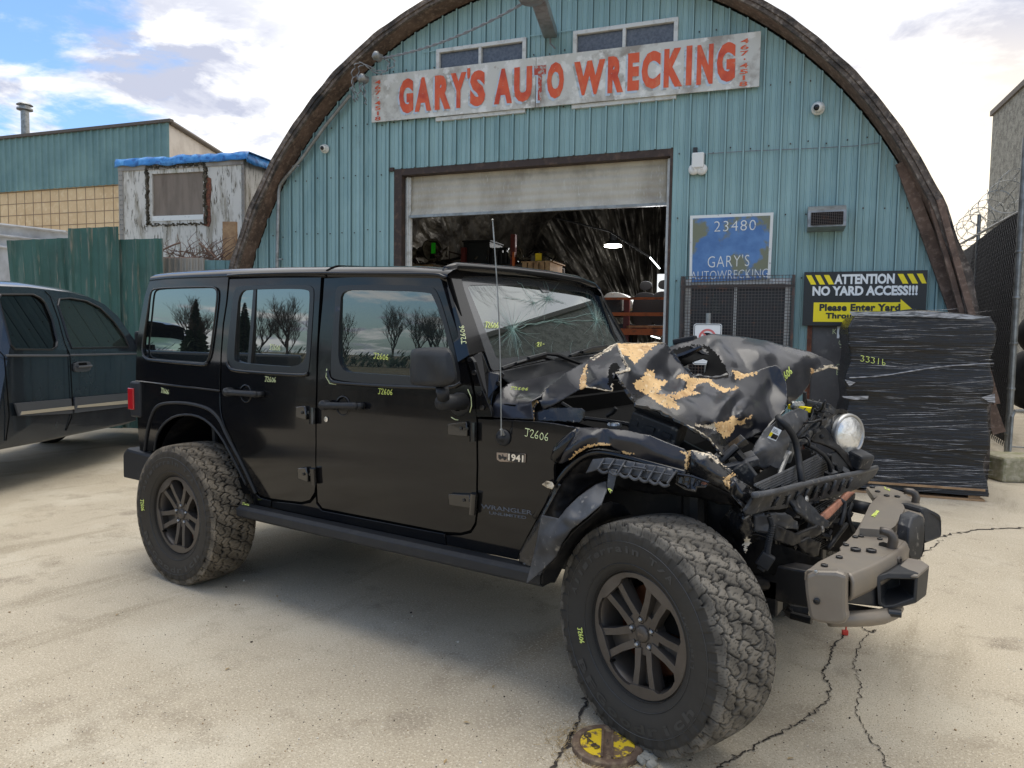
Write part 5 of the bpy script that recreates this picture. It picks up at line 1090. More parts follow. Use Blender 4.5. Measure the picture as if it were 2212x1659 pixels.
# grit
m_ = MB(); 
for k in range(2200):
    u = rng.uniform(-20, 2230); v = 1000+660*rng.random()**.8; q = PZ(u, v, 0); s_ = rng.uniform(.0012, .0032)*(2.2 if rng.random() < .03 else 1); M = Matrix.Rotation(rng.uniform(0, 6), 3, 'Z'); m_.box(q+np.array([0, 0, s_*.4]), (s_*1.4, s_, s_), M, mi=int(rng.random()*3))
tag(m_.build('grit', [mat('dark_grit', sr(70, 62, 54), .9), mat('tan_grit', sr(150, 128, 98), .9), mat('pale_grit', sr(205, 198, 184), .9)]), 'small stones and grit scattered over the yard', 'grit', kind='stuff')
m_ = MB()
for (u, v) in ((600, 1290), (607, 1300), (1065, 1487), (487, 1448), (1700, 1640), (960, 1650), (250, 1330), (1000, 1560)): q = PZ(u, v, .004); a = rng.uniform(0, 3); m_.add([q, q+np.array([.02*math.cos(a), .02*math.sin(a), .004]), q+np.array([.03*math.cos(a+.3), .03*math.sin(a+.3), .001]), q+np.array([.012*math.cos(a+.8), .012*math.sin(a+.8), .003])], [(0, 1, 2, 3)])
tag(m_.build('dead_leaves', 'straw'), 'few dry leaf scraps lying on the yard', 'leaves', kind='stuff')
q = PZ(1825, 1372, .0); m_ = MB(); m_.box(q+np.array([0, 0, .014]), (.030, .018, .026), Matrix.Rotation(.5, 3, 'Z')); m_.box(q+np.array([.004, 0, .036]), (.008, .008, .022)); tag(m_.build('red_clip', 'redpl', bev=.004), 'small broken red plastic clip under the front bumper', 'clip')

# trees beyond the photographer, seen in the car windows
def bare(seed, H):
    r_ = random.Random(seed); tk = MB(); bk_ = MB()
    def grow(p, d, L, rad, lev):
        n = 4; pts = [p]; q = p.copy(); dd = d.copy()
        for i in range(n):
            dd = (dd+Vector((r_.gauss(0, .10), r_.gauss(0, .10), r_.gauss(0, .05)+.02))).normalized(); q = q+dd*L/n; pts.append(q.copy())
        (tk if lev == 0 else bk_).tube(pts, [rad*(1-.4*i/n) for i in range(n+1)], 5 if lev < 2 else 3, cap=False)
        if lev >= 5: return
        for k in range(5 if lev < 3 else 3):
            t = r_.uniform(.4, 1) if k else 1; b = pts[min(n, max(1, int(t*n+.5)))]; ax = Vector((r_.gauss(0, 1), r_.gauss(0, 1), .2)).normalized()
            nd = (dd+ax*r_.uniform(.45, .85)+Vector((0, 0, .22))).normalized(); grow(b, nd, L*r_.uniform(.55, .78), rad*.56, lev+1)
    grow(Vector((0, 0, 0)), Vector((0, 0, 1)), H*.28, H*.015, 0); return tk, bk_
protos = []
for i, (sd_n, H) in enumerate(((3, 10), (11, 11), (29, 9.5))):
    a, b = bare(sd_n, H); protos.append((a, b))
TREES = [(-58, -53, 2), (-56, -58, 1), (-53, -59, 0), (-51, -61, 2), (-48, -62, 1), (-61, -52, 0), (-66, -52, 2), (-64, -50, 1), (-45, -66, 0), (-71, -44, 2), (-54, -63, 1), (-69, -50, 2)]
made = {}
wordt = ['broad', 'tall', 'narrow', 'forked', 'low', 'leaning', 'thin', 'dense', 'spreading', 'small', 'crooked', 'wide']
for i, (x, y, k) in enumerate(TREES):
    if k not in made:
        r_ = empty('bare_tree', (0, 0, 0)); a, b = protos[k]; t_ = a.build('trunk', 'bark', r_); c_ = b.build('crown', 'bark', r_); made[k] = (t_, c_); ro = r_
    else:
        ro = empty('bare_tree', (0, 0, 0))
        for src in made[k]: c = src.copy(); COL.objects.link(c); c.parent = ro
    ro.location = (x, y, 0); ro.rotation_euler = (0, 0, i*1.9); s_ = .85+.05*(i % 5); ro.scale = (s_, s_, s_)
    tag(ro, wordt[i]+' bare winter tree across the field mirrored in the side windows', 'tree', 'bare trees across the field')
def conifer(x, y, H, lab):
    ro = empty('conifer', (x, y, 0), lab, 'tree'); m_ = MB(); m_.tube([(x, y, 0), (x, y, H)], [.22, .03], 8); m_.build('trunk', 'bark', ro); m_ = MB()
    for k in range(900):
        z = H*(.10+.9*rng.random()**.9); L = (H-z)*.30*rng.uniform(.6, 1.05)+.15; a = rng.uniform(0, 6.28); d = np.array([math.cos(a), math.sin(a), -.12]); p = np.array([x, y, z]); sd2 = np.array([-math.sin(a), math.cos(a), 0])*L*.14
        m_.add([p, p+d*L*.5+sd2, p+d*L, p+d*L*.5-sd2, p+d*L*.6+np.array([0, 0, -.25*L])], [(0, 1, 2, 3), (0, 4, 2)])
    m_.build('crown', 'needle', ro)
conifer(-68.5, -47.8, 6.6, 'dark conifer mirrored in the rear door window'); conifer(-70.5, -43.2, 6.8, 'dark conifer mirrored in the rearmost side window')
m_ = MB()
for k in range(5000):
    x = rng.uniform(-120, -20); y = -96+rng.normal()*2-.7*x; r_ = rng.uniform(.15, .5); z = rng.uniform(0, 2.0)*(.7+.3*math.sin(x*.7))
    a = rng.uniform(0, 3); m_.add([(x-r_, y, z), (x+r_*math.cos(a), y+.5, z-.3), (x+.2, y, z+r_)], [(0, 1, 2)])
tag(m_.build('hedge', 'needle'), 'far dark hedge line across the field mirrored in the glass', 'hedge', kind='stuff')

# ================================================================ THE WRECKED OFF-ROAD VEHICLE
suv = empty('wrecked_suv', (-1.6, 0, 0), 'black four door off-road vehicle with crushed peeled bonnet, cracked windscreen and big mud tyres', 'suv')
def ys(z):
    if z < 1.16: return -(.785-.055*((z-.92)/.45)**2*(1 if z < .92 else .55))
    return -(.7765-(z-1.16)*.045)
def SU(u, v, off=0):
    y = -.78
    for _ in range(7): X = PY(u, v, y-off); y = ys(float(X[2]))
    return float(X[0]), float(X[2])
def SP(x, z, off=0): return np.array([x, ys(z)-off, z])
def S3(off=0.0): return lambda u, v: SP(*SU(u, v, off), off)
def splate(name, outer, holes, matn, parent, off=0, th_=.02, ch_=0, hch=2, slope=None, mirror=False, raw=False, **k):
    o2 = outer if raw else [SU(*p[:2]) for p in outer]; h2 = holes if raw else [[SU(*p[:2]) for p in h] for h in holes]
    if ch_: o2 = chaikin(o2, ch_)
    if hch: h2 = [chaikin(h, hch) for h in h2]
    # dense fill: drop the outline on a flat plate, slice at heights, then bend
    m_ = MB(); m_.prism(o2, h2, lambda x, y: (x, 0, y), lambda x, y: (x, th_, y)); bm = bmesh.new(); me = bpy.data.meshes.new('tmp'); me.from_pydata(m_.v, [], m_.f); bm.from_mesh(me); bpy.data.meshes.remove(me)
    zs = [q[1] for q in o2]
    gz = None
    for zc in np.arange(math.floor(min(zs)/.04)*.04, max(zs), .04):
        if zc > min(zs)+.002: bmesh.ops.bisect_plane(bm, geom=bm.verts[:]+bm.edges[:]+bm.faces[:], plane_co=(0, 0, zc+.0013), plane_no=(0, 0, 1))
    bmesh.ops.recalc_face_normals(bm, faces=bm.faces); bm.verts.index_update()
    sg_ = -1 if mirror else 1; zt_ = max(zs); yf = (lambda z: ys(z)) if slope is None else (lambda z: ys(zt_)-(zt_-z)*slope)
    vs = [(v.co.x, sg_*(yf(v.co.z)-off+v.co.y), v.co.z) for v in bm.verts]; fs = [tuple(v.index for v in f.verts) for f in bm.faces]; bm.free()
    o_ = link(name, vs, fs, matn, parent, auto=35, **k)
    bm = bmesh.new(); bm.from_mesh(o_.data); bmesh.ops.recalc_face_normals(bm, faces=bm.faces); bm.to_mesh(o_.data); bm.free()
    return o_
def sline(name, pts, r, off, matn, parent, n=6, ch_=0, closed=False):
    if ch_: pts = chaikin([p[:2] for p in pts], ch_, closed)
    if closed: pts = list(pts)+[pts[0]]
    m_ = MB(); m_.tube([SP(*SU(p[0], p[1], off), off) for p in pts], r, n); return m_.build(name, matn, parent, smooth=True)

# --- outlines in the picture, dropped onto the body side
q_low = T('f', [(75, 614), (478, 662), (479, 740), (486, 785), (503, 835), (533, 895), (573, 985), (608, 1075), (638, 1135), (668, 1170), (722, 1185), (722, 1213), (690, 1213), (640, 1196), (612, 1125), (572, 1040), (528, 955), (486, 880), (440, 822), (390, 785), (330, 770), (262, 778), (212, 812), (184, 855), (170, 900), (165, 948), (95, 945), (84, 800), (76, 700)])
splate('quarter_panel', q_low, [], 'paint', suv, bev=.004)
q_up = T('f', [(145, 128), (330, 118), (520, 110), (519, 128), (509, 235), (493, 340), (483, 480), (479, 600), (478, 655), (76, 607), (79, 500), (86, 400), (101, 300), (121, 200)])
q_win = T('f', [(152, 178), (175, 168), (300, 163), (440, 160), (463, 172), (466, 205), (458, 280), (440, 420), (430, 490), (412, 528), (380, 527), (150, 509), (118, 500), (106, 470), (110, 420), (130, 300), (143, 205)])
splate('hardtop_side', q_up, [q_win], 'paint', suv, off=.002, bev=.004)
qg = splate('quarter_window', T('f', [(148, 172), (175, 163), (300, 158), (443, 155), (468, 168), (470, 205), (462, 280), (444, 420), (434, 494), (416, 534), (380, 532), (150, 514), (114, 505), (101, 470), (105, 420), (126, 300), (139, 205)]), [], 'tint', suv, off=-.002, th_=.006, ch_=1, slope=.02)
sline('window_seal', q_win, .006, .010, 'trimline', qg, closed=True, ch_=1)
sline('glass_edge', T('f', [(112, 490), (122, 505), (150, 513), (380, 533), (410, 534), (420, 525)]), .009, .008, 'paint', qg, ch_=1)
rd_out = T('f', [(526, 124), (740, 117), (962, 116), (950, 300), (941, 480), (937, 700), (936, 900), (938, 1085), (930, 1145), (908, 1180), (870, 1190), (800, 1183), (720, 1172), (672, 1158), (644, 1128), (614, 1070), (579, 980), (539, 890), (509, 830), (492, 780), (485, 720), (484, 640), (488, 480), (499, 340), (516, 230)])
rd_win = T('f', [(550, 172), (570, 158), (720, 155), (895, 152), (922, 165), (928, 190), (926, 250), (916, 400), (903, 565), (890, 572), (700, 563), (535, 551), (522, 535), (516, 480), (531, 330), (543, 200)])
rdo = splate('rear_door', rd_out, [rd_win], 'paint', suv, bev=.005)
rdg = splate('window_glass', T('f', [(565, 175), (905, 165), (918, 200), (897, 555), (545, 528), (538, 480), (552, 300)]), [], 'tint', rdo, off=-.004, th_=.005, slope=.018)
splate('window_frame', T('f', [(548, 168), (575, 154), (895, 149), (925, 163), (931, 190), (918, 400), (905, 570), (893, 578), (540, 556), (518, 540), (512, 480), (530, 320)]), [T('f', [(572, 180), (640, 172), (903, 168), (912, 200), (897, 400), (890, 546), (700, 536), (552, 522), (548, 490), (560, 320)])], 'trimline', rdo, off=.003, th_=.035, ch_=2, bev=.003)
splate('window_divider', T('f', [(638, 172), (652, 172), (626, 526), (610, 524)]), [], 'trimline', rdo, off=.0, th_=.014)
sline('window_ledge', T('f', [(512, 520), (522, 548), (545, 562), (700, 574), (885, 585), (898, 575)]), .011, .004, 'paint', rdo, ch_=2)
fd_out = T('g', [(92, 130), (300, 122), (520, 120), (683, 122), (698, 140), (738, 280), (778, 400), (813, 520), (843, 640), (867, 740), (880, 860), (881, 1100), (880, 1330), (871, 1398), (848, 1435), (800, 1448), (715, 1443), (500, 1401), (250, 1353), (82, 1320), (58, 1288), (54, 1200), (52, 1000), (54, 800), (59, 600), (67, 430), (84, 250)])
fd_win = T('g', [(158, 182), (180, 170), (400, 168), (640, 176), (668, 192), (700, 270), (748, 440), (780, 560), (795, 640), (792, 668), (760, 690), (500, 687), (200, 668), (135, 655), (120, 632), (128, 520), (140, 400), (152, 250)])
fdo = splate('front_door', fd_out, [fd_win], 'paint', suv, bev=.005)
fdg = splate('window_glass', T('g', [(175, 185), (640, 188), (665, 215), (705, 320), (745, 470), (780, 640), (770, 668), (485, 655), (150, 622), (155, 400)]), [], 'clearg', fdo, off=-.004, th_=.005, slope=.018)
splate('window_frame', T('g', [(154, 180), (180, 165), (400, 162), (645, 172), (672, 190), (705, 270), (752, 440), (785, 560), (800, 645), (796, 672), (762, 690), (490, 690), (200, 664), (132, 648), (124, 620), (138, 400), (150, 250)]), [T('g', [(182, 192), (300, 190), (640, 200), (658, 225), (700, 330), (740, 480), (764, 620), (750, 652), (485, 634), (300, 622), (165, 612), (168, 400), (176, 280)])], 'trimline', fdo, off=.003, th_=.035, ch_=2, bev=.003)
sline('window_ledge', T('g', [(110, 610), (120, 655), (145, 672), (300, 682), (500, 694), (760, 698), (800, 672)]), .010, .004, 'paint', fdo, ch_=2)
# cowl side panel with the start of the front wheel arch
cowl = T('g', [(889, 858), (1190, 872), (1290, 884), (1396, 905), (1335, 975), (1290, 1050), (1279, 1120), (1283, 1190), (1240, 1290), (1180, 1400), (1105, 1545), (1092, 1590), (900, 1550), (729, 1512), (722, 1462), (800, 1463), (853, 1450), (880, 1408), (889, 1335), (890, 1100)])
cw = splate('cowl_side_panel', cowl, [], 'paint', suv, bev=.004)
sill = [(566, 1098)]+T('f', [(690, 1216), (728, 1216), (728, 1188), (800, 1195), (870, 1203), (915, 1193), (940, 1160), (946, 1110)])+T('g', [(50, 1296), (78, 1332), (250, 1366), (500, 1413), (716, 1455), (724, 1513)])+[(850, 1150), (700, 1120)]
splate('sill', [(566, 1098)]+T('f', [(728, 1215), (728, 1188), (800, 1195), (870, 1203), (912, 1194), (936, 1165)])+T('g', [(50, 1300), (78, 1334), (250, 1367), (500, 1415), (716, 1456), (724, 1516)])+[(850, 1160), (700, 1128)], [], 'paint', suv, bev=.003)
# dark shell behind the panels closes the gaps
shell_out = T('f', [(145, 120), (520, 105)])+[(700, 592), (950, 592), (965, 600), (1010, 760), (1028, 900)]+[(1028, 1195)]+T('f', [(720, 1200), (640, 1150), (600, 1050), (540, 930), (480, 820), (400, 745), (300, 730), (200, 740), (150, 800), (130, 940), (95, 940), (84, 700), (80, 500)])
wh = lambda h, e: h
splate('inner_shell', shell_out, [T('f', [(152, 150), (462, 142), (474, 205), (438, 520), (422, 545), (108, 520), (94, 500), (104, 400)]), rd_win, fd_win], 'dark', suv, off=-.024, th_=.01)
# belt seam strip
sline('belt_seam', T('f', [(77, 611), (200, 626), (478, 659)]), .0065, .004, 'chrome' if False else 'paint', suv)
# rear wheel arch flange and liner
sline('arch_flange', T('f', [(118, 945), (128, 860), (145, 790), (170, 735), (210, 716), (300, 714), (380, 728), (440, 752), (480, 800), (505, 860), (560, 960), (610, 1060), (650, 1150)]), .010, .004, 'plastic', suv, ch_=2)
sline('arch_lip', T('f', [(165, 945), (170, 900), (184, 855), (212, 812), (262, 778), (330, 770), (390, 785), (440, 822), (486, 880), (528, 955), (572, 1040), (605, 1110)]), .008, .0, 'plastic', suv, ch_=1)
def arc_liner(cx, r, y0, y1, z0, a0=0, a1=math.pi, n=20):
    P_ = [(cx+r*math.cos(t), z0+r*math.sin(t)) for t in np.linspace(a0, a1, n)]; m_.prism(P_+[(cx-r-.02, z0), (cx-r-.02, z0+r+.05), (cx+r+.02, z0+r+.05), (cx+r+.02, z0)], [], lambda x, z: (x, y0, z), lambda x, z: (x, y1, z))
for sg_ in (-1, 1):
    n = 24; vs = []; m_ = MB()
    for t in np.linspace(-.1, math.pi+.1, n):
        for y in (.76, .38): vs.append((-2.93+.50*math.cos(t), sg_*y, .50+.50*math.sin(t)))
    m_.add(vs, [(2*i, 2*i+1, 2*i+3, 2*i+2) for i in range(n-1)])
    m_.add([(-3.44, sg_*.38, .45), (-2.42, sg_*.38, .45), (-2.42, sg_*.38, 1.02), (-3.44, sg_*.38, 1.02)], [(0, 1, 2, 3)])
    m_.build('rear_wheel_liner', 'blackmetal', suv)
m_ = MB()
for y in (-.62, .62): m_.tube([(-2.86, y*.9, .95), (-2.88, y*.85, .45)], .03, 8); m_.tube([(-3.1, y*.9, .95), (-3.05, y*.9, .40)], .022, 8)
m_.tube([(-2.95, -.7, .41), (-2.95, .7, .41)], .045, 10); m_.lathe([(.02, -.14), (.12, -.1), (.15, 0), (.12, .1), (.02, .14)], axis_m((-2.95, .05, .41), (0, 1, 0)), 16); m_.build('rear_axle', 'blackmetal', suv)
# roof
gut = [(324.6, 605), (360, 601), (420, 598.5), (494, 596), (600, 595), (700, 594), (800, 594), (880, 594.5), (950, 596), (966, 603)]
top = [(340, 592.5), (370, 589), (430, 585), (494, 582), (600, 579), (700, 577), (800, 576.5), (880, 576), (945, 576.5), (968, 582)]
g3 = [SP(*SU(u, v)) for u, v in gut]; t3 = [PY(u, v, -.69) for u, v in top]; rows = []
N5 = len(gut)
def mir(q): q = np.array(q).copy(); q[1] = -q[1]; return q
base = []
for g_, t_ in zip(g3, t3):
    x = g_[0]; zt3 = float(np.interp(x, [q[0] for q in t3], [q[2] for q in t3])); zg = g_[2]
    sec = [(g_[1]+.0, zg-.012), (g_[1]-.006, zg), (g_[1]+.002, zg+(zt3-zg)*.45), (-.712, zg+(zt3-zg)*.85), (-.68, zt3+.004), (-.5, zt3+.016), (-.2, zt3+.024), (0, zt3+.026)]
    sec = sec+[(-y, z) for y, z in sec[-2::-1]]; base.append([(x, y, z) for y, z in sec])
ns_ = len(base[0]); vs = [p for s_ in base for p in s_]; fs = [(i*ns_+k, i*ns_+k+1, (i+1)*ns_+k+1, (i+1)*ns_+k) for i in range(N5-1) for k in range(ns_-1)]; fs.append(tuple(range(ns_)))
o_ = link('roof', vs, fs, 'paint', suv, auto=50); bm = bmesh.new(); bm.from_mesh(o_.data); bmesh.ops.recalc_face_normals(bm, faces=bm.faces); bm.to_mesh(o_.data); bm.free()
roof = o_
m_ = MB()
for xx in (float(SP(*SU(706, 590))[0]),):
    k = [np.interp(xx, [s_[0][0] for s_ in base], [s_[j][2] for s_ in base]) for j in range(ns_)]; ky = [np.interp(xx, [s_[0][0] for s_ in base], [s_[j][1] for s_ in base]) for j in range(ns_)]
    m_.tube([(xx, ky[j]*1.001, k[j]+.001) for j in range(ns_)], .006, 5)
m_.tube([(-1.55, 0, vs[0][2]+.105)]*2, .001, 3); m_.build('roof_seam', 'dark', roof)
sline('drip_rail', [(492, 597)]+T('f', [(520, 104), (740, 96), (985, 94)])+[(720, 590), (850, 591), (945, 592), (962, 600)], .009, .012, 'paint', roof, ch_=1)
# windscreen frame
WTL = PY(994.5, 600, -.60); WBL = PY(1062, 802, -.655); WTR = WTL*np.array([1, -1, 1]); WN = np.cross(WBL-WTL, WTR-WTL); WN /= np.linalg.norm(WN)
if np.dot(WN, CAM-WTL) < 0: WN = -WN
def W3(u, v, off=0): return PPL(u, v, WTL+WN*off, WN)
WX = np.array([0, 1., 0]); WY = np.cross(WN, WX); WY = WY if WY[2] > 0 else -WY
def w2(u, v, off=0): q = W3(u, v, off)-WTL; return float(q[1]), float(np.dot(q, WY))
def w3(x, y, off=0): return WTL+WX*x+WY*y+WN*off
ws_in = T('5', []) if False else T(5, [(655, 765), (680, 745), (900, 740), (1200, 755), (1500, 785), (1690, 806), (1790, 835), (1830, 860), (1900, 980), (1980, 1130), (2060, 1270), (2085, 1340), (1950, 1372), (1400, 1455), (990, 1545), (925, 1548), (905, 1530), (830, 1300), (740, 1040), (680, 860)])
ws_out = T(5, [(500, 675), (540, 655), (700, 662), (1000, 680), (1300, 710), (1600, 750), (1770, 790), (1850, 840), (1920, 980), (2010, 1150), (2110, 1330), (2080, 1400), (1400, 1500), (1000, 1640), (935, 1600), (860, 1400), (845, 1385), (720, 1420), (680, 1250), (600, 1000), (540, 830)])
def wplate(name, outer, holes, matn, parent, o0, o1, **k):
    oo = [w2(*p) for p in outer]; hh_ = [[w2(*p) for p in h] for h in holes]
    m_ = MB(); m_.prism(oo, hh_, lambda x, y: w3(x, y, o0), lambda x, y: w3(x, y, o1)); return m_.build(name, matn, parent, **k)
wf = wplate('windscreen_frame', ws_out, [ws_in], 'paint', suv, .012, -.06, bev=.010)
wg = wplate('windscreen', T(5, [(650, 760), (680, 740), (900, 735), (1200, 750), (1500, 780), (1690, 801), (1795, 832), (1840, 860), (1985, 1130), (2090, 1330), (1950, 1380), (1400, 1463), (990, 1553), (920, 1555), (900, 1530), (670, 860)]), [], 'wsg', suv, .0, -.005)
fr_in = T(5, [(722, 830), (745, 808), (900, 805), (1200, 812), (1690, 862), (1770, 880), (1800, 900), (2030, 1290), (1990, 1330), (1400, 1400), (990, 1445), (965, 1430)])
wplate('black_border', ws_in, [fr_in], 'frit', wg, .0035, .001)
b_ = MB(); b_.prism([w2(*p) for p in T(5, [(1330, 822), (1425, 826), (1428, 868), (1370, 870)])], [], lambda x, y: w3(x, y, .004), lambda x, y: w3(x, y, .001)); b_.build('sensor_patch', 'frit', wg)
b_ = MB(); b_.prism([w2(*p) for p in T(5, [(1826, 898), (1848, 900), (1882, 968), (1860, 972)])], [], lambda x, y: w3(x, y, .004), lambda x, y: w3(x, y, .001)); b_.build('permit_sticker', mat('mint_sticker', sr(150, 226, 206), .5), wg)
# inner header seen as the rounded leading edge of the roof
b_ = MB(); b_.tube([w3(*w2(u, v), .0) for u, v in T(5, [(520, 668), (620, 655), (800, 668), (1100, 690), (1400, 722), (1650, 762), (1800, 806), (1860, 852)])], [.012, .026, .03, .03, .03, .03, .024, .012], 10); b_.build('header_edge', 'paint', wf, smooth=True)
b_ = MB()
def wpt(p): return w3(*w2(*T(5, [p])[0]), .0045)
crk = MB(); crd = MB()
def crackray(mb, c, ang, L, r=.0007, curl=0, n=9):
    pts = []; x, y = c; a = ang
    for i in range(n): pts.append(wpt((x, y))); a += rng.normal()*.09+curl; x += L/n*math.cos(a); y += L/n*math.sin(a)
    mb.tube(pts, [r*(1-.75*i/n) for i in range(n)], 3)
for (c, k, L0, L1, a0, a1) in (((1110, 1185), 34, 60, 330, 0, 6.28), ((1110, 1185), 16, 150, 300, 1.0, 2.4), ((1830, 1110), 30, 50, 230, 0, 6.28), ((1830, 1110), 10, 150, 300, -2.3, -1.2), ((1420, 920), 26, 40, 240, 0, 6.28), ((1290, 960), 14, 40, 150, 0, 6.28), ((1540, 1130), 8, 60, 200, 2.7, 3.6), ((1540, 1130), 8, 60, 200, -.5, .5)):
    for i in range(k): crackray(crk, c, rng.uniform(a0, a1), rng.uniform(L0, L1), .0008)
for c in ((1110, 1185), (1830, 1110), (1430, 935)):
    for i in range(40): a = rng.uniform(0, 6.28); rr_ = abs(rng.normal())*24+3; crackray(crk, (c[0]+rr_*math.cos(a), c[1]+rr_*math.sin(a)), rng.uniform(0, 6.28), rng.uniform(6, 26), .0011, n=4)
for (a, b) in (((1030, 910), (1300, 960)), ((1150, 770), (1290, 960)), ((1420, 920), (1300, 960)), ((1420, 920), (1550, 965)), ((1110, 1185), (1460, 1110)), ((1440, 1120), (1830, 1110)), ((1200, 1150), (1800, 1060)), ((1230, 830), (1420, 920)), ((1420, 930), (1340, 1010))):
    pts = [wpt((a[0]+(b[0]-a[0])*t+rng.normal()*5, a[1]+(b[1]-a[1])*t+rng.normal()*5)) for t in np.linspace(0, 1, 12)]; crk.tube(pts, .0012, 3)
for k in range(11):
    x0 = 735+k*26; crackray(crd, (x0, 812+rng.normal()*4), .85+rng.normal()*.08, 300+rng.normal()*60, .0008, curl=-.05, n=12)
for k in range(14): crackray(crk, (1750+k*14, 860+k*20), 1.5+rng.normal()*.2, rng.uniform(80, 200), .0007, curl=-.03)
for k in range(6): crackray(crk, (1150+k*150+rng.normal()*20, 1420-k*8), -1.9+rng.normal()*.15, 130, .0008, curl=.09)
crk.build('glass_cracks', 'crack', wg)['kind'] = 'stuff'; crd.build('hairline_cracks', 'crackd', wg)['kind'] = 'stuff'
# A-pillar hinge cover with bolts, windscreen side bracket
splate('pillar_bracket', T('k', [(566, 925), (600, 903), (640, 960), (668, 1060), (705, 1180), (750, 1290), (792, 1395), (797, 1440), (664, 1440), (655, 1250), (640, 1150), (605, 1020)]), [], 'paint', suv, off=.003, bev=.004)
slabq = [PY(u, v, yy) for (u, v), yy in zip(T('k', [(618, 900), (712, 878), (775, 1045), (862, 1065), (855, 1175), (815, 1225), (797, 1300), (792, 1392), (750, 1285), (705, 1175), (668, 1055)]), (-.74, -.70, -.68, -.67, -.70, -.72, -.735, -.75, -.755, -.755, -.75))]
m_ = MB(); m_.add(slabq+[q+np.array([-.03, .02, 0]) for q in slabq], [tuple(range(11)), tuple(range(21, 10, -1))]+[(i, (i+1) % 11, 11+(i+1) % 11, 11+i) for i in range(11)]); m_.build('frame_leg', 'paint', suv, bev=.006)
for i, (x, y) in enumerate(((845, 550), (868, 618), (898, 727), (910, 800), (1013, 632), (992, 675))):
    m_ = MB(); f = S3(.008) if i < 4 else (lambda u, v: PY(u, v, -.70)); u_, v_ = T('g', [(x, y)])[0]; m_.lathe([(.011, -.004), (.011, .003), (.005, .004), (.004, .001), (.0001, .001)], axis_m(f(u_, v_), (0, -1, 0)), 12); m_.build('pillar_bolt', 'trimline', suv)
# hinges
def hinge(door, pts, barrel, off=.012):
    h = splate('hinge', T('g', pts), [], 'hingemat', door, off=off+.006, th_=.02, bev=.005)
    m_ = MB(); (x0, y0), (x1, y1) = T('g', barrel); m_.tube([SP(*SU(x0, y0, .02), .02), SP(*SU(x1, y1, .02), .02)], .016, 12); m_.build('hinge_barrel', 'hingemat', h)
    c = np.array(T('g', pts))[:4].mean(0)
    m_ = MB()
    for dx_ in (-7, 7): m_.lathe([(.008, 0), (.008, .003), (.0001, .004)], axis_m(SP(*SU(c[0]+dx_-2, c[1]+3, .024), .0125+off-.005), (0, -1, 0)), 10)
    m_.build('hinge_screw', 'trimline', h)
    return h
hinge(fdo, [(741, 884), (838, 870), (846, 905), (846, 948), (741, 938)], [(862, 878), (862, 975)]); hinge(fdo, [(745, 1245), (858, 1250), (866, 1285), (862, 1318), (747, 1300)], [(868, 1245), (860, 1352)])
hinge(rdo, [(-45, 795), (4, 790), (10, 830), (10, 862), (-45, 848)], [(30, 800), (30, 885)]); hinge(rdo, [(-35, 1112), (10, 1108), (18, 1150), (18, 1185), (-35, 1165)], [(32, 1115), (38, 1200)])
# handles
def handle(door, tile, a, b, cup):
    m_ = MB(); fa = T(tile, [a])[0]; fb = T(tile, [b])[0]; A = SP(*SU(*fa, .04), .045); B = SP(*SU(*fb, .04), .038); pts = [A, A*.75+B*.25, A*.5+B*.5, B+np.array([-.02, 0, 0]), B]
    m_.tube(pts, [.019, .017, .016, .018, .013], 12); m_.lathe([(.024, -.03), (.026, .0), (.022, .014), (.0001, .016)], axis_m(A, (0, -1, 0)), 20); m_.tube([B, B+np.array([.004, .035, 0])], .016, 10); m_.tube([A, A+np.array([0, .04, 0])], .018, 10)
    h = m_.build('door_handle', 'plastic', door, smooth=True); c = T(tile, [cup])[0]; C0 = SP(*SU(*c), .0015); m_ = MB()
    m_.lathe([(.052, .0), (.050, .004), (.044, .002), (.03, -.008), (.0001, -.012)], axis_m(C0, (0, -1, 0)), 28); m_.build('handle_cup', 'paint', h, smooth=True)
handle(rdo, 'f', (516, 664), (655, 676), (603, 672)); handle(fdo, 'g', (90, 787), (262, 793), (190, 792))
m_ = MB(); m_.lathe([(.014, 0), (.014, .004), (.0001, .005)], axis_m(SP(*SU(*T('g', [(103, 860)])[0]), .001), (0, -1, 0)), 18); m_.build('door_lock', 'chrome', fdo)
# mirror
mq = [(868, 760), (880, 752), (950, 749), (972, 753), (984, 800), (986, 822), (972, 832), (940, 837), (875, 834), (868, 825)]
my = -1.0; m3 = [PY(u, v, my) for u, v in mq]; m_ = MB()
o2 = chaikin([(p[0], p[2]) for p in m3], 2); cx_ = np.mean([p[0] for p in o2]); cz_ = np.mean([p[1] for p in o2]); o2 = np.array(o2)
lay = []
for t, k in ((0, .90), (.02, .98), (.05, 1.0), (.09, .97), (.115, .85), (.125, .6), (.128, .0)): lay.append([(cx_+(x-cx_)*k+t*.85+.0, my+.07-t*.75-(x-cx_)*.18, cz_+(z-cz_)*k) for x, z in o2])
n = len(o2); lay = lay[:-1]; vs = [p for l_ in lay for p in l_]; fs = [(i*n+k, i*n+(k+1) % n, (i+1)*n+(k+1) % n, (i+1)*n+k) for i in range(len(lay)-1) for k in range(n)]; fs.append(tuple(range(n))); fs.append(tuple(range((len(lay)-1)*n, len(lay)*n)))
m_.add([(x-.05, y, z) for x, y, z in vs], fs); mro = m_.build('door_mirror', 'plastic', suv, auto=50)
m_ = MB(); a = PY(955, 838, -.98); b = PY(958, 862, -.96); m_.tube([a, b], [.028, .026], 12); a = PY(950, 870, -.95); b = PY(1000, 868, -.80); m_.tube([a, (a+b)/2, b], [.030, .034, .036], 14); m_.lathe([(.055, 0), (.05, .012), (.03, .02)], axis_m(SP(*SU(*T('g', [(795, 782)])[0], .0), .0), (0, -1, 0)), 28); m_.build('mirror_arm', 'plastic', mro, smooth=True)
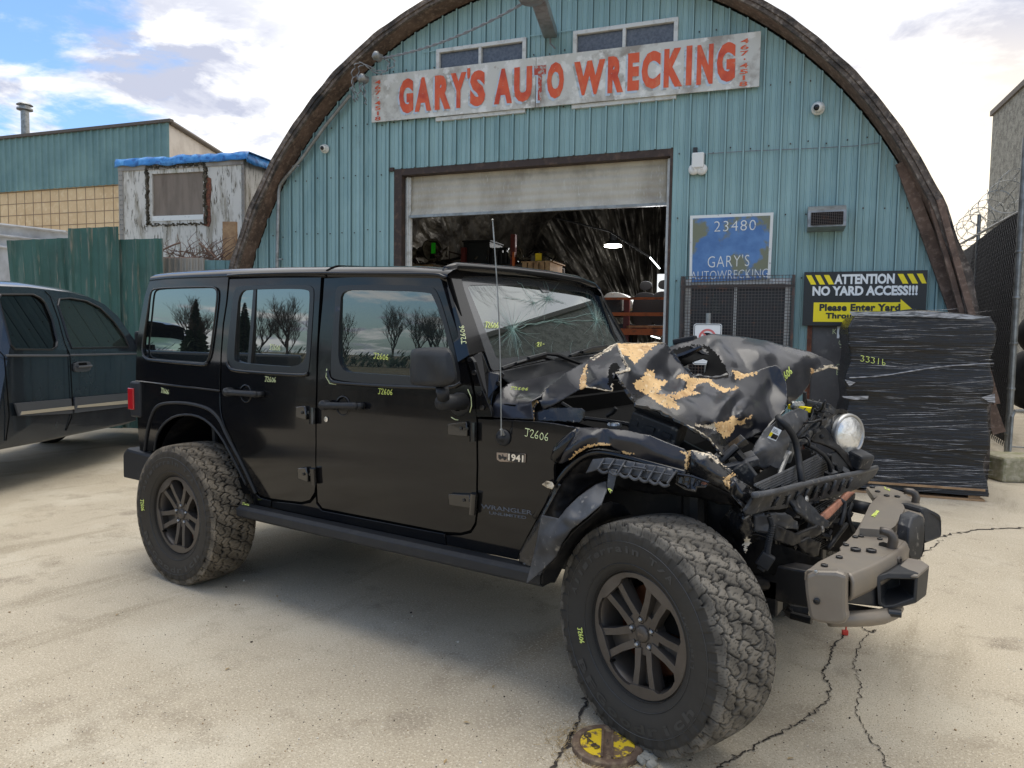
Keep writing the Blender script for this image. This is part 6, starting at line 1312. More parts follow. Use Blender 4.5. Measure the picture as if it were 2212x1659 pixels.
# antenna
m_ = MB(); A = SP(*SU(*T('g', [(1022, 955)])[0]), .002); m_.lathe([(.036, 0), (.034, .008), (.026, .012), (.016, .014), (.012, .03), (.0001, .034)], axis_m(A, (0, -1, 0)), 24); an = m_.build('antenna_base', 'plastic', suv, smooth=True)
m_ = MB(); B0_ = PY(*T('g', [(1009, 945)])[0], -.82); B1_ = PY(1064, 475, -.82); m_.tube([B0_+(B1_-B0_)*t+np.array([.012*math.sin(t*3.1), 0, 0]) for t in np.linspace(0, 1, 12)], .0028, 6); m_.lathe([(.0001, -.006), (.006, 0), (.0001, .006)], axis_m(B1_, (0, 0, 1)), 10); m_.tube([B0_-np.array([0, -.02, 0]), B0_+(B1_-B0_)*.03], .006, 8); m_.build('antenna_rod', 'galv', an)
# badge and decals
bq = [SU(*p) for p in T('g', [(988, 1032), (1139, 1039), (1137, 1085), (1005, 1079), (989, 1068)])]; m_ = MB(); m_.prism(bq, [], lambda x, y: SP(x, y, .006), lambda x, y: SP(x, y, .0)); bd = m_.build('side_badge', mat('bronze_badge', sr(150, 136, 124), .35, .7), suv, bev=.0015)
def sgp(off): return lambda x, y: SP(x, y, off)
a = SU(*T('g', [(1048, 1073)])[0]); b = SU(*T('g', [(1132, 1043)])[0]); m_ = MB(); m_.prism(rect(a[0]-.002, b[0]+.002, a[1]-.003, b[1]+.002), [], sgp(.0068), sgp(.005)); m_.build('badge_field', 'trimline', bd)
m_ = MB(); text_fit(m_, '1941', sgp(.0078), a[0]+.002, b[0]-.002, a[1], b[1]-.003, .03); m_.build('badge_numerals', 'chrome', bd)
m_ = MB(); a2 = SU(*T('g', [(996, 1070)])[0]); b2 = SU(*T('g', [(1044, 1042)])[0]); w_b = b2[0]-a2[0]; h_b = b2[1]-a2[1]
f = lambda x, y: SP(a2[0]+x*w_b, a2[1]+y*h_b, .0075)
m_.prism([(.05, .30), (.95, .30), (.95, .62), (.62, .62), (.52, .95), (.46, .95), (.5, .62), (.32, .62), (.28, .8), (.05, .8)], [], f, lambda x, y: SP(a2[0]+x*w_b, a2[1]+y*h_b, .0062))
for cx2 in (.25, .75): m_.prism([(cx2+.13*math.cos(t), .28+.2*math.sin(t)) for t in np.linspace(0, 6.28, 13)[:-1]], [], lambda x, y: SP(a2[0]+x*w_b, a2[1]+y*h_b, .0082), lambda x, y: SP(a2[0]+x*w_b, a2[1]+y*h_b, .006))
m_.build('badge_emblem', 'trimline', bd)
m_ = MB(); dA_ = [T('g', [p])[0] for p in ((905, 1302), (1168, 1352), (905, 1328), (950, 1340), (1140, 1376))]
def dec(p0, p1, h): # baseline from p0 to p1 in the picture
    return lambda x, y: SP(*SU(p0[0]+(p1[0]-p0[0])*x, p0[1]+(p1[1]-p0[1])*x-h*y), .0015)
text_fit(m_, 'WRANGLER', dec(T('g', [(905, 1322)])[0], T('g', [(1170, 1356)])[0], 9.5), 0, 1, 0, 1, .02); text_fit(m_, 'UNLIMITED', dec(T('g', [(948, 1352)])[0], T('g', [(1140, 1378)])[0], 6.5), 0, 1, 0, 1, .02); m_.build('side_lettering', mat('dull_grey_decal', sr(70, 76, 86), .5), cw)
# marker writing
for par, o_, du, dv, txt, fm_, mt_ in ((fdo, (1218-1218+816, 851), (7.6, .5), (.5, -12), 'J2606', S3(.004), 'chalk'), (fdg, T('g', [(345, 545)])[0], (7.8, .8), (.4, -12), 'J2606', S3(-.006), 'chalk'), (rdo, T('f', [(692, 614)])[0], (5.8, .4), (.4, -11), 'J2606', S3(.004), 'chalkp'), (rdg, T('f', [(714, 462)])[0], (5.8, .4), (.4, -12), 'J2606', S3(-.006), 'chalkp'),
        (qg, T('f', [(175, 430)])[0], (4.6, .0), (.3, -11), 'J2606', lambda u, v: PY(u, v, ys(1.74)+.001), 'chalk'), (suv, T('f', [(196, 666)])[0], (4.0, 1.0), (.3, -10), 'J2606', S3(.005), 'chalkp'), (cw, T('g', [(1128, 948)])[0], (12.5, 2.6), (1.0, -17), 'J2606', S3(.004), 'chalkp'), (wf, T(5, [(690, 1325)])[0], (-1.4, -9.6), (-10, 2), 'J2606', lambda u, v: w3(*w2(u, v), .016), 'chalkp'), (wg, T(5, [(862, 1176)])[0], (7.2, .2), (.5, -12), 'J2606', lambda u, v: w3(*w2(u, v), .006), 'chalk'), (wg, T(5, [(1312, 1340)])[0], (7, -.5), (.5, -9), '21-', lambda u, v: w3(*w2(u, v), .006), 'chalk')):
    scribble('marker_writing', txt, o_, du, dv, fm_, par, mt_, .0016)
sline('scuff_mark', T('g', [(835, 705), (852, 745), (855, 790), (846, 825)]), .002, .003, 'chalkp', fdo); sline('scuff_mark', T('g', [(105, 598), (100, 640), (120, 675), (153, 680)]), .002, .004, 'chalkp', fdo); sline('scuff_mark', T('g', [(750, 850), (770, 862), (786, 864)]), .002, .003, 'chalkp', fdo)
# rocker guard
A0 = PY(520, 1104, -.80); A1 = PY(1175, 1250, -.80); m_ = MB(); pr = [(-.03, .034), (.035, .036), (.055, .022), (.055, -.018), (.03, -.034), (-.03, -.034)]
m_.prism(pr, [], lambda y, z: (A0[0], -.775-y, A0[2]+z-.0), lambda y, z: (A1[0], -.775-y, A1[2]+z)); m_.build('rocker_guard', 'plastic', suv, bev=.004)
scribble('marker_writing', 'J2606', (523, 1089), (3.6, .9), (.8, -4), lambda u, v: PZ(u, v, A0[2]+.037), suv, 'chalk', .0014)
# rear lamp, bumper, tailgate and far side
m_ = MB(); m_.box((-3.60, -.735, 1.045), (.12, .12, .23)); tl = m_.build('tail_lamp', 'plastic', suv, bev=.012); m_ = MB(); a = PY(277, 838, -.80); b = PY(288, 885, -.80); m_.box(((a[0]+b[0])/2+.0, -.797, (a[2]+b[2])/2), (abs(b[0]-a[0])+.01, .012, abs(a[2]-b[2]))); m_.box((-3.665, -.735, 1.045), (.012, .10, .20)); m_.build('red_lens', 'red', tl, bev=.003)
m_ = MB(); a = PY(263, 975, -.80); b = PY(283, 1037, -.80); m_.prism([(a[0], .52), (-3.42, .52), (-3.30, .60), (-3.30, .70), (a[0]+.06, .72), (a[0], .68)], [], lambda x, z: (x, -.80, z), lambda x, z: (x, .80, z)); m_.build('rear_bumper', 'plastic', suv, bev=.02)
m_ = MB(); m_.prism([(-.74, .55), (.74, .55), (.775, 1.16), (.70, 1.80), (-.70, 1.80), (-.775, 1.16)], [], lambda y, z: (-3.46-(.06 if z < 1.3 else -.02), y, z), lambda y, z: (-3.43-(.06 if z < 1.3 else -.02), y, z)); m_.build('tailgate', 'paint', suv, bev=.01)
def raw(pts): return [SU(*p[:2]) for p in pts]
splate('far_side', raw(shell_out), [raw(q_win), raw(rd_win), raw(fd_win)], 'paint', suv, off=0, th_=.03, mirror=True, raw=True)
for wn2 in (q_win, rd_win, fd_win): splate('far_window', raw(wn2), [], 'tint', suv, off=-.01, th_=.005, mirror=True, raw=True)
# interior
m_ = MB(); m_.box((-2.15, 0, .60), (2.6, 1.45, .08)); m_.box((-.98, 0, 1.10), (.30, 1.40, .28)); m_.box((-1.0, 0, .80), (.12, 1.40, .5)); m_.build('floor_and_dash', 'dark', suv)
for y in (-.36, .36):
    m_ = MB(); m_.box((-1.72, y, .90), (.52, .50, .16)); m_.box((-2.0, y, 1.22), (.14, .48, .62), Matrix.Rotation(-.15, 3, 'Y')); st = m_.build('front_seat', 'seat', suv, bev=.04); m_ = MB(); m_.box((-2.04, y, 1.60), (.10, .26, .18)); m_.build('headrest', 'seat', st, bev=.03)
m_ = MB(); m_.box((-2.9, 0, 1.15), (.16, 1.3, .6)); m_.box((-2.7, 0, .9), (.5, 1.3, .14)); m_.build('rear_bench', 'seat', suv, bev=.04)
m_ = MB()
for sg_ in (-1, 1): m_.tube([(-1.15, sg_*.62, 1.70), (-2.1, sg_*.62, 1.74), (-3.3, sg_*.62, 1.72)], .03, 8); m_.tube([(-2.1, sg_*.62, 1.74), (-2.1, sg_*.66, .8)], .03, 8)
m_.tube([(-2.1, -.62, 1.74), (-2.1, .62, 1.74)], .03, 8); m_.tube([(-1.15, -.62, 1.70), (-1.15, .62, 1.70)], .03, 8); m_.build('roll_cage', 'seat', suv)
m_ = MB(); m_.lathe([(.185, -.012), (.20, 0), (.185, .012), (.170, 0), (.185, -.012)], axis_m((-1.30, .38, 1.15), (-.8, 0, .5)), 28); m_.tube([(-1.30, .38, 1.15), (-1.1, .38, 1.05)], .03, 8); m_.build('steering_wheel', 'seat', suv)
# chassis
m_ = MB()
for y in (-.42, .42): m_.box((-1.6, y, .50), (3.9, .09, .14)); m_.box((.20, y, .56), (.62, .09, .14))
m_.box((-1.4, 0, .44), (1.2, .5, .1)); m_.box((.05, 0, .52), (.12, .9, .1)); m_.tube([(-2.9, .1, .42), (-.8, .1, .46)], .035, 8); m_.tube([(-.9, -.45, .45), (-2.8, -.55, .40)], .025, 8); m_.tube([(.0, -.5, .42), (-.9, -.38, .48)], .025, 8)
m_.box((-2.55, -.25, .40), (.3, .3, .12)); m_.build('chassis', 'blackmetal', suv, bev=.008)
m_ = MB(); m_.tube([(0, -.66, .41), (0, .66, .41)], .042, 10); m_.lathe([(.02, -.13), (.11, -.1), (.14, 0), (.11, .1), (.02, .13)], axis_m((0, .2, .41), (0, 1, 0)), 16); m_.tube([(.22, -.45, .47), (.18, -.70, .44)], .02, 8); m_.tube([(.24, -.5, .50), (.24, .6, .44)], .022, 8); m_.tube([(.16, -.68, .40), (.16, .6, .40)], .018, 8)
for y in (-.46, .46): m_.tube([(.02, y, .45), (.0, y*.98, 1.0)], .05, 10)
m_.build('front_axle', 'blackmetal', suv)

# ---------------------------------------------------------------- crushed bonnet, wings and front end
def t1(*p): return T(1, list(p))
def t2(*p): return T(2, list(p))
def t3_(*p): return T(3, list(p))
BM = [K['bonnet'], K['primer'], K['chip'], K['dusty'], K['dark']]
bon = sheet('crumpled_bonnet',
 t1((905, 205, -.40), (1010, 205, -.36), (1180, 200, -.28), (1330, 200, -.20), (1365, 255, -.18), (1420, 340, -.20), (1480, 420, -.22), (1560, 482, -.20), (1700, 505, -.15), (1800, 500, -.08), (1890, 478, -.02), (1905, 430, .02), (2000, 470, .08), (2120, 440, .14), (2212, 405, .18), (2290, 390, .2), (2325, 430, .19), (2370, 560, .15), (2375, 700, .10), (2350, 790, .06),
    (2250, 900, -.02), (2170, 960, -.10), (2090, 1010, -.18), (1980, 1045, -.28), (1900, 1065, -.36), (1830, 1110, -.45), (1822, 1185, -.50), (1760, 1110, -.53), (1690, 1020, -.56), (1560, 950, -.60), (1400, 860, -.64), (1250, 780, -.68), (1070, 742, -.72), (1030, 680, -.72), (975, 590, -.72), (930, 530, -.72), (895, 465, -.70), (1010, 440, -.66), (985, 380, -.62), (950, 310, -.55)),
 t1((1050, 380, -.54), (1200, 300, -.40), (1300, 420, -.33), (1180, 500, -.52), (1400, 540, -.30), (1450, 560, -.44), (1330, 640, -.58), (1060, 600, -.66), (1200, 650, -.56), (1550, 600, -.28), (1500, 700, -.52), (1300, 760, -.62), (1650, 640, -.34), (1800, 610, -.16), (1950, 580, -.04), (1700, 760, -.42), (1600, 850, -.56), (1850, 700, -.34), (1920, 760, -.24), (1960, 800, -.36), (2050, 700, -.06), (2150, 560, .10), (2200, 700, .06), (2100, 850, -.14), (1900, 900, -.34), (1750, 900, -.52), (1750, 1000, -.50), (1730, 920, -.44), (2050, 950, -.16), (2250, 560, .18)),
 BM, suv, step=2.4, crumple=.003, cs=4.5, jag=.45, auto=60, smooth_it=15, patches=[
  (t1((860, 195), (1290, 190), (1190, 260), (1150, 300), (1110, 330), (1065, 385), (1030, 340), (985, 310), (930, 300)), 1),
  (t1((1050, 540), (1130, 500), (1165, 430), (1215, 440), (1250, 520), (1350, 530), (1290, 580), (1260, 640), (1340, 650), (1400, 690), (1450, 780), (1330, 760), (1250, 720), (1190, 660), (1110, 620), (1060, 590)), 1),
  (t1((1400, 500), (1480, 470), (1560, 505), (1700, 510), (1790, 580), (1900, 600), (1960, 570), (1930, 610), (1830, 625), (1740, 590), (1690, 540), (1600, 560), (1560, 620), (1640, 640), (1480, 670), (1430, 690), (1340, 650), (1430, 630), (1500, 590), (1510, 540), (1440, 510)), 1),
  (t1((1905, 430), (1960, 430), (2000, 475), (2120, 445), (2110, 475), (2010, 505), (1930, 510)), 1),
  (t1((1740, 890), (1850, 875), (1910, 820), (1960, 870), (2080, 820), (2060, 850), (2010, 860), (2015, 905), (1930, 900), (1910, 960), (1870, 1010), (1800, 1030), (1760, 960)), 1),
  (t1((1500, 890), (1640, 910), (1750, 900), (1750, 950), (1660, 930), (1560, 910)), 2),
  (t1((1690, 1020), (1760, 960), (1880, 1060), (1822, 1190), (1740, 1090)), 3), (t1((1050, 640), (1300, 740), (1550, 880), (1700, 1000), (1650, 1010), (1400, 880), (1200, 790), (1040, 740)), 3)])
wing = sheet('bonnet_fold',
 t1((150, 712, -.70), (235, 648, -.68), (310, 574, -.64), (480, 450, -.60), (640, 362, -.55), (780, 285, -.48), (890, 213, -.41), (915, 210, -.40), (955, 310, -.545), (985, 380, -.61), (1012, 440, -.66), (895, 462, -.70), (868, 540, -.72), (860, 614, -.735), (800, 600, -.73), (730, 590, -.72), (642, 576, -.71), (560, 615, -.71), (440, 690, -.71), (350, 740, -.71), (268, 776, -.71), (235, 700, -.71), (190, 760, -.72), (192, 872, -.735), (168, 830, -.735), (150, 750, -.72)),
 t1((300, 650, -.66), (320, 705, -.72), (450, 560, -.66), (620, 470, -.62), (600, 570, -.70), (700, 430, -.66), (780, 520, -.73), (880, 380, -.60), (880, 300, -.52), (820, 400, -.66), (940, 420, -.70)),
 BM, suv, step=2.6, crumple=.003, cs=3, jag=.3, auto=70, smooth_it=12, patches=[
  (t1((600, 480), (640, 400), (668, 370), (650, 430), (640, 520), (650, 570), (590, 600), (585, 560)), 1), (t1((140, 700), (235, 660), (215, 720), (180, 760), (200, 880), (160, 830)), 1),
  (t1((700, 340), (890, 205), (960, 215), (890, 235), (700, 355)), 2), (t1((940, 300), (965, 300), (1015, 440), (895, 470), (900, 452), (990, 432)), 2), (t1((840, 400), (900, 370), (940, 420), (880, 470), (860, 600), (830, 560)), 4), (t1((240, 590), (315, 570), (300, 610), (270, 690), (240, 650)), 3)])
dome = sheet('bonnet_dome',
 t1((1355, 236, -.02), (1440, 205, .05), (1560, 180, .12), (1640, 140, .20), (1720, 122, .27), (1850, 130, .34), (2030, 152, .42), (2212, 182, .48))+T(6, [(60, 478, .52), (200, 512, .55), (340, 545, .60), (450, 590, .62), (550, 640, .66), (622, 706, .70), (520, 690, .64), (440, 720, .58), (375, 742, .54), (355, 830, .48), (300, 910, .42), (250, 960, .36), (165, 1020, .28), (160, 940, .22), (60, 780, .19), (0, 720, .2)])+t1((2212, 430, .2), (2120, 445, .16), (2000, 475, .09), (1905, 440, .03), (1890, 480, -.01), (1800, 505, -.06), (1700, 510, -.12), (1560, 486, -.17), (1480, 424, -.19), (1420, 342, -.17)),
 t1((1700, 200, .20), (1780, 210, .14), (1850, 330, .06), (2100, 215, .30), (2130, 280, .22), (2000, 400, .14), (1900, 260, .22), (1640, 320, .05))+T(6, [(90, 560, .40), (60, 640, .30), (250, 640, .40), (200, 700, .34), (330, 680, .46), (400, 640, .56), (230, 860, .36)]),
 BM, suv, holes=[t1((1470, 410, -.10), (1580, 360, -.06), (1650, 332, -.02), (1690, 350, 0), (1672, 430, -.02), (1655, 484, -.08), (1560, 470, -.12))], step=2.6, crumple=.003, cs=5, jag=.2, auto=60, smooth_it=14, patches=[
  (t1((1380, 262), (1560, 215), (1680, 225), (1760, 290), (1830, 380), (1880, 478), (1700, 500), (1560, 480), (1480, 420)), 4),
  (T(6, [(365, 690), (400, 700), (380, 745), (360, 745)]), 1), (T(6, [(380, 720), (520, 660), (622, 706), (520, 700), (400, 745)]), 2), (t1((1580, 225), (1640, 235), (1700, 300), (1660, 300), (1620, 260)), 3), (T(6, [(60, 500), (330, 540), (480, 600), (330, 610), (150, 540)]), 3)])
scribble('marker_writing', 'J2606', T(6, [(115, 835)])[0], (5.8, -6.2), (-7, -14), lambda u, v: PY(u, v, .19), dome, 'chalk', .0026)
def rim(pts, r, matn, par, yo=-.004):
    m_ = MB(); P_ = []
    for a, b in zip(pts[:-1], pts[1:]):
        for t in np.linspace(0, 1, 6, endpoint=False): q = PY(*t1((a[0]+(b[0]-a[0])*t, a[1]+(b[1]-a[1])*t))[0], a[2]+(b[2]-a[2])*t+yo); P_.append(q+rng.normal(size=3)*.0016)
    m_.tube(P_, [r*rng.uniform(.35, 1.3) for _ in P_], 5); m_.build('torn_edge', matn, par)
rim([(905, 205, -.40), (950, 310, -.55), (985, 380, -.62), (1010, 440, -.66), (900, 462, -.70)], .005, 'chip', bon); rim([(905, 205, -.40), (1180, 200, -.28), (1330, 200, -.20)], .003, 'chip', bon)
rim([(890, 213, -.41), (780, 285, -.48), (660, 350, -.54)], .006, 'chip', wing); rim([(642, 576, -.71), (730, 590, -.72), (860, 614, -.735), (868, 540, -.72)], .003, 'chip', wing)
rim([(930, 530, -.72), (975, 590, -.72), (1070, 742, -.72), (1250, 780, -.68), (1400, 860, -.64), (1560, 950, -.60), (1690, 1020, -.56), (1760, 1110, -.53), (1822, 1185, -.50)], .008, 'dusty', bon, 0); rim([(1480, 900, -.61), (1600, 950, -.59), (1700, 1020, -.56), (1750, 1080, -.53), (1822, 1180, -.50)], .0035, 'chip', bon, -.008)
rim([(1822, 1185, -.50), (1830, 1110, -.45), (1980, 1045, -.28), (2170, 960, -.10), (2350, 790, .06), (2375, 700, .10)], .006, 'dusty', bon, 0); rim([(1365, 255, -.18), (1420, 340, -.20), (1480, 420, -.22), (1560, 482, -.20), (1700, 505, -.15), (1890, 478, -.02)], .010, 'bonnet', bon, 0)
# a ring dent bead on the bonnet and torn strut
m_ = MB(); m_.tube([PY(*p, -.12) for p in t1((1395, 330), (1500, 300), (1640, 235))], [.012, .016, .01], 6); m_.tube([PY(*p, .05) for p in t1((1545, 228), (1600, 250), (1650, 290), (1690, 300))], [.004, .012, .012, .003], 5); m_.build('torn_brace', 'dusty', dome)
m_ = MB(); a = PY(*t1((1495, 175))[0], .30); m_.box(a, (.12, .05, .03), Matrix.Rotation(-.2, 3, 'Y')); m_.build('bonnet_hinge', 'plastic', dome, bev=.008)
# cowl and what lies between bonnet and windscreen
cowl_s = sheet('cowl_top', T('g', [(962, 822, -.745), (968, 780, -.735), (985, 740, -.70), (1012, 700, -.66), (1060, 668, -.6), (1180, 640, -.35), (1340, 608, -.1), (1350, 620, -.15), (1300, 660, -.45), (1240, 700, -.62), (1215, 745, -.70), (1165, 770, -.735), (1178, 862, -.765), (1060, 858, -.76), (965, 850, -.755)]),
 T('g', [(1100, 720, -.64), (1080, 780, -.72)]), BM, suv, step=3, crumple=.001, auto=30, smooth_it=6)
scribble('marker_writing', 'J2606', T('g', [(1055, 712)])[0], (9.5, .6), (1.5, -5.5), lambda u, v: PY(u, v-0, -.66)+np.array([0, -.004, .006]), cowl_s, 'chalk', .0016)
sheet('cowl_grille', T(5, [(935, 1552, -.66), (1000, 1548, -.64), (1400, 1462, -.25), (1950, 1380, .40), (2100, 1340, .60), (2000, 1420, .40), (1640, 1560, -.05), (1300, 1640, -.40), (1085, 1660, -.60), (1010, 1600, -.66)]), T(5, [(1300, 1540, -.35), (1700, 1440, .1)]), [K['plastic']], suv, step=4, crumple=0)
def wiper(a, pts_arm, blade, yv):
    m_ = MB(); m_.tube([w3(*w2(*T(5, [p])[0]), .03) for p in blade], .010, 6); m_.tube([w3(*w2(*T(5, [p])[0]), .045) for p in blade[1:-1]], .006, 5); m_.tube([w3(*w2(*T(5, [p])[0]), .05+.01*i) for i, p in enumerate(pts_arm)], .010, 6); return m_.build('wiper', 'trimline', suv)
wiper(0, [(1180, 1480), (1320, 1445), (1400, 1460), (1640, 1560)], [(975, 1552), (1080, 1515), (1200, 1480), (1340, 1452), (1430, 1480)], 0)
wiper(0, [(1650, 1420), (1720, 1395), (1830, 1385), (1880, 1405)], [(1570, 1440), (1640, 1415), (1740, 1395), (1850, 1372)], 0)
# firewall and dark engine bay bulk
m_ = MB(); m_.box((-.72, 0, .92), (.06, 1.46, .55)); m_.prism([(-.70, .62), (.18, .62), (.12, .90), (-.10, 1.02), (-.70, 1.12)], [], lambda x, z: (x, -.40, z), lambda x, z: (x, .50, z))
m_.box((-.30, .60, .90), (.7, .22, .36)); m_.build('engine_bay_bulk', 'dark', suv)
m_ = MB(); m_.prism([(-.52, .60), (-.50, 1.05), (-.1, 1.08), (.10, 1.00), (.22, .86), (.20, .62)], [], lambda x, z: (x, -.42, z), lambda x, z: (x, -.40, z)); vs = []
for t in np.linspace(1.25, math.pi-.05, 22):
    for y in (-.74, -.40): vs.append((-.02+.50*math.cos(t), y, .50+.50*math.sin(t)))
m_.add(vs, [(2*i, 2*i+1, 2*i+3, 2*i+2) for i in range(21)]); m_.build('front_wheel_liner', 'blackmetal', suv)
m_ = MB(); vs = []
for t in np.linspace(1.25, math.pi-.05, 22):
    for y in (.74, .40): vs.append((-.02+.50*math.cos(t), y, .50+.50*math.sin(t)))
m_.add(vs, [(2*i, 2*i+1, 2*i+3, 2*i+2) for i in range(21)]); m_.build('front_wheel_liner', 'blackmetal', suv)
# boxes and hardware seen under the bonnet
def obox(name, cen, size, rz=0, ry=0, rx=0, matn='greyplas', bev=.008, parent=suv):
    m_ = MB(); m_.box(cen, size, Matrix.Rotation(rz, 3, 'Z') @ Matrix.Rotation(ry, 3, 'Y') @ Matrix.Rotation(rx, 3, 'X')); return m_.build(name, matn, parent, bev=bev)
c = PY(*t1((1265, 925))[0], -.50); fb = obox('fuse_box', c, (.20, .15, .12), .1, .30, .25); m_ = MB()
for k in range(3): m_.box(c+np.array([-.07+k*.07, -.082, .02-k*.02]), (.035, .012, .02), Matrix.Rotation(.3, 3, 'Y'))
m_.build('fuse_box_clip', 'plastic', fb)
obox('fuse_box_lid', c+np.array([.015, .02, .075]), (.21, .16, .025), .1, .30, .25, 'plastic')
c = PY(*t1((500, 800))[0], -.70); sheet('cowl_bracket', t1((330, 750, -.70), (480, 755, -.70), (605, 762, -.70), (632, 785, -.70), (628, 850, -.70), (585, 892, -.71), (400, 880, -.72), (200, 872, -.735), (195, 800, -.72)), [], [K['dusty']], suv, step=4)
m_ = MB(); m_.tube([PY(*p, -.62) for p in t1((830, 900), (850, 915), (900, 920), (940, 905))], .010, 6); m_.lathe([(.022, 0), (.018, .01), (.0001, .012)], axis_m(PY(*t1((890, 912))[0], -.62), (0, 0, 1)), 14); m_.build('wing_grommet', 'alu', suv)
m_ = MB()
for pts in (((640, 850), (800, 870), (1000, 900), (1080, 960)), ((430, 720), (560, 800), (640, 860)), ((820, 830), (870, 800), (900, 760))): m_.tube([PY(*p, -.45) for p in t1(*pts)], .010, 6)
m_.build('engine_hose', 'plastic', suv)
# front wing (crumpled)
sheet('front_wing', t1((0, 895, -.765), (190, 890, -.77), (400, 905, -.77), (590, 930, -.77), (800, 935, -.77), (980, 948, -.76), (1130, 985, -.75), (1190, 995, -.75), (1330, 1055, -.74), (1490, 1115, -.73), (1525, 1150, -.73), (1520, 1220, -.74), (1510, 1310, -.74), (1400, 1285, -.75), (1200, 1235, -.76), (970, 1160, -.77), (850, 1085, -.79), (740, 1085, -.80), (640, 1110, -.80), (560, 1160, -.80), (500, 1208, -.79), (430, 1240, -.79), (370, 1240, -.785), (357, 1200, -.785), (420, 1095, -.785), (490, 1030, -.785), (540, 965, -.78), (550, 925, -.775)),
 t1((600, 1050, -.83), (480, 1130, -.83), (700, 1000, -.82), (900, 1020, -.80), (1100, 1060, -.78), (1250, 1150, -.775), (1400, 1200, -.76)), BM, suv, step=2.5, crumple=.003, cs=5, auto=50, jag=.2, smooth_it=6,
 patches=[(t1((495, 1200), (560, 1130), (640, 1085), (750, 1060), (855, 1068), (850, 1085), (740, 1082), (640, 1108), (560, 1158), (505, 1212)), 1), (t1((535, 950), (575, 930), (595, 970), (560, 1000), (560, 1060), (530, 1130), (510, 1130), (545, 1030)), 3), (t1((1440, 1140), (1500, 1130), (1530, 1160), (1510, 1300), (1495, 1290), (1500, 1170)), 1), (t1((930, 1130), (1060, 1150), (1000, 1160)), 1)])
m_ = MB(); m_.tube([PY(*t1(p[:2])[0], p[2]) for p in ((560, 940, -.775), (535, 985, -.782), (470, 1060, -.792), (405, 1140, -.797), (378, 1200, -.795), (395, 1235, -.785))], [.006, .016, .026, .028, .022, .006], 14); m_.build('wing_bulge', 'paint', suv, smooth=True)
sheet('wing_support', t1((1505, 1135, -.72), (1560, 1125, -.72), (1700, 1160, -.70), (1790, 1235, -.69), (1910, 1350, -.66), (2040, 1430, -.64), (2130, 1530, -.63), (2035, 1590, -.66), (1860, 1480, -.69), (1700, 1405, -.72), (1510, 1315, -.73)), t1((1620, 1250, -.76), (1800, 1350, -.73), (1950, 1430, -.69)), BM+[K['greyplas']], suv, step=2.5, crumple=.008, cs=11, auto=35, jag=.5,
 patches=[(t1((1400, 1000), (2400, 1000), (2400, 1700), (1400, 1700)), 3), (t1((1495, 1120), (1545, 1130), (1530, 1260), (1500, 1310)), 1), (t1((1540, 1115), (1700, 1150), (1790, 1225), (1780, 1245), (1690, 1175), (1550, 1140)), 2), (t1((1830, 1350), (1910, 1340), (1880, 1370), (1850, 1440), (1830, 1420)), 1)])
# arch edge, deep inner edge, liner face
m_ = MB(); m_.tube([PY(u, v, -.765) for u, v in chaikin(t1((200, 1700), (330, 1500), (430, 1350), (540, 1230), (640, 1160), (760, 1135), (960, 1180), (1180, 1240), (1500, 1330)), 2, False)], .016, 8); m_.build('wing_lip', 'paint', suv, smooth=True)
sheet('wing_inner', t1((240, 1660, -.76), (360, 1470, -.76), (470, 1320, -.76), (570, 1220, -.76), (660, 1165, -.76), (790, 1160, -.76), (960, 1200, -.75), (1500, 1330, -.72), (1860, 1490, -.68), (2030, 1600, -.66), (1980, 1620, -.62), (1600, 1540, -.60), (1200, 1480, -.60), (860, 1470, -.62), (700, 1440, -.66), (560, 1560, -.70), (420, 1700, -.74), (300, 1790, -.755), (100, 1900, -.76), (160, 1760, -.76)), [], [K['blackmetal']], suv, step=5, crumple=.01, cs=12)
m_ = MB(); m_.tube([PY(*p, -.60) for p in t1((640, 1370), (660, 1440), (650, 1500))], .03, 8); m_.tube([PY(*p, -.55) for p in t1((740, 1300), (760, 1400), (750, 1480))], .02, 8); m_.build('strut', 'blackmetal', suv)
sheet('loose_chip', t1((258, 1420, -.80), (300, 1390, -.81), (345, 1400, -.80), (370, 1430, -.80), (350, 1460, -.80), (300, 1450, -.80)), [], [K['chip']], cw, step=3, crumple=.004, cs=30)
# broken egg-crate bracket
egg = sheet('broken_bracket', t1((700, 1203, -.80), (830, 1190, -.80), (960, 1207, -.80), (1130, 1240, -.79), (1250, 1258, -.79), (1350, 1278, -.78), (1428, 1300, -.77), (1390, 1360, -.79), (1330, 1400, -.80), (1230, 1385, -.81), (1130, 1365, -.81), (1040, 1345, -.81), (950, 1330, -.81), (900, 1290, -.81), (760, 1290, -.81), (640, 1325, -.80), (665, 1270, -.80)), [], [K['shroud']], suv, step=4, crumple=.002, solid=.004)
m_ = MB()
for (xt, yt, xb, yb) in ((800, 1196, 740, 1290), (890, 1200, 830, 1285), (985, 1212, 915, 1320), (1070, 1228, 1005, 1345), (1160, 1245, 1090, 1365), (1250, 1260, 1170, 1385), (1335, 1275, 1255, 1400), (1425, 1300, 1340, 1410)):
    a = PY(*t1((xt, yt))[0], -.80); b = PY(*t1((xb, yb))[0], -.84); c2 = PY(*t1((xb+4, yb+8))[0], -.80); m_.add([a, b, c2, a+np.array([.004, 0, 0]), b+np.array([.004, 0, 0]), c2+np.array([.004, 0, 0])], [(0, 1, 2), (3, 5, 4), (0, 3, 4, 1), (1, 4, 5, 2)]); m_.tube([a+np.array([0, -.004, 0]), b], .0035, 5)
for i in range(7):
    x0 = 745+i*86+(10 if i else 0); y0 = 1288+i*19; pts = [PY(*t1((x0+86*t, y0+19*t+22*math.sin(math.pi*t)))[0], -.835) for t in np.linspace(0, 1, 7)]; m_.tube(pts, .006, 6)
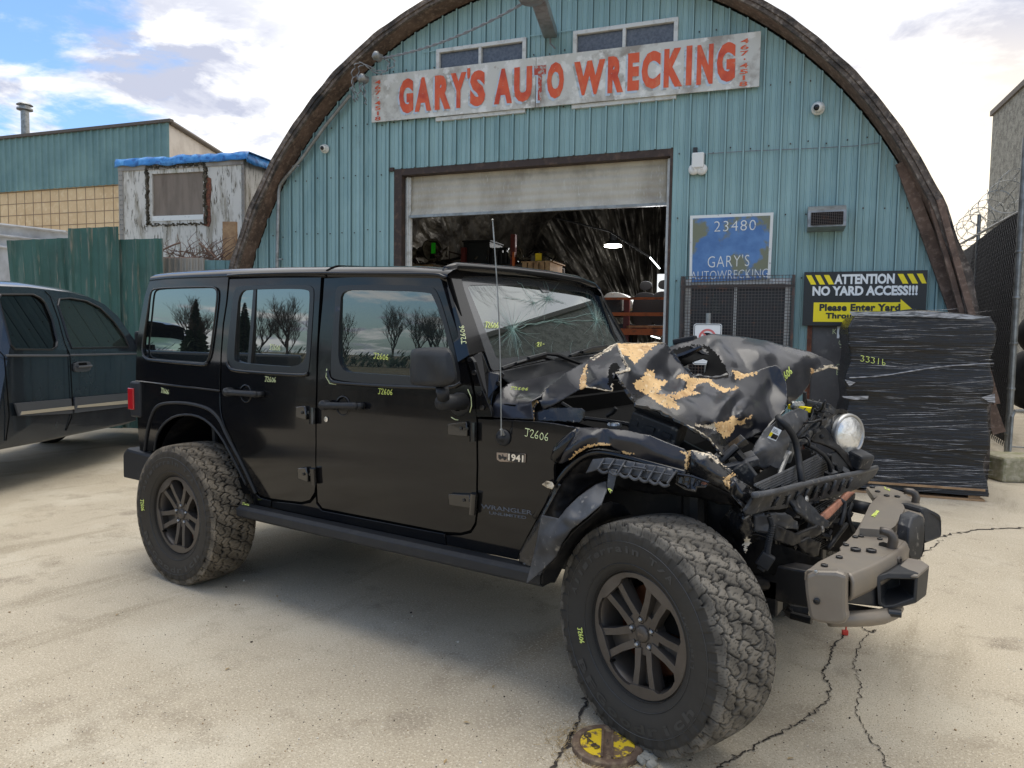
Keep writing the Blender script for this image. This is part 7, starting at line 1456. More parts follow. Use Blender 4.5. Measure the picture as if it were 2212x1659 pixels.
m_.tube([PY(*p, -.815) for p in t1((760, 1240), (900, 1250), (1060, 1280), (1380, 1340))], .0035, 5); m_.tube([PY(*p, -.82) for p in t1((1030, 1275), (1040, 1265), (1160, 1285), (1150, 1300), (1030, 1280))], .004, 5)
m_.build('bracket_rib', 'shroud', egg)
e2 = sheet('broken_bracket', t1((1432, 1328, -.76), (1550, 1350, -.76), (1700, 1400, -.74), (1680, 1440, -.75), (1600, 1440, -.76), (1600, 1475, -.77), (1520, 1465, -.77), (1500, 1430, -.77), (1418, 1412, -.77)), [], [K['dusty'], K['rust']], suv, step=3, crumple=.006, cs=20, patches=[(t1((1640, 1395), (1700, 1395), (1690, 1430), (1650, 1420)), 1)])
m_ = MB()
for k in range(5): m_.tube([PY(*p, -.775) for p in t1((1440+k*50, 1335+k*12), (1430+k*46, 1400+k*12))], .003, 4)
m_.tube([PY(*p, -.78) for p in t1((1432, 1330), (1560, 1352), (1700, 1402), (1670, 1440), (1600, 1440), (1590, 1480), (1500, 1460), (1420, 1412), (1432, 1330))], .0045, 5); m_.build('bracket_rib', 'dusty', e2)
hs = sheet('hanging_strip', t1((832, 1285, -.83), (912, 1292, -.83), (895, 1380, -.84), (868, 1490, -.85), (850, 1500, -.85), (822, 1445, -.85), (830, 1360, -.84)), [], [K['greyplas'], K['chalk']], suv, step=3, crumple=.003, cs=9, patches=[(t1((828, 1440), (850, 1470), (872, 1460), (855, 1510), (835, 1490)), 1)])
# broken front flare hanging by the wheel
fl = sheet('broken_flare', T('h', [(500, 8, -.80), (440, 28, -.84), (340, 100, -.88), (270, 165, -.90), (225, 222, -.91), (130, 203, -.89), (108, 310, -.88), (85, 420, -.87), (38, 598, -.85), (130, 520, -.88), (210, 440, -.90), (240, 370, -.92), (300, 280, -.93), (380, 220, -.93), (450, 160, -.92), (472, 140, -.91), (500, 60, -.86)]), T('h', [(205, 335, -.95), (300, 230, -.95), (400, 130, -.91)]), [K['shroud']], suv, step=3, crumple=.002, cs=6, auto=30, solid=.005)
sheet('flare_liner', T('h', [(470, 140, -.90), (450, 175, -.90), (380, 235, -.91), (300, 300, -.91), (240, 385, -.90), (200, 460, -.88), (130, 520, -.87), (125, 600, -.85), (200, 590, -.80), (245, 500, -.78), (330, 360, -.74), (450, 260, -.70), (560, 215, -.68), (640, 200, -.66), (600, 150, -.70), (520, 120, -.78)]), [], [K['blackmetal']], suv, step=4, crumple=.004, cs=9)
sheet('lower_cowl', T('g', [(1290, 1180, -.775), (1320, 1200, -.775), (1210, 1400, -.80), (1180, 1640, -.80), (1100, 1600, -.79), (1105, 1550, -.785), (1190, 1395, -.785), (1260, 1270, -.78)]), [], [K['dusty']], suv, step=4)
# ---- front end behind the bumper: radiator, cross brace, lamp ...
rad = sheet('radiator', t2((430, 965, .30, 'x'), (520, 1010, .30, 'x'), (850, 940, .31, 'x'), (1060, 885, .32, 'x'), (1080, 780, .30, 'x'), (980, 700, .28, 'x'), (890, 645, .26, 'x'), (760, 690, .25, 'x'), (560, 800, .25, 'x'), (430, 900, .27, 'x')), [], [K['dark']], suv, step=6, cons='x')
m_ = MB(); quad = t2((430, 965), (520, 1010), (850, 940), (1060, 885), (1080, 780), (980, 700), (890, 645), (760, 690), (560, 800), (430, 900))
for k in range(26):
    y0 = 640+k*22; pts = []
    for t in np.linspace(0, 1, 60):
        x = 430+650*t; y = y0+330-(x-430)*.52+25*math.sin(t*2.2)
        (u, v), = t2((x, y))
        if inpoly([u], [v], quad)[0]: pts.append(PX(u, v, .32+.0*t))
    if len(pts) > 3: m_.tube([pts[0], pts[len(pts)//2], pts[-1]], .0055, 5)
m_.build('radiator_fins', 'shroud', rad)['kind'] = 'stuff'
rl2 = sheet('lower_radiator', t3_((930, 245, .30, 'x'), (1200, 190, .33, 'x'), (1260, 330, .36, 'x'), (1240, 480, .36, 'x'), (1180, 620, .36, 'x'), (1060, 640, .35, 'x'), (960, 560, .33, 'x'), (940, 420, .30, 'x')), [], [K['dark']], suv, step=6, cons='x')
m_ = MB()
for k in range(22):
    pts = [PX(*t3_((940+t*330, 300+k*18-t*150-20*math.sin(t*3)))[0], .375) for t in np.linspace(0, 1, 5)]; m_.tube(pts, .0028, 4)
m_.build('radiator_fins', 'plastic', rl2)['kind'] = 'stuff'
slots = [t2(*q) for q in (((600, 1080), (640, 1070), (590, 1140), (555, 1145)), ((700, 1050), (735, 1045), (690, 1130), (660, 1135)), ((780, 1030), (815, 1022), (770, 1100), (735, 1110)), ((860, 1005), (895, 998), (850, 1085), (815, 1095)), ((935, 985), (975, 975), (925, 1075), (890, 1083)), ((1015, 960), (1055, 950), (1000, 1060), (960, 1070)), ((1095, 935), (1135, 925), (1080, 1035), (1045, 1045)), ((1175, 920), (1210, 912), (1160, 1010), (1125, 1020)), ((1240, 905), (1275, 898), (1230, 985), (1200, 995)))]
bar = sheet('cross_bar', t2((430, 1052, -.70), (530, 1035, -.62), (640, 1015, -.50), (840, 960, -.22), (1050, 910, .10), (1330, 858, .52), (1360, 855, .58), (1410, 840, .66), (1490, 812, .80), (1500, 822, .82), (1470, 870, .78), (1400, 945, .70), (1330, 985, .60), (1200, 1040, .40), (1000, 1085, .12), (800, 1130, -.12), (650, 1170, -.40), (560, 1170, -.50), (400, 1215, -.66), (350, 1210, -.70), (345, 1190, -.71)), t2((420, 1130, -.68), (700, 1080, -.38), (1000, 1000, .05), (1300, 930, .50)), [K['greyplas'], K['dark']], suv, step=3, crumple=.002, solid=.012, patches=[(s_, 1) for s_ in slots])  # slots are dark patches: recess shade put into the colour
m_ = MB(); m_.tube([PY(*t2(p[:2])[0], p[2]-.01) for p in ((430, 1052, -.70), (640, 1017, -.50), (840, 962, -.22), (1050, 912, .10), (1330, 860, .52), (1490, 812, .80))], .012, 6)
m_.build('bar_edge', 'shroud', bar, smooth=True)
for s_ in slots:
    m_ = MB(); cx2 = np.mean([p[0] for p in s_]); yv = np.interp(cx2, [1628, 1860], [-.70, .52]); m_.tube([PY(s_[1][0]+1.5, s_[1][1], yv-.012), PY(s_[2][0]+1.5, s_[2][1], yv-.012)], .007, 6); m_.build('bar_rib', 'greyplas', bar, smooth=True)
# bent shroud with sticker
shd = sheet('bent_shroud', t2((760, 320, .05), (830, 300, .10), (890, 330, .15), (890, 400, .14), (830, 480, .06), (780, 540, 0), (750, 590, -.04), (700, 690, -.10), (680, 730, -.12), (690, 760, -.12), (660, 780, -.14), (665, 820, -.14), (705, 850, -.14), (665, 908, -.18), (560, 860, -.24), (490, 815, -.30), (370, 745, -.36), (370, 735, -.37), (480, 560, -.28), (540, 470, -.22), (600, 430, -.16), (700, 350, -.02)), t2((600, 560, -.20), (640, 640, -.24), (560, 720, -.30), (740, 450, -.04), (520, 640, -.33)), [K['shroud'], K['plastic']], suv, step=3, crumple=.006, cs=8, auto=40, solid=.006)
stq = t2((605, 458), (672, 492), (622, 586), (547, 558)); yS = -.245
def stf(x, y, o=0): p = np.array(stq[3])*(1-x)*(1-y)+np.array(stq[2])*x*(1-y)+np.array(stq[1])*x*y+np.array(stq[0])*(1-x)*y; return PY(p[0], p[1], yS-o)
m_ = MB(); m_.prism([(0, 0), (1, 0), (1, 1), (0, 1)], [], lambda x, y: stf(x, y, .002), lambda x, y: stf(x, y, 0)); sk = m_.build('warning_sticker', 'signwhite', shd)
m_ = MB(); m_.prism([(.0, .18), (.28, .18), (.28, .52), (0, .52)], [], lambda x, y: stf(x, y, .0035), lambda x, y: stf(x, y, .001)); m_.build('yellow_field', 'signyellow', sk)
m_ = MB(); m_.prism([(.30, .1), (.95, .1), (.95, .48), (.30, .48)], [], lambda x, y: stf(x, y, .0035), lambda x, y: stf(x, y, .001)); m_.build('black_field', 'black', sk)
m_ = MB()
for k in range(3): m_.prism(rect(.1, .8-.1*k, .62+k*.1, .65+k*.1), [], lambda x, y: stf(x, y, .0035), lambda x, y: stf(x, y, .001))
m_.build('small_print', 'trimline', sk)
sheet('torn_strip', t2((485, 835, -.30), (540, 850, -.28), (550, 880, -.28), (530, 910, -.29), (555, 925, -.28), (550, 980, -.28), (500, 970, -.31), (470, 920, -.32), (490, 890, -.31)), [], [K['chip']], shd, step=2.5, crumple=.004, cs=25, jag=.5)
# strut bar and upper support
sheet('radiator_support', t2((1050, 258, .40), (1078, 262, .42), (1112, 310, .46), (1108, 350, .45), (1060, 400, .40), (980, 500, .30), (880, 580, .18), (820, 630, .10), (790, 620, .08), (800, 570, .08), (900, 490, .18), (990, 420, .30), (1040, 380, .36), (990, 360, .32), (960, 300, .30), (1010, 290, .36), (1060, 310, .40)), [], BM[:1]+[K['greyplas']], suv, step=3, crumple=.006, cs=12, solid=.02, patches=[(t2((0, 0), (2212, 0), (2212, 1659), (0, 1659)), 1)])
m_ = MB()
for p, yv in (((950, 505), .22), ((890, 548), .15), ((830, 610), .08), ((1010, 465), .30), ((1018, 545), .33)): m_.lathe([(.012, 0), (.011, .008), (.005, .010), (.0001, .010)], axis_m(PY(*t2(p)[0], yv), (.4, -.9, .2)), 10)
m_.build('support_bolts', 'blackmetal', suv)
sheet('lamp_bracket', t2((905, 560, .28), (1000, 480, .38), (1035, 470, .42), (1110, 560, .50), (1180, 640, .54), (1240, 700, .56), (1330, 850, .60), (1300, 865, .56), (1130, 660, .44), (1040, 620, .38), (930, 590, .30)), [], [K['blackmetal'], K['greyplas']], suv, step=3, crumple=.004, cs=10, solid=.012)
sheet('side_baffle', t2((1080, 690, .42), (1150, 670, .46), (1240, 760, .52), (1320, 860, .60), (1100, 890, .40), (1060, 780, .38)), [], [K['plastic']], suv, step=4)
sheet('far_wing', t2((1110, 310, .50), (1200, 308, .60), (1250, 335, .68), (1230, 360, .64), (1160, 350, .56), (1120, 380, .50), (1105, 480, .46), (1090, 420, .46)), [], [K['dusty']], suv, step=3, crumple=.003, cs=12)
m_ = MB(); m_.tube([PY(*t2(p[:2])[0], p[2]) for p in ((640, 372, -.16), (668, 415, -.18), (715, 455, -.17), (760, 520, -.14), (795, 600, -.12), (812, 700, -.12), (828, 820, -.16), (845, 940, -.20))], .014, 10); m_.tube([PY(*t2(p[:2])[0], p[2]) for p in ((638, 380, -.14), (655, 430, -.16), (672, 490, -.17))], .013, 8); m_.tube([PY(*t2(p[:2])[0], p[2]) for p in ((1000, 360, .26), (950, 365, .22), (900, 440, .14), (800, 550, .02))], .011, 8)
m_.tube([PY(*t2(p[:2])[0], p[2]) for p in ((885, 615, .14), (960, 650, .18), (1040, 710, .24), (1080, 770, .28), (1100, 880, .30))], .010, 8); m_.tube([PY(*t2(p[:2])[0], p[2]) for p in ((1060, 705, .28), (1095, 710, .32), (1100, 800, .33), (1105, 880, .33))], .008, 8); m_.tube([PY(*t2(p[:2])[0], p[2]) for p in ((1100, 780, .34), (1140, 790, .38), (1145, 870, .38))], .008, 8)
m_.build('hose', 'plastic', suv, smooth=True)
m_ = MB(); m_.tube([PY(*t2(p[:2])[0], p[2]) for p in ((760, 640, -.02), (715, 705, -.06), (640, 900, -.24), (590, 1010, -.34))], [.018, .012, .011, .011], 8); m_.lathe([(.022, -.05), (.022, .05)], axis_m(PY(*t2((735, 670))[0], -.03), (.3, -.3, .9)), 10); m_.build('bonnet_strut', 'alu', suv)
m_ = MB()
for k in range(9): q = PY(*t2((770+k*13, 275+((k % 2)*3)))[0], .15+k*.012); m_.lathe([(.016, -.008), (.020, 0), (.016, .008)], axis_m(q, (1, .6, 0)), 10)
m_.build('corrugated_hose', 'galv', suv)
m_ = MB(); m_.box(PY(*t2((835, 300))[0], .20), (.10, .06, .02), Matrix.Rotation(.1, 3, 'Y')); m_.build('yellow_connector', 'signyellow', suv); obox('latch', PY(*t2((940, 320))[0], .26), (.09, .08, .09), .4, .2, 0, 'plastic', .012); obox('latch_pin', PY(*t2((870, 225))[0], .22), (.016, .016, .07), 0, 0, .1, 'plastic', .003)
# debris under the bonnet corner
for (x, y, yv, s3, a) in ((230, 660, -.45, (.14, .05, .03), -.7), (150, 745, -.50, (.16, .03, .015), -.8), (330, 740, -.42, (.10, .05, .02), -.4), (250, 810, -.50, (.20, .03, .03), -.3), (390, 900, -.50, (.12, .04, .06), .9)): obox('bent_bracket', PY(*t2((x, y))[0], yv), s3, .5, a, .3, 'greyplas' if y > 700 else 'dusty', .004)
sheet('torn_panel', t2((0, 690, -.66), (40, 700, -.66), (110, 720, -.64), (180, 780, -.62), (260, 890, -.58), (420, 1010, -.54), (450, 1040, -.55), (420, 1090, -.62), (350, 1200, -.68), (220, 1040, -.70), (180, 960, -.70), (100, 870, -.71), (0, 800, -.72)), t2((240, 960, -.72), (320, 1000, -.66), (100, 790, -.72)), BM, suv, step=2.6, crumple=.014, cs=12, auto=35, jag=.5, patches=[(t2((-100, 600), (600, 600), (600, 1300), (-100, 1300)), 3), (t2((170, 890), (260, 880), (245, 905), (200, 930), (215, 1000), (180, 990)), 1), (t2((0, 690), (110, 720), (250, 880), (180, 810), (60, 725)), 2)])
sheet('torn_liner', t2((0, 950, -.64), (60, 960, -.66), (200, 1060, -.66), (340, 1200, -.66), (410, 1210, -.64), (430, 1330, -.62), (410, 1460, -.62), (375, 1545, -.62), (330, 1520, -.62), (270, 1450, -.60), (180, 1380, -.56), (160, 1260, -.55), (240, 1140, -.58), (100, 1040, -.60), (0, 1010, -.60)), t2((300, 1350, -.67), (350, 1250, -.68)), BM, suv, step=2.6, crumple=.012, cs=12, auto=35, jag=.5, patches=[(t2((-100, 800), (600, 800), (600, 1700), (-100, 1700)), 4), (t2((385, 1235), (408, 1260), (400, 1330), (378, 1330)), 1), (t2((350, 1380), (400, 1460), (372, 1545), (355, 1480)), 2), (t2((60, 1000), (300, 1200), (430, 1200), (420, 1400), (340, 1420), (260, 1300), (160, 1160)), 3)])
BONP = t1((905, 205), (1330, 200), (1560, 482), (1890, 478), (2120, 440), (2325, 430), (2375, 700), (2350, 790), (2170, 960), (1980, 1045), (1850, 1230), (1760, 1180), (1690, 1020), (1400, 860), (1070, 742), (930, 530))
m_ = MB(); r9 = np.random.default_rng(21)
for k in range(46):
    if k < 16: x0, y0, yv = r9.uniform(780, 1000), r9.uniform(300, 620), None
    else: x0, y0, yv = r9.uniform(250, 1000), r9.uniform(1150, 1450), None
    a9 = r9.uniform(0, 6.28); P_ = []; yv = np.interp(x0, [250, 1300], [-.52, .50])+.04
    for i in range(6): P_.append(PY(*t2((x0, y0))[0], yv+.02*math.sin(i+k))); a9 += r9.normal()*.7; x0 += 34*math.cos(a9); y0 += 34*math.sin(a9)
    if not inpoly([t2((x0, y0))[0][0]], [t2((x0, y0))[0][1]], BONP)[0]: m_.tube(chaikin(P_, 1, False), r9.uniform(.0025, .0065), 6, mi=int(r9.random()*3))
m_.build('wiring_loom', ['plastic', 'greyplas', 'blackmetal'], suv, smooth=True)['kind'] = 'stuff'
m_ = MB()
for k in range(70):
    x0, y0 = r9.uniform(200, 1280), r9.uniform(450, 1500); uv9 = t2((x0, y0))[0]
    if inpoly([uv9[0]], [uv9[1]], BONP)[0] or 380 < x0 < 1080 and y0 < 1020 or x0 > 1060 and y0 < 740: continue
    yv = np.interp(x0, [250, 1300], [-.56, .46])+.03; m_.box(PY(*t2((x0, y0))[0], yv), (r9.uniform(.01, .06), r9.uniform(.01, .05), r9.uniform(.01, .05)), Matrix.Rotation(r9.uniform(0, 3), 3, 'X') @ Matrix.Rotation(r9.uniform(0, 3), 3, 'Y'), mi=int(r9.random()*3))
m_.build('broken_pieces', ['greyplas', 'dusty', 'blackmetal'], suv)['kind'] = 'stuff'
# lower front structure
for (pts, mt_) in ((((705, 200, -.30), (790, 185, -.22), (830, 180, -.18), (900, 240, -.14), (990, 350, -.08), (1065, 400, -.02), (1060, 450, -.02), (1000, 470, -.08), (930, 420, -.14), (800, 330, -.30)), 'greyplas'), (((600, 420, -.50), (700, 470, -.44), (800, 510, -.36), (870, 480, -.28), (970, 430, -.18), (1000, 450, -.14), (990, 500, -.16), (860, 580, -.28), (740, 610, -.40), (600, 560, -.50)), 'blackmetal'), (((790, 580, -.34), (900, 540, -.28), (960, 570, -.24), (1000, 580, -.20), (980, 700, -.22), (900, 710, -.26), (830, 640, -.32)), 'blackmetal'), (((430, 350, -.58), (560, 330, -.54), (700, 330, -.46), (790, 400, -.36), (800, 470, -.36), (690, 460, -.44), (600, 420, -.50), (560, 500, -.54), (430, 490, -.58)), 'greyplas'), (((270, 660, -.56), (480, 560, -.52), (700, 620, -.42), (900, 700, -.30), (1000, 720, -.24), (1000, 860, -.26), (760, 870, -.40), (360, 840, -.56)), 'dark')):
    sheet('front_bracket', t3_(*pts), [], [K[mt_]], suv, step=3.5, crumple=.006, cs=12, solid=.014)
sheet('rusty_brace', t3_((990, 360, -.06), (1180, 200, .22), (1230, 150, .30), (1290, 155, .36), (1200, 235, .24), (1060, 385, .0), (1030, 400, -.03)), [], [K['copper']], suv, step=4, solid=.02)
sheet('brace_face', t3_((1030, 402, -.03), (1200, 237, .24), (1290, 158, .37), (1285, 200, .37), (1210, 290, .25), (1070, 440, .0), (1050, 470, -.03)), [], [K['dusty']], suv, step=4, solid=.02)
m_ = MB()
for p, yv in (((1010, 470), -.12), ((875, 210), -.15), ((885, 270), -.12), ((1250, 600), .1)): m_.lathe([(.010, -.02), (.010, .006), (.014, .008), (.0001, .012)], axis_m(PY(*t3_(p)[0], yv), (.9, -.3, .2)), 10)
m_.build('bright_bolts', 'alu', suv)
m_ = MB()
for pts in (((1170, 215, .2), (1215, 240, .22), (1210, 330, .2), (1180, 440, .12)), ((1280, 250, .38), (1240, 330, .34), (1260, 420, .34), (1300, 500, .34)), ((1070, 640, .02), (1130, 560, .10), (1230, 430, .24))): m_.tube([PY(*t3_(p[:2])[0], p[2]) for p in pts], .011, 8)
m_.tube([PY(*t3_(p[:2])[0], p[2]) for p in ((1280, 265, .40), (1440, 300, .40))], .030, 10)
m_.build('lower_hose', 'plastic', suv, smooth=True)
m_ = MB(); pts = [PY(*t3_(p)[0], -.60) for p in ((570, 370), (590, 440), (565, 560), (548, 640), (545, 700))]; m_.tube(pts, .010, 8)
for t in np.linspace(0, 1, 26): i = t*4; k = min(3, int(i)); q = pts[k]+(pts[k+1]-pts[k])*(i-k); m_.lathe([(.010, -.003), (.013, 0), (.010, .003)], axis_m(q, pts[k+1]-pts[k]), 8)
wr = m_.build('dangling_lead', 'plastic', suv); obox('plug', PY(*t3_((530, 740))[0], -.60), (.05, .035, .055), .2, .5, 0, 'plastic', .004, wr); obox('plug_latch', PY(*t3_((505, 790))[0], -.60), (.03, .025, .03), .2, .5, 0, 'greyplas', .004, wr)
m_ = MB(); m_.tube([PY(*t3_(p)[0], yv) for p, yv in (((390, 930), -.50), ((600, 940), -.42), ((720, 960), -.36), ((900, 950), -.30))], .030, 12); m_.tube([PY(*t3_(p)[0], yv) for p, yv in (((560, 1000), -.2), ((640, 950), -.1), ((820, 890), .1))], .016, 8); m_.build('sway_bar', 'blackmetal', suv)
m_ = MB(); m_.tube([PZ(*t3_(p)[0], .32) for p in ((740, 1160), (730, 1190), (760, 1215), (930, 1260))], .018, 8); m_.tube([PZ(*t3_(p)[0], .32) for p in ((740, 1160), (900, 1180))], .03, 8); m_.build('tow_loop', 'blackmetal', suv)
# headlamp
hc = np.array([.41, .57, 1.03]); hd = np.array([.865, -.50, .04]); hd /= np.linalg.norm(hd); Mh = axis_m(hc, hd); m_ = MB()
m_.lathe([(.094, .0), (.100, .004), (.101, -.02), (.096, -.05), (.070, -.10), (.03, -.13), (.0001, -.13)], Mh, 40); hl = m_.build('headlamp', 'greyplas', suv, smooth=True)
m_ = MB(); m_.lathe([(.0001, .022), (.03, .021), (.06, .017), (.085, .008), (.092, .0)], Mh, 40); m_.build('lens', 'lamp_glass', hl, smooth=True)
m_ = MB(); m_.lathe([(.090, .004), (.094, .010), (.101, .008), (.104, -.004), (.101, -.02)], Mh, 48); m_.build('chrome_ring', 'alu', hl, smooth=True)
obox('lamp_mount', PY(*t2((1310, 730))[0], .60), (.13, .10, .08), -.5, .3, 0, 'greyplas', .012); obox('lamp_mount_lower', PY(*t2((1345, 780))[0], .62), (.05, .07, .08), -.3, .3, 0, 'greyplas', .008)
m_ = MB(); m_.tube([PY(*t2(p)[0], .62) for p in ((1310, 790), (1330, 860))], .012, 8); m_.build('lamp_bolt', 'alu', suv)

# ---- steel front bumper
Z1 = .72
def BY(p, z=Z1): return PZ(*T(3, [p])[0], z)
def BQ(p): q = BY(p); return (float(q[0]), float(q[1]))
rear_edge = [(870, 838), (985, 752), (1180, 655), (1172, 628), (1300, 505), (1362, 400), (1430, 262), (1500, 185), (1470, 200), (1402, 104)]
front_edge = [(1560, 99), (1720, 150), (1800, 205), (1845, 232), (1880, 275), (1862, 330), (1780, 470), (1742, 560), (1665, 640), (1500, 745), (1260, 846), (1100, 838), (900, 822)]
m_ = MB(); m_.prism([BQ(p) for p in rear_edge+front_edge], [], lambda x, y: (x, y, Z1), lambda x, y: (x, y, Z1-.03)); btop = m_.build('front_bumper', 'bumper', suv, bev=.007)
fe = [BQ(p) for p in [(1240, 850), (1500, 745), (1665, 640), (1742, 560), (1780, 470), (1862, 330), (1880, 275)]]; fe = chaikin(fe, 2, False)
sec = [(0, -.002), (.014, -.010), (.022, -.026), (.022, -.070), (.012, -.085), (-.02, -.088)]; n = len(sec)
m_ = MB(); vs = [(x+a*.75, y-a*.6, Z1+b) for x, y in fe for a, b in sec]; m_.add(vs, [(i*n+k, i*n+k+1, (i+1)*n+k+1, (i+1)*n+k) for i in range(len(fe)-1) for k in range(n-1)]); m_.build('bumper_face', 'bumper', btop, smooth=True, solid=.01)
YN = float(BY((870, 830))[1])
def EP(pts, y): return [PY(u, v, y) for u, v in T(3, pts)]
def slab(name, q, th3, matn, parent=None, **k):
    """outline of 3-D points thickened by the vector th3"""
    m_ = MB(); n = len(q); t3v = np.array(th3); m_.add(list(q)+[p+t3v for p in q], [tuple(range(n)), tuple(range(2*n-1, n-1, -1))]+[(i, (i+1) % n, n+(i+1) % n, n+i) for i in range(n)]); return m_.build(name, matn, parent or btop, **k)
slab('bumper_end', EP(chaikin([(862, 835), (1235, 842), (1228, 960), (1228, 1180), (1245, 1240), (1215, 1302), (1000, 1290), (915, 1255), (895, 1180), (868, 1000)], 1), YN), (.0, .05, 0), 'bumper', bev=.012)
slab('bumper_end', [BY(p)+np.array([0, 0, -d]) for p, d in (((1720, 150), 0), ((1800, 205), 0), ((1845, 232), 0), ((1845, 232), .18), ((1720, 150), .18))], (-.02, 0, 0), 'bumper', bev=.008)
m_ = MB(); P_ = [PZ(*T(3, [p])[0], .545) for p in ((1080, 1246), (1300, 1244), (1430, 1238), (1540, 1224), (1625, 1195), (1680, 1150))]; m_.tube(P_, [.026, .027, .027, .026, .024, .018], 12); m_.build('lower_bar', 'bumper', btop, smooth=True)
m_ = MB(); m_.lathe([(.0001, -.02), (.014, -.02), (.014, .02), (.0001, .02)], axis_m(PZ(*T(3, [(1645, 1195)])[0], .56), (1, .3, 0)), 12); m_.build('bar_plug', 'trimline', btop)
slab('inner_plate', [PZ(*T(3, [p])[0], z) for p, z in (((1225, 1110), .56), ((1560, 1165), .56), ((1540, 1190), .545), ((1230, 1195), .545))], (0, .03, -.01), 'greyplas')
slab('lamp_housing', [PY(*T(3, [p[:2]])[0], p[2]) for p in ((1200, 940, YN+.03), (1500, 862, -.52), (1540, 1155, -.50), (1200, 1120, YN+.03))], (.0, .10, .0), 'plastic', bev=.01)
def P3(x, y, yy): return PY(*T(3, [(x, y)])[0], yy)
A = [P3(1488, 872, -.55), P3(1590, 846, -.50), P3(1850, 858, -.44), P3(1836, 1105, -.44), P3(1640, 1158, -.51), P3(1560, 1160, -.53), P3(1500, 1120, -.55)]
I_ = [P3(1524, 925, -.545), P3(1590, 900, -.52), P3(1822, 905, -.445), P3(1812, 1065, -.445), P3(1640, 1128, -.51), P3(1560, 1136, -.53), P3(1530, 1105, -.54)]
Bk = [P3(1590, 850, -.38), P3(1762, 718, -.25), P3(1948, 795, -.31), P3(1922, 1040, -.32), P3(1830, 1110, -.38), P3(1700, 1140, -.36), P3(1600, 1130, -.38)]
ctr = sum(I_)/7; Rc = [p*.6+ctr*.4+np.array([-.03, .11, 0]) for p in I_]
def P3x(x, y, yy): return P3(x, y, yy)
m_ = MB(); m_.add(A+I_+Bk+Rc, [(i, (i+1) % 7, 7+(i+1) % 7, 7+i) for i in range(7)]+[(i, (i+1) % 7, 14+(i+1) % 7, 14+i) for i in range(7)]+[(7+i, 7+(i+1) % 7, 21+(i+1) % 7, 21+i) for i in range(7)]+[tuple(range(21, 28)), tuple(range(14, 21))]); m_.build('fog_lamp_pod', 'plastic', btop, bev=.010, auto=40)
slab('pod_cover', [P3(1612, 846, -.47), P3(1760, 714, -.27), P3(1880, 735, -.28), P3(1950, 782, -.33), P3(1850, 870, -.45)], (0, .0, -.012), 'bumper', bev=.006)
slab('fog_lamp_pod', [P3(x, y, yy) for x, y, yy in ((1878, 290, .42), (1940, 292, .46), (2050, 345, .52), (2066, 400, .52), (2068, 500, .52), (2055, 548, .52), (1912, 602, .40), (1898, 590, .38))], (-.10, .08, 0), 'plastic', bev=.015)
fl_ = slab('winch_fairlead', [P3(x, y, yy) for x, y, yy in ((1800, 372, -.10), (1862, 345, -.04), (1905, 368, 0), (1912, 460, 0), (1898, 690, -.06), (1872, 742, -.09), (1785, 735, -.16), (1762, 690, -.18), (1778, 460, -.14))], (-.05, .05, 0), 'greyplas', bev=.010)
slab('fairlead_slot', [P3(x, y, yy) for x, y, yy in ((1880, 440, .0), (1900, 430, .01), (1896, 640, -.04), (1874, 700, -.07))], (.004, -.004, 0), 'dark', fl_)
for b0, cv in (((1622, 632), [(1636, 575), (1632, 535), (1605, 503), (1565, 490), (1520, 484)]), ((1826, 238), [(1834, 195), (1822, 165), (1795, 148), (1760, 142), (1728, 140)])):
    q0 = BY(b0); m_ = MB(); m_.tube([q0-np.array([0, 0, .03]), q0]+[PY(*T(3, [p])[0], q0[1]) for p in cv], [.017, .018, .018, .018, .017, .016, .015], 12); m_.build('tow_hook', 'bronze', btop, smooth=True)
m_ = MB(); m_.prism([tuple(PZ(*p, Z1+.03)[:2]) for p in T(3, [(1512, 172), (1620, 215), (1720, 255), (1735, 290), (1655, 440), (1600, 478), (1470, 470), (1345, 462), (1368, 400), (1432, 258)])], [], lambda x, y: (x, y, Z1+.03), lambda x, y: (x, y, Z1-.001)); m_.build('raised_centre', 'bumper', btop, bev=.014)
m_ = MB(); m_.prism([BQ(p) for p in ((1512, 590), (1548, 583), (1605, 602), (1590, 632), (1508, 612))], [], lambda x, y: (x, y, Z1+.0015), lambda x, y: (x, y, Z1-.004)); m_.build('hook_slot', 'dark', btop)
def bolt(parent, p, r=.011, d=(0, 0, 1), mt_='trimline'):
    m_ = MB(); m_.lathe([(r, 0), (r, r*.45), (r*.55, r*.6), (r*.5, r*.2), (.0001, r*.2)], axis_m(p, d), 12); return m_.build('bumper_bolt', mt_, parent)
for p, r in (((1310, 655), .018), ((1445, 665), .018), ((1168, 717), .012), ((1040, 788), .012), ((1226, 610), .011), ((1306, 541), .011), ((1356, 535), .011), ((1520, 558), .010), ((1700, 516), .012), ((1736, 436), .012), ((1780, 356), .012), ((1820, 288), .012)):
    bolt(btop, BY(p, Z1+.001), r)
for p in ((1670, 192), (1500, 148), (1454, 112), (1578, 184)): bolt(btop, BY(p, Z1+.001), .013)
bolt(btop, PY(*t3_((975, 1092))[0], YN-.001), .011, (0, -1, 0)); bolt(btop, PY(*t3_((968, 838))[0], YN-.001), .006, (0, -1, 0), 'alu'); bolt(btop, PY(*t3_((1680, 735))[0], -.34), .014, (1, -.4, 0), 'bronze')
scribble('marker_writing', 'J2606', T(3, [(1470, 365)])[0], (2.6, -3.0), (-5.5, -2), lambda u, v: PZ(u, v, Z1+.033), btop, 'chalk', .0028)
scribble('marker_writing', '2i6', T(3, [(1560, 120)])[0], (5, 2.0), (-2, -4), lambda u, v: PZ(u, v, Z1+.003), btop, 'chalk', .002)

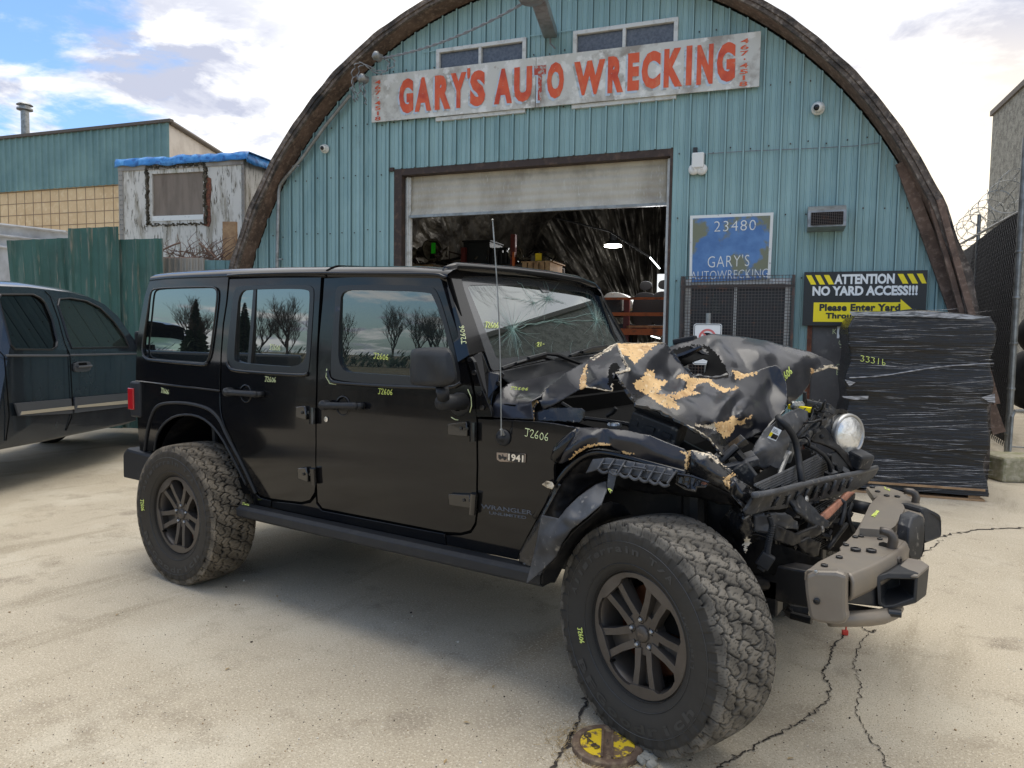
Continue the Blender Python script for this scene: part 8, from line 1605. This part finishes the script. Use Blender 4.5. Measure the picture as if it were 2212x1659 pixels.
# ---------------------------------------------------------------- wheels (outer face towards -Y)
def tyre_mesh():
    NA, prof = 760, []
    side = [(.228, -.100), (.235, -.118), (.255, -.128), (.285, -.140), (.315, -.146), (.345, -.146), (.365, -.143), (.378, -.140)]
    for i, (r, y) in enumerate(side): prof.append((r, y, 0, 0))
    for t in np.linspace(-1, 1, 58):          # shoulder to shoulder
        a = abs(t); y = .139*math.sin(t*math.pi/2*.92)/math.sin(math.pi/2*.92); r = .417-.010*a**2-.026*max(0, (a-.80)/.20)**2; prof.append((r, y, 1, t))
    for r, y in side[::-1]: prof.append((r, -y, 0, 0))
    NP = len(prof); ang = np.linspace(0, 2*math.pi, NA, endpoint=False)
    # lug cells: jittered interlocking sites
    ncirc, cols = 40, [-.88, -.60, -.33, -.06, .06+.15, .46, .74, .95]; sites = []; r2 = np.random.default_rng(5)
    cols = [-.90, -.56, -.28, 0, .28, .56, .90]
    for ci, cx_ in enumerate(cols):
        nn = ncirc if abs(cx_) < .8 else 36
        for k in range(nn): sites.append((cx_+r2.normal()*.045*(abs(cx_) < .8), (k+.5*(ci % 2)+r2.normal()*.13)/nn*2*math.pi, abs(cx_) > .8))
    S = np.array([(s[0], s[1]) for s in sites]); V = np.zeros((NA*NP, 3)); dust = np.zeros(NA*NP)
    for j, (r, y, tr, t) in enumerate(prof):
        h = np.zeros(NA); du = np.zeros(NA)
        if tr:
            a2 = ang+.035*np.sin(ang*41+t*9)+.03*math.sin(t*11); tt = t+.05*np.sin(ang*60+t*4)
            d = np.zeros((NA, len(S))); dx_ = (tt[:, None]-S[None, :, 0])*.139; dth = (a2[:, None]-S[None, :, 1]+math.pi) % (2*math.pi)-math.pi; dy_ = dth*.415
            d = np.sqrt((dx_*1.15)**2+(dy_*.95)**2); d.sort(axis=1); e = d[:, 1]-d[:, 0]
            g = np.clip((e-.0042)/.0040, 0, 1); h = -.014*(1-g); du = g*(.75+.25*np.sin(ang*17+t*6))
            sip = (np.abs(np.sin(ang*115+2.0*np.sin(t*22))) < .16) & (g > .9); h = np.where(sip, h-.003, h); du = np.where(sip, du*.4, du)
            if abs(t) > .9: h -= .0; du *= .8
        elif abs(y) >= .140 and r > .34:           # shoulder side biters
            k = .5+.5*np.sign(np.sin(ang*36+.6*np.sin(ang*7))); h = 0*k; yy = k*.006*(r-.34)/.03; y = y+np.sign(y)*yy
        if not tr: du = np.full(NA, .20 if r > .24 else .12)
        V[j::NP, 0] = (r+h)*np.cos(ang); V[j::NP, 2] = (r+h)*np.sin(ang); V[j::NP, 1] = y; dust[j::NP] = du
    I = np.arange(NA)[:, None]*NP+np.arange(NP-1)[None, :]; J = ((np.arange(NA)+1) % NA)[:, None]*NP+np.arange(NP-1)[None, :]
    F = np.stack([I, I+1, J+1, J], -1).reshape(-1, 4); return V, F, dust
TV, TF, TDu = tyre_mesh()
def tyre_data(matn):
    me = bpy.data.meshes.new('tyre'); me.from_pydata(TV.tolist(), [], TF.tolist()); me.materials.append(K[matn]); at = me.attributes.new('dust', 'FLOAT', 'POINT'); at.data.foreach_set('value', TDu.astype(np.float32)); me.polygons.foreach_set('use_smooth', [True]*len(me.polygons)); me.update(); return me
ML = Matrix.Rotation(math.pi/2, 4, 'X')       # lathe axis +Z -> -Y (outward)
def arc_text(mb, s, r, a0, a1, hgt, y, flip=False):
    n = len(s)
    for i, ch_ in enumerate(s):
        if ch_ == ' ': continue
        ac = a0+(a1-a0)*(i+.5)/n; wv = abs(a1-a0)/n*r*.78
        vs, fs = text_geo(ch_, 1.0, .03); a = np.array(vs); mn = a.min(0); mx_ = a.max(0); q = (a-mn)/(mx_-mn+1e-9); out_ = []; lc = 1.0 if (ch_.isupper() or ch_ in 'dhlbtik') else .78
        if ch_ in 'Iil1': q[:, 0] = .3+.4*q[:, 0]
        for x, z in q:
            dr = (z*lc-.5)*hgt; dt = (x-.5)*wv/r; s_ = 1 if a1 < a0 else -1
            rr_ = r+dr*(1 if s_ > 0 else -1); th_ = ac-(dt if s_ > 0 else -dt); out_.append((rr_*math.cos(th_), y, rr_*math.sin(th_)))
        mb.add(out_, fs)
def make_wheel(matn):
    wroot = bpy.data.objects.new('wheel', None); COL.objects.link(wroot); wroot.parent = suv
    def lk(o): o.parent = wroot; return o
    t_ = bpy.data.objects.new('tyre', tyre_data(matn)); COL.objects.link(t_); t_.parent = wroot
    def B(mb, name, mt_, **k):
        o = link(name, mb.v, mb.f, mt_, None, fm=mb.m, **k); bm = bmesh.new(); bm.from_mesh(o.data); bmesh.ops.recalc_face_normals(bm, faces=bm.faces); bm.to_mesh(o.data); bm.free(); o.parent = wroot; return o
    # rim: barrel, lip and five double spokes
    m_ = MB(); m_.lathe([(.232, .118), (.238, .112), (.232, .104), (.214, .100), (.206, .092), (.200, .05), (.196, -.05), (.205, -.11)], ML, 72); B(m_, 'rim', 'bronze', smooth=True)
    m_ = MB()
    def sp(pts, d0, d1, holes=()):      # (x, z) outline; d = outward distance as a function of radius
        m_.prism(pts, holes, lambda x, z: (x, -(d0+ (d1-d0)*min(1, math.hypot(x, z)/.21)), z), lambda x, z: (x, -(d0+(d1-d0)*min(1, math.hypot(x, z)/.21)-.04), z))
    hub = [(.078*math.cos(t), .078*math.sin(t)) for t in np.linspace(0, 2*math.pi, 41)[:-1]]
    m_.prism(hub, [], lambda x, z: (x, -.082, z), lambda x, z: (x, -.03, z))
    for i in range(5):
        a = -math.pi/2+.12+i*2*math.pi/5; ca2, sa2 = math.cos(a), math.sin(a)
        def P2(r, l): return (r*ca2-l*sa2, r*sa2+l*ca2)
        for s_ in (-1, 1):
            sp([P2(.050, s_*.010), P2(.055, s_*.040), P2(.120, s_*.043), P2(.190, s_*.056), P2(.214, s_*.062), P2(.214, s_*.030), P2(.180, s_*.027), P2(.120, s_*.017)], .080, .106)
        m_.prism([P2(.05, -.03), P2(.05, .03), P2(.19, .05), P2(.19, -.05)], [], lambda x, z: (x, -.062, z), lambda x, z: (x, -.045, z))
        # web between neighbouring pairs at the rim
        m_.prism([P2(.196, .03), P2(.216, .03), P2(.216, -.03), P2(.196, -.03)], [], lambda x, z: (x, -.104, z), lambda x, z: (x, -.05, z))
    B(m_, 'spokes', 'bronze', bev=.005)
    ring_ = [(.226*math.cos(t), .226*math.sin(t)) for t in np.linspace(0, 2*math.pi, 73)[:-1]]; inner = []
    for i in range(5):
        a = -math.pi/2+.12+i*2*math.pi/5
        for da, r_ in ((-.36, .204), (-.27, .190), (.27, .190), (.36, .204), (.50, .208), (.63, .209), (.76, .208)): inner.append((r_*math.cos(a+da), r_*math.sin(a+da)))
    m_ = MB(); m_.prism(ring_, [inner[::-1]], lambda x, z: (x, -.110, z), lambda x, z: (x, -.095, z)); B(m_, 'rim_face', 'bronze', bev=.004)
    m_ = MB(); m_.lathe([(.0001, .094), (.024, .093), (.031, .088), (.032, .08)], ML, 28); cap = B(m_, 'centre_cap', 'bronze', smooth=True)
    m_ = MB(); text_fit(m_, 'Jeep', lambda x, y: (x, -.0952, y), -.013, .013, -.006, .006, .0); o = B(m_, 'cap_lettering', mat('light_bronze', sr(140, 126, 112), .4, .5)); o.parent = cap
    for i in range(5):
        a = math.pi/2+.12+i*2*math.pi/5+.0; x, z = .052*math.cos(a), .052*math.sin(a); M = Matrix.Translation((x, -.080, z)) @ ML
        m_ = MB(); m_.lathe([(.0155, .004), (.0135, .002), (.0135, -.001), (.0001, -.001)], M, 18); B(m_, 'nut_recess', 'dark'); m_ = MB(); m_.lathe([(.009, .0), (.009, .010), (.006, .014), (.0001, .015)], M, 6); B(m_, 'lug_nut', 'alu')
    m_ = MB(); m_.lathe([(.165, .02), (.165, .0), (.06, 0), (.06, .04), (.0001, .04)], ML, 40); B(m_, 'brake_disc', 'disc')
    m_ = MB(); m_.lathe([(.204, -.02), (.0001, -.02)], ML, 30); m_.box((.11, -.01, .08), (.10, .06, .12)); B(m_, 'brake_backing', 'dark')
    m_ = MB(); a = -2.35; m_.tube([(.192*math.cos(a), -.095, .192*math.sin(a)), (.186*math.cos(a), -.118, .186*math.sin(a))], .006, 8); B(m_, 'valve', 'dark')
    m_ = MB(); arc_text(m_, 'BFGoodrich', .318, math.radians(-150), math.radians(-28), .034, -.1475); arc_text(m_, 'All-Terrain T/A', .318, math.radians(165), math.radians(50), .026, -.1475); arc_text(m_, 'LT285/70R17', .275, math.radians(-5), math.radians(35), .014, -.139); B(m_, 'sidewall_lettering', mat('raised_black_rubber', (.035, .035, .034), .5)).parent = t_
    m_ = MB(); vs = []
    for r0 in (.262, .345): m_.tube([(r0*math.cos(t), -.1325 if r0 < .3 else -.1475, r0*math.sin(t)) for t in np.linspace(0, 2*math.pi, 90)], .0016, 4, cap=False)
    B(m_, 'sidewall_ring', MATS['raised_black_rubber']).parent = t_
    return wroot
def copy_tree(o, parent):
    c = o.copy(); COL.objects.link(c); c.parent = parent
    for q in list(o.children): copy_tree(q, c)
    return c
wf_ = make_wheel('rubber_front')
YW = -.785; HZ = .407; SX = suv.location.x
wr_ = copy_tree(wf_, suv)
rub = tyre_data('rubber')
for q in wr_.children:
    if q.name.startswith('tyre'): q.data = rub
wl_ = copy_tree(wf_, suv); wl2_ = copy_tree(wr_, suv)
FA = -.34; fcap = PY(1383, 1371, YW-.095*math.cos(FA)); FX = float(fcap[0])-.095*math.sin(FA)
for o_, x, y, rz, ry in ((wf_, FX, YW, FA, -.05), (wr_, -2.965, YW, 0, .10), (wl_, 0, -YW, math.pi+FA, .3), (wl2_, -2.965, -YW, math.pi, .7)):
    o_.location = (x-SX, y, HZ); o_.rotation_euler = (0, ry, rz)
scribble('marker_writing', 'J2606', T('h', [(330, 850)])[0], (1.6, 8.2), (9, -1), lambda u, v: PPL(u, v, (FX+.1485*math.sin(FA), YW-.1485*math.cos(FA), 0), np.array([math.sin(FA), -math.cos(FA), 0])), suv, 'chalk', .0020)
scribble('marker_writing', 'J2606', T('f', [(97, 1178)])[0], (.6, 6.0), (7, -.5), lambda u, v: PY(u, v, YW-.149), suv, 'chalk', .0018)

# a second pickup parked behind the photographer, mirrored in the rearmost side window
pk2 = truck.copy(); COL.objects.link(pk2)
for q in list(truck.children): copy_tree(q, pk2)
pk2.location = (-15.2, -7.0, 0); pk2.rotation_euler = (0, 0, R_(105)); tag(pk2, 'dark pickup truck mirrored in the rearmost side window', 'pickup truck')
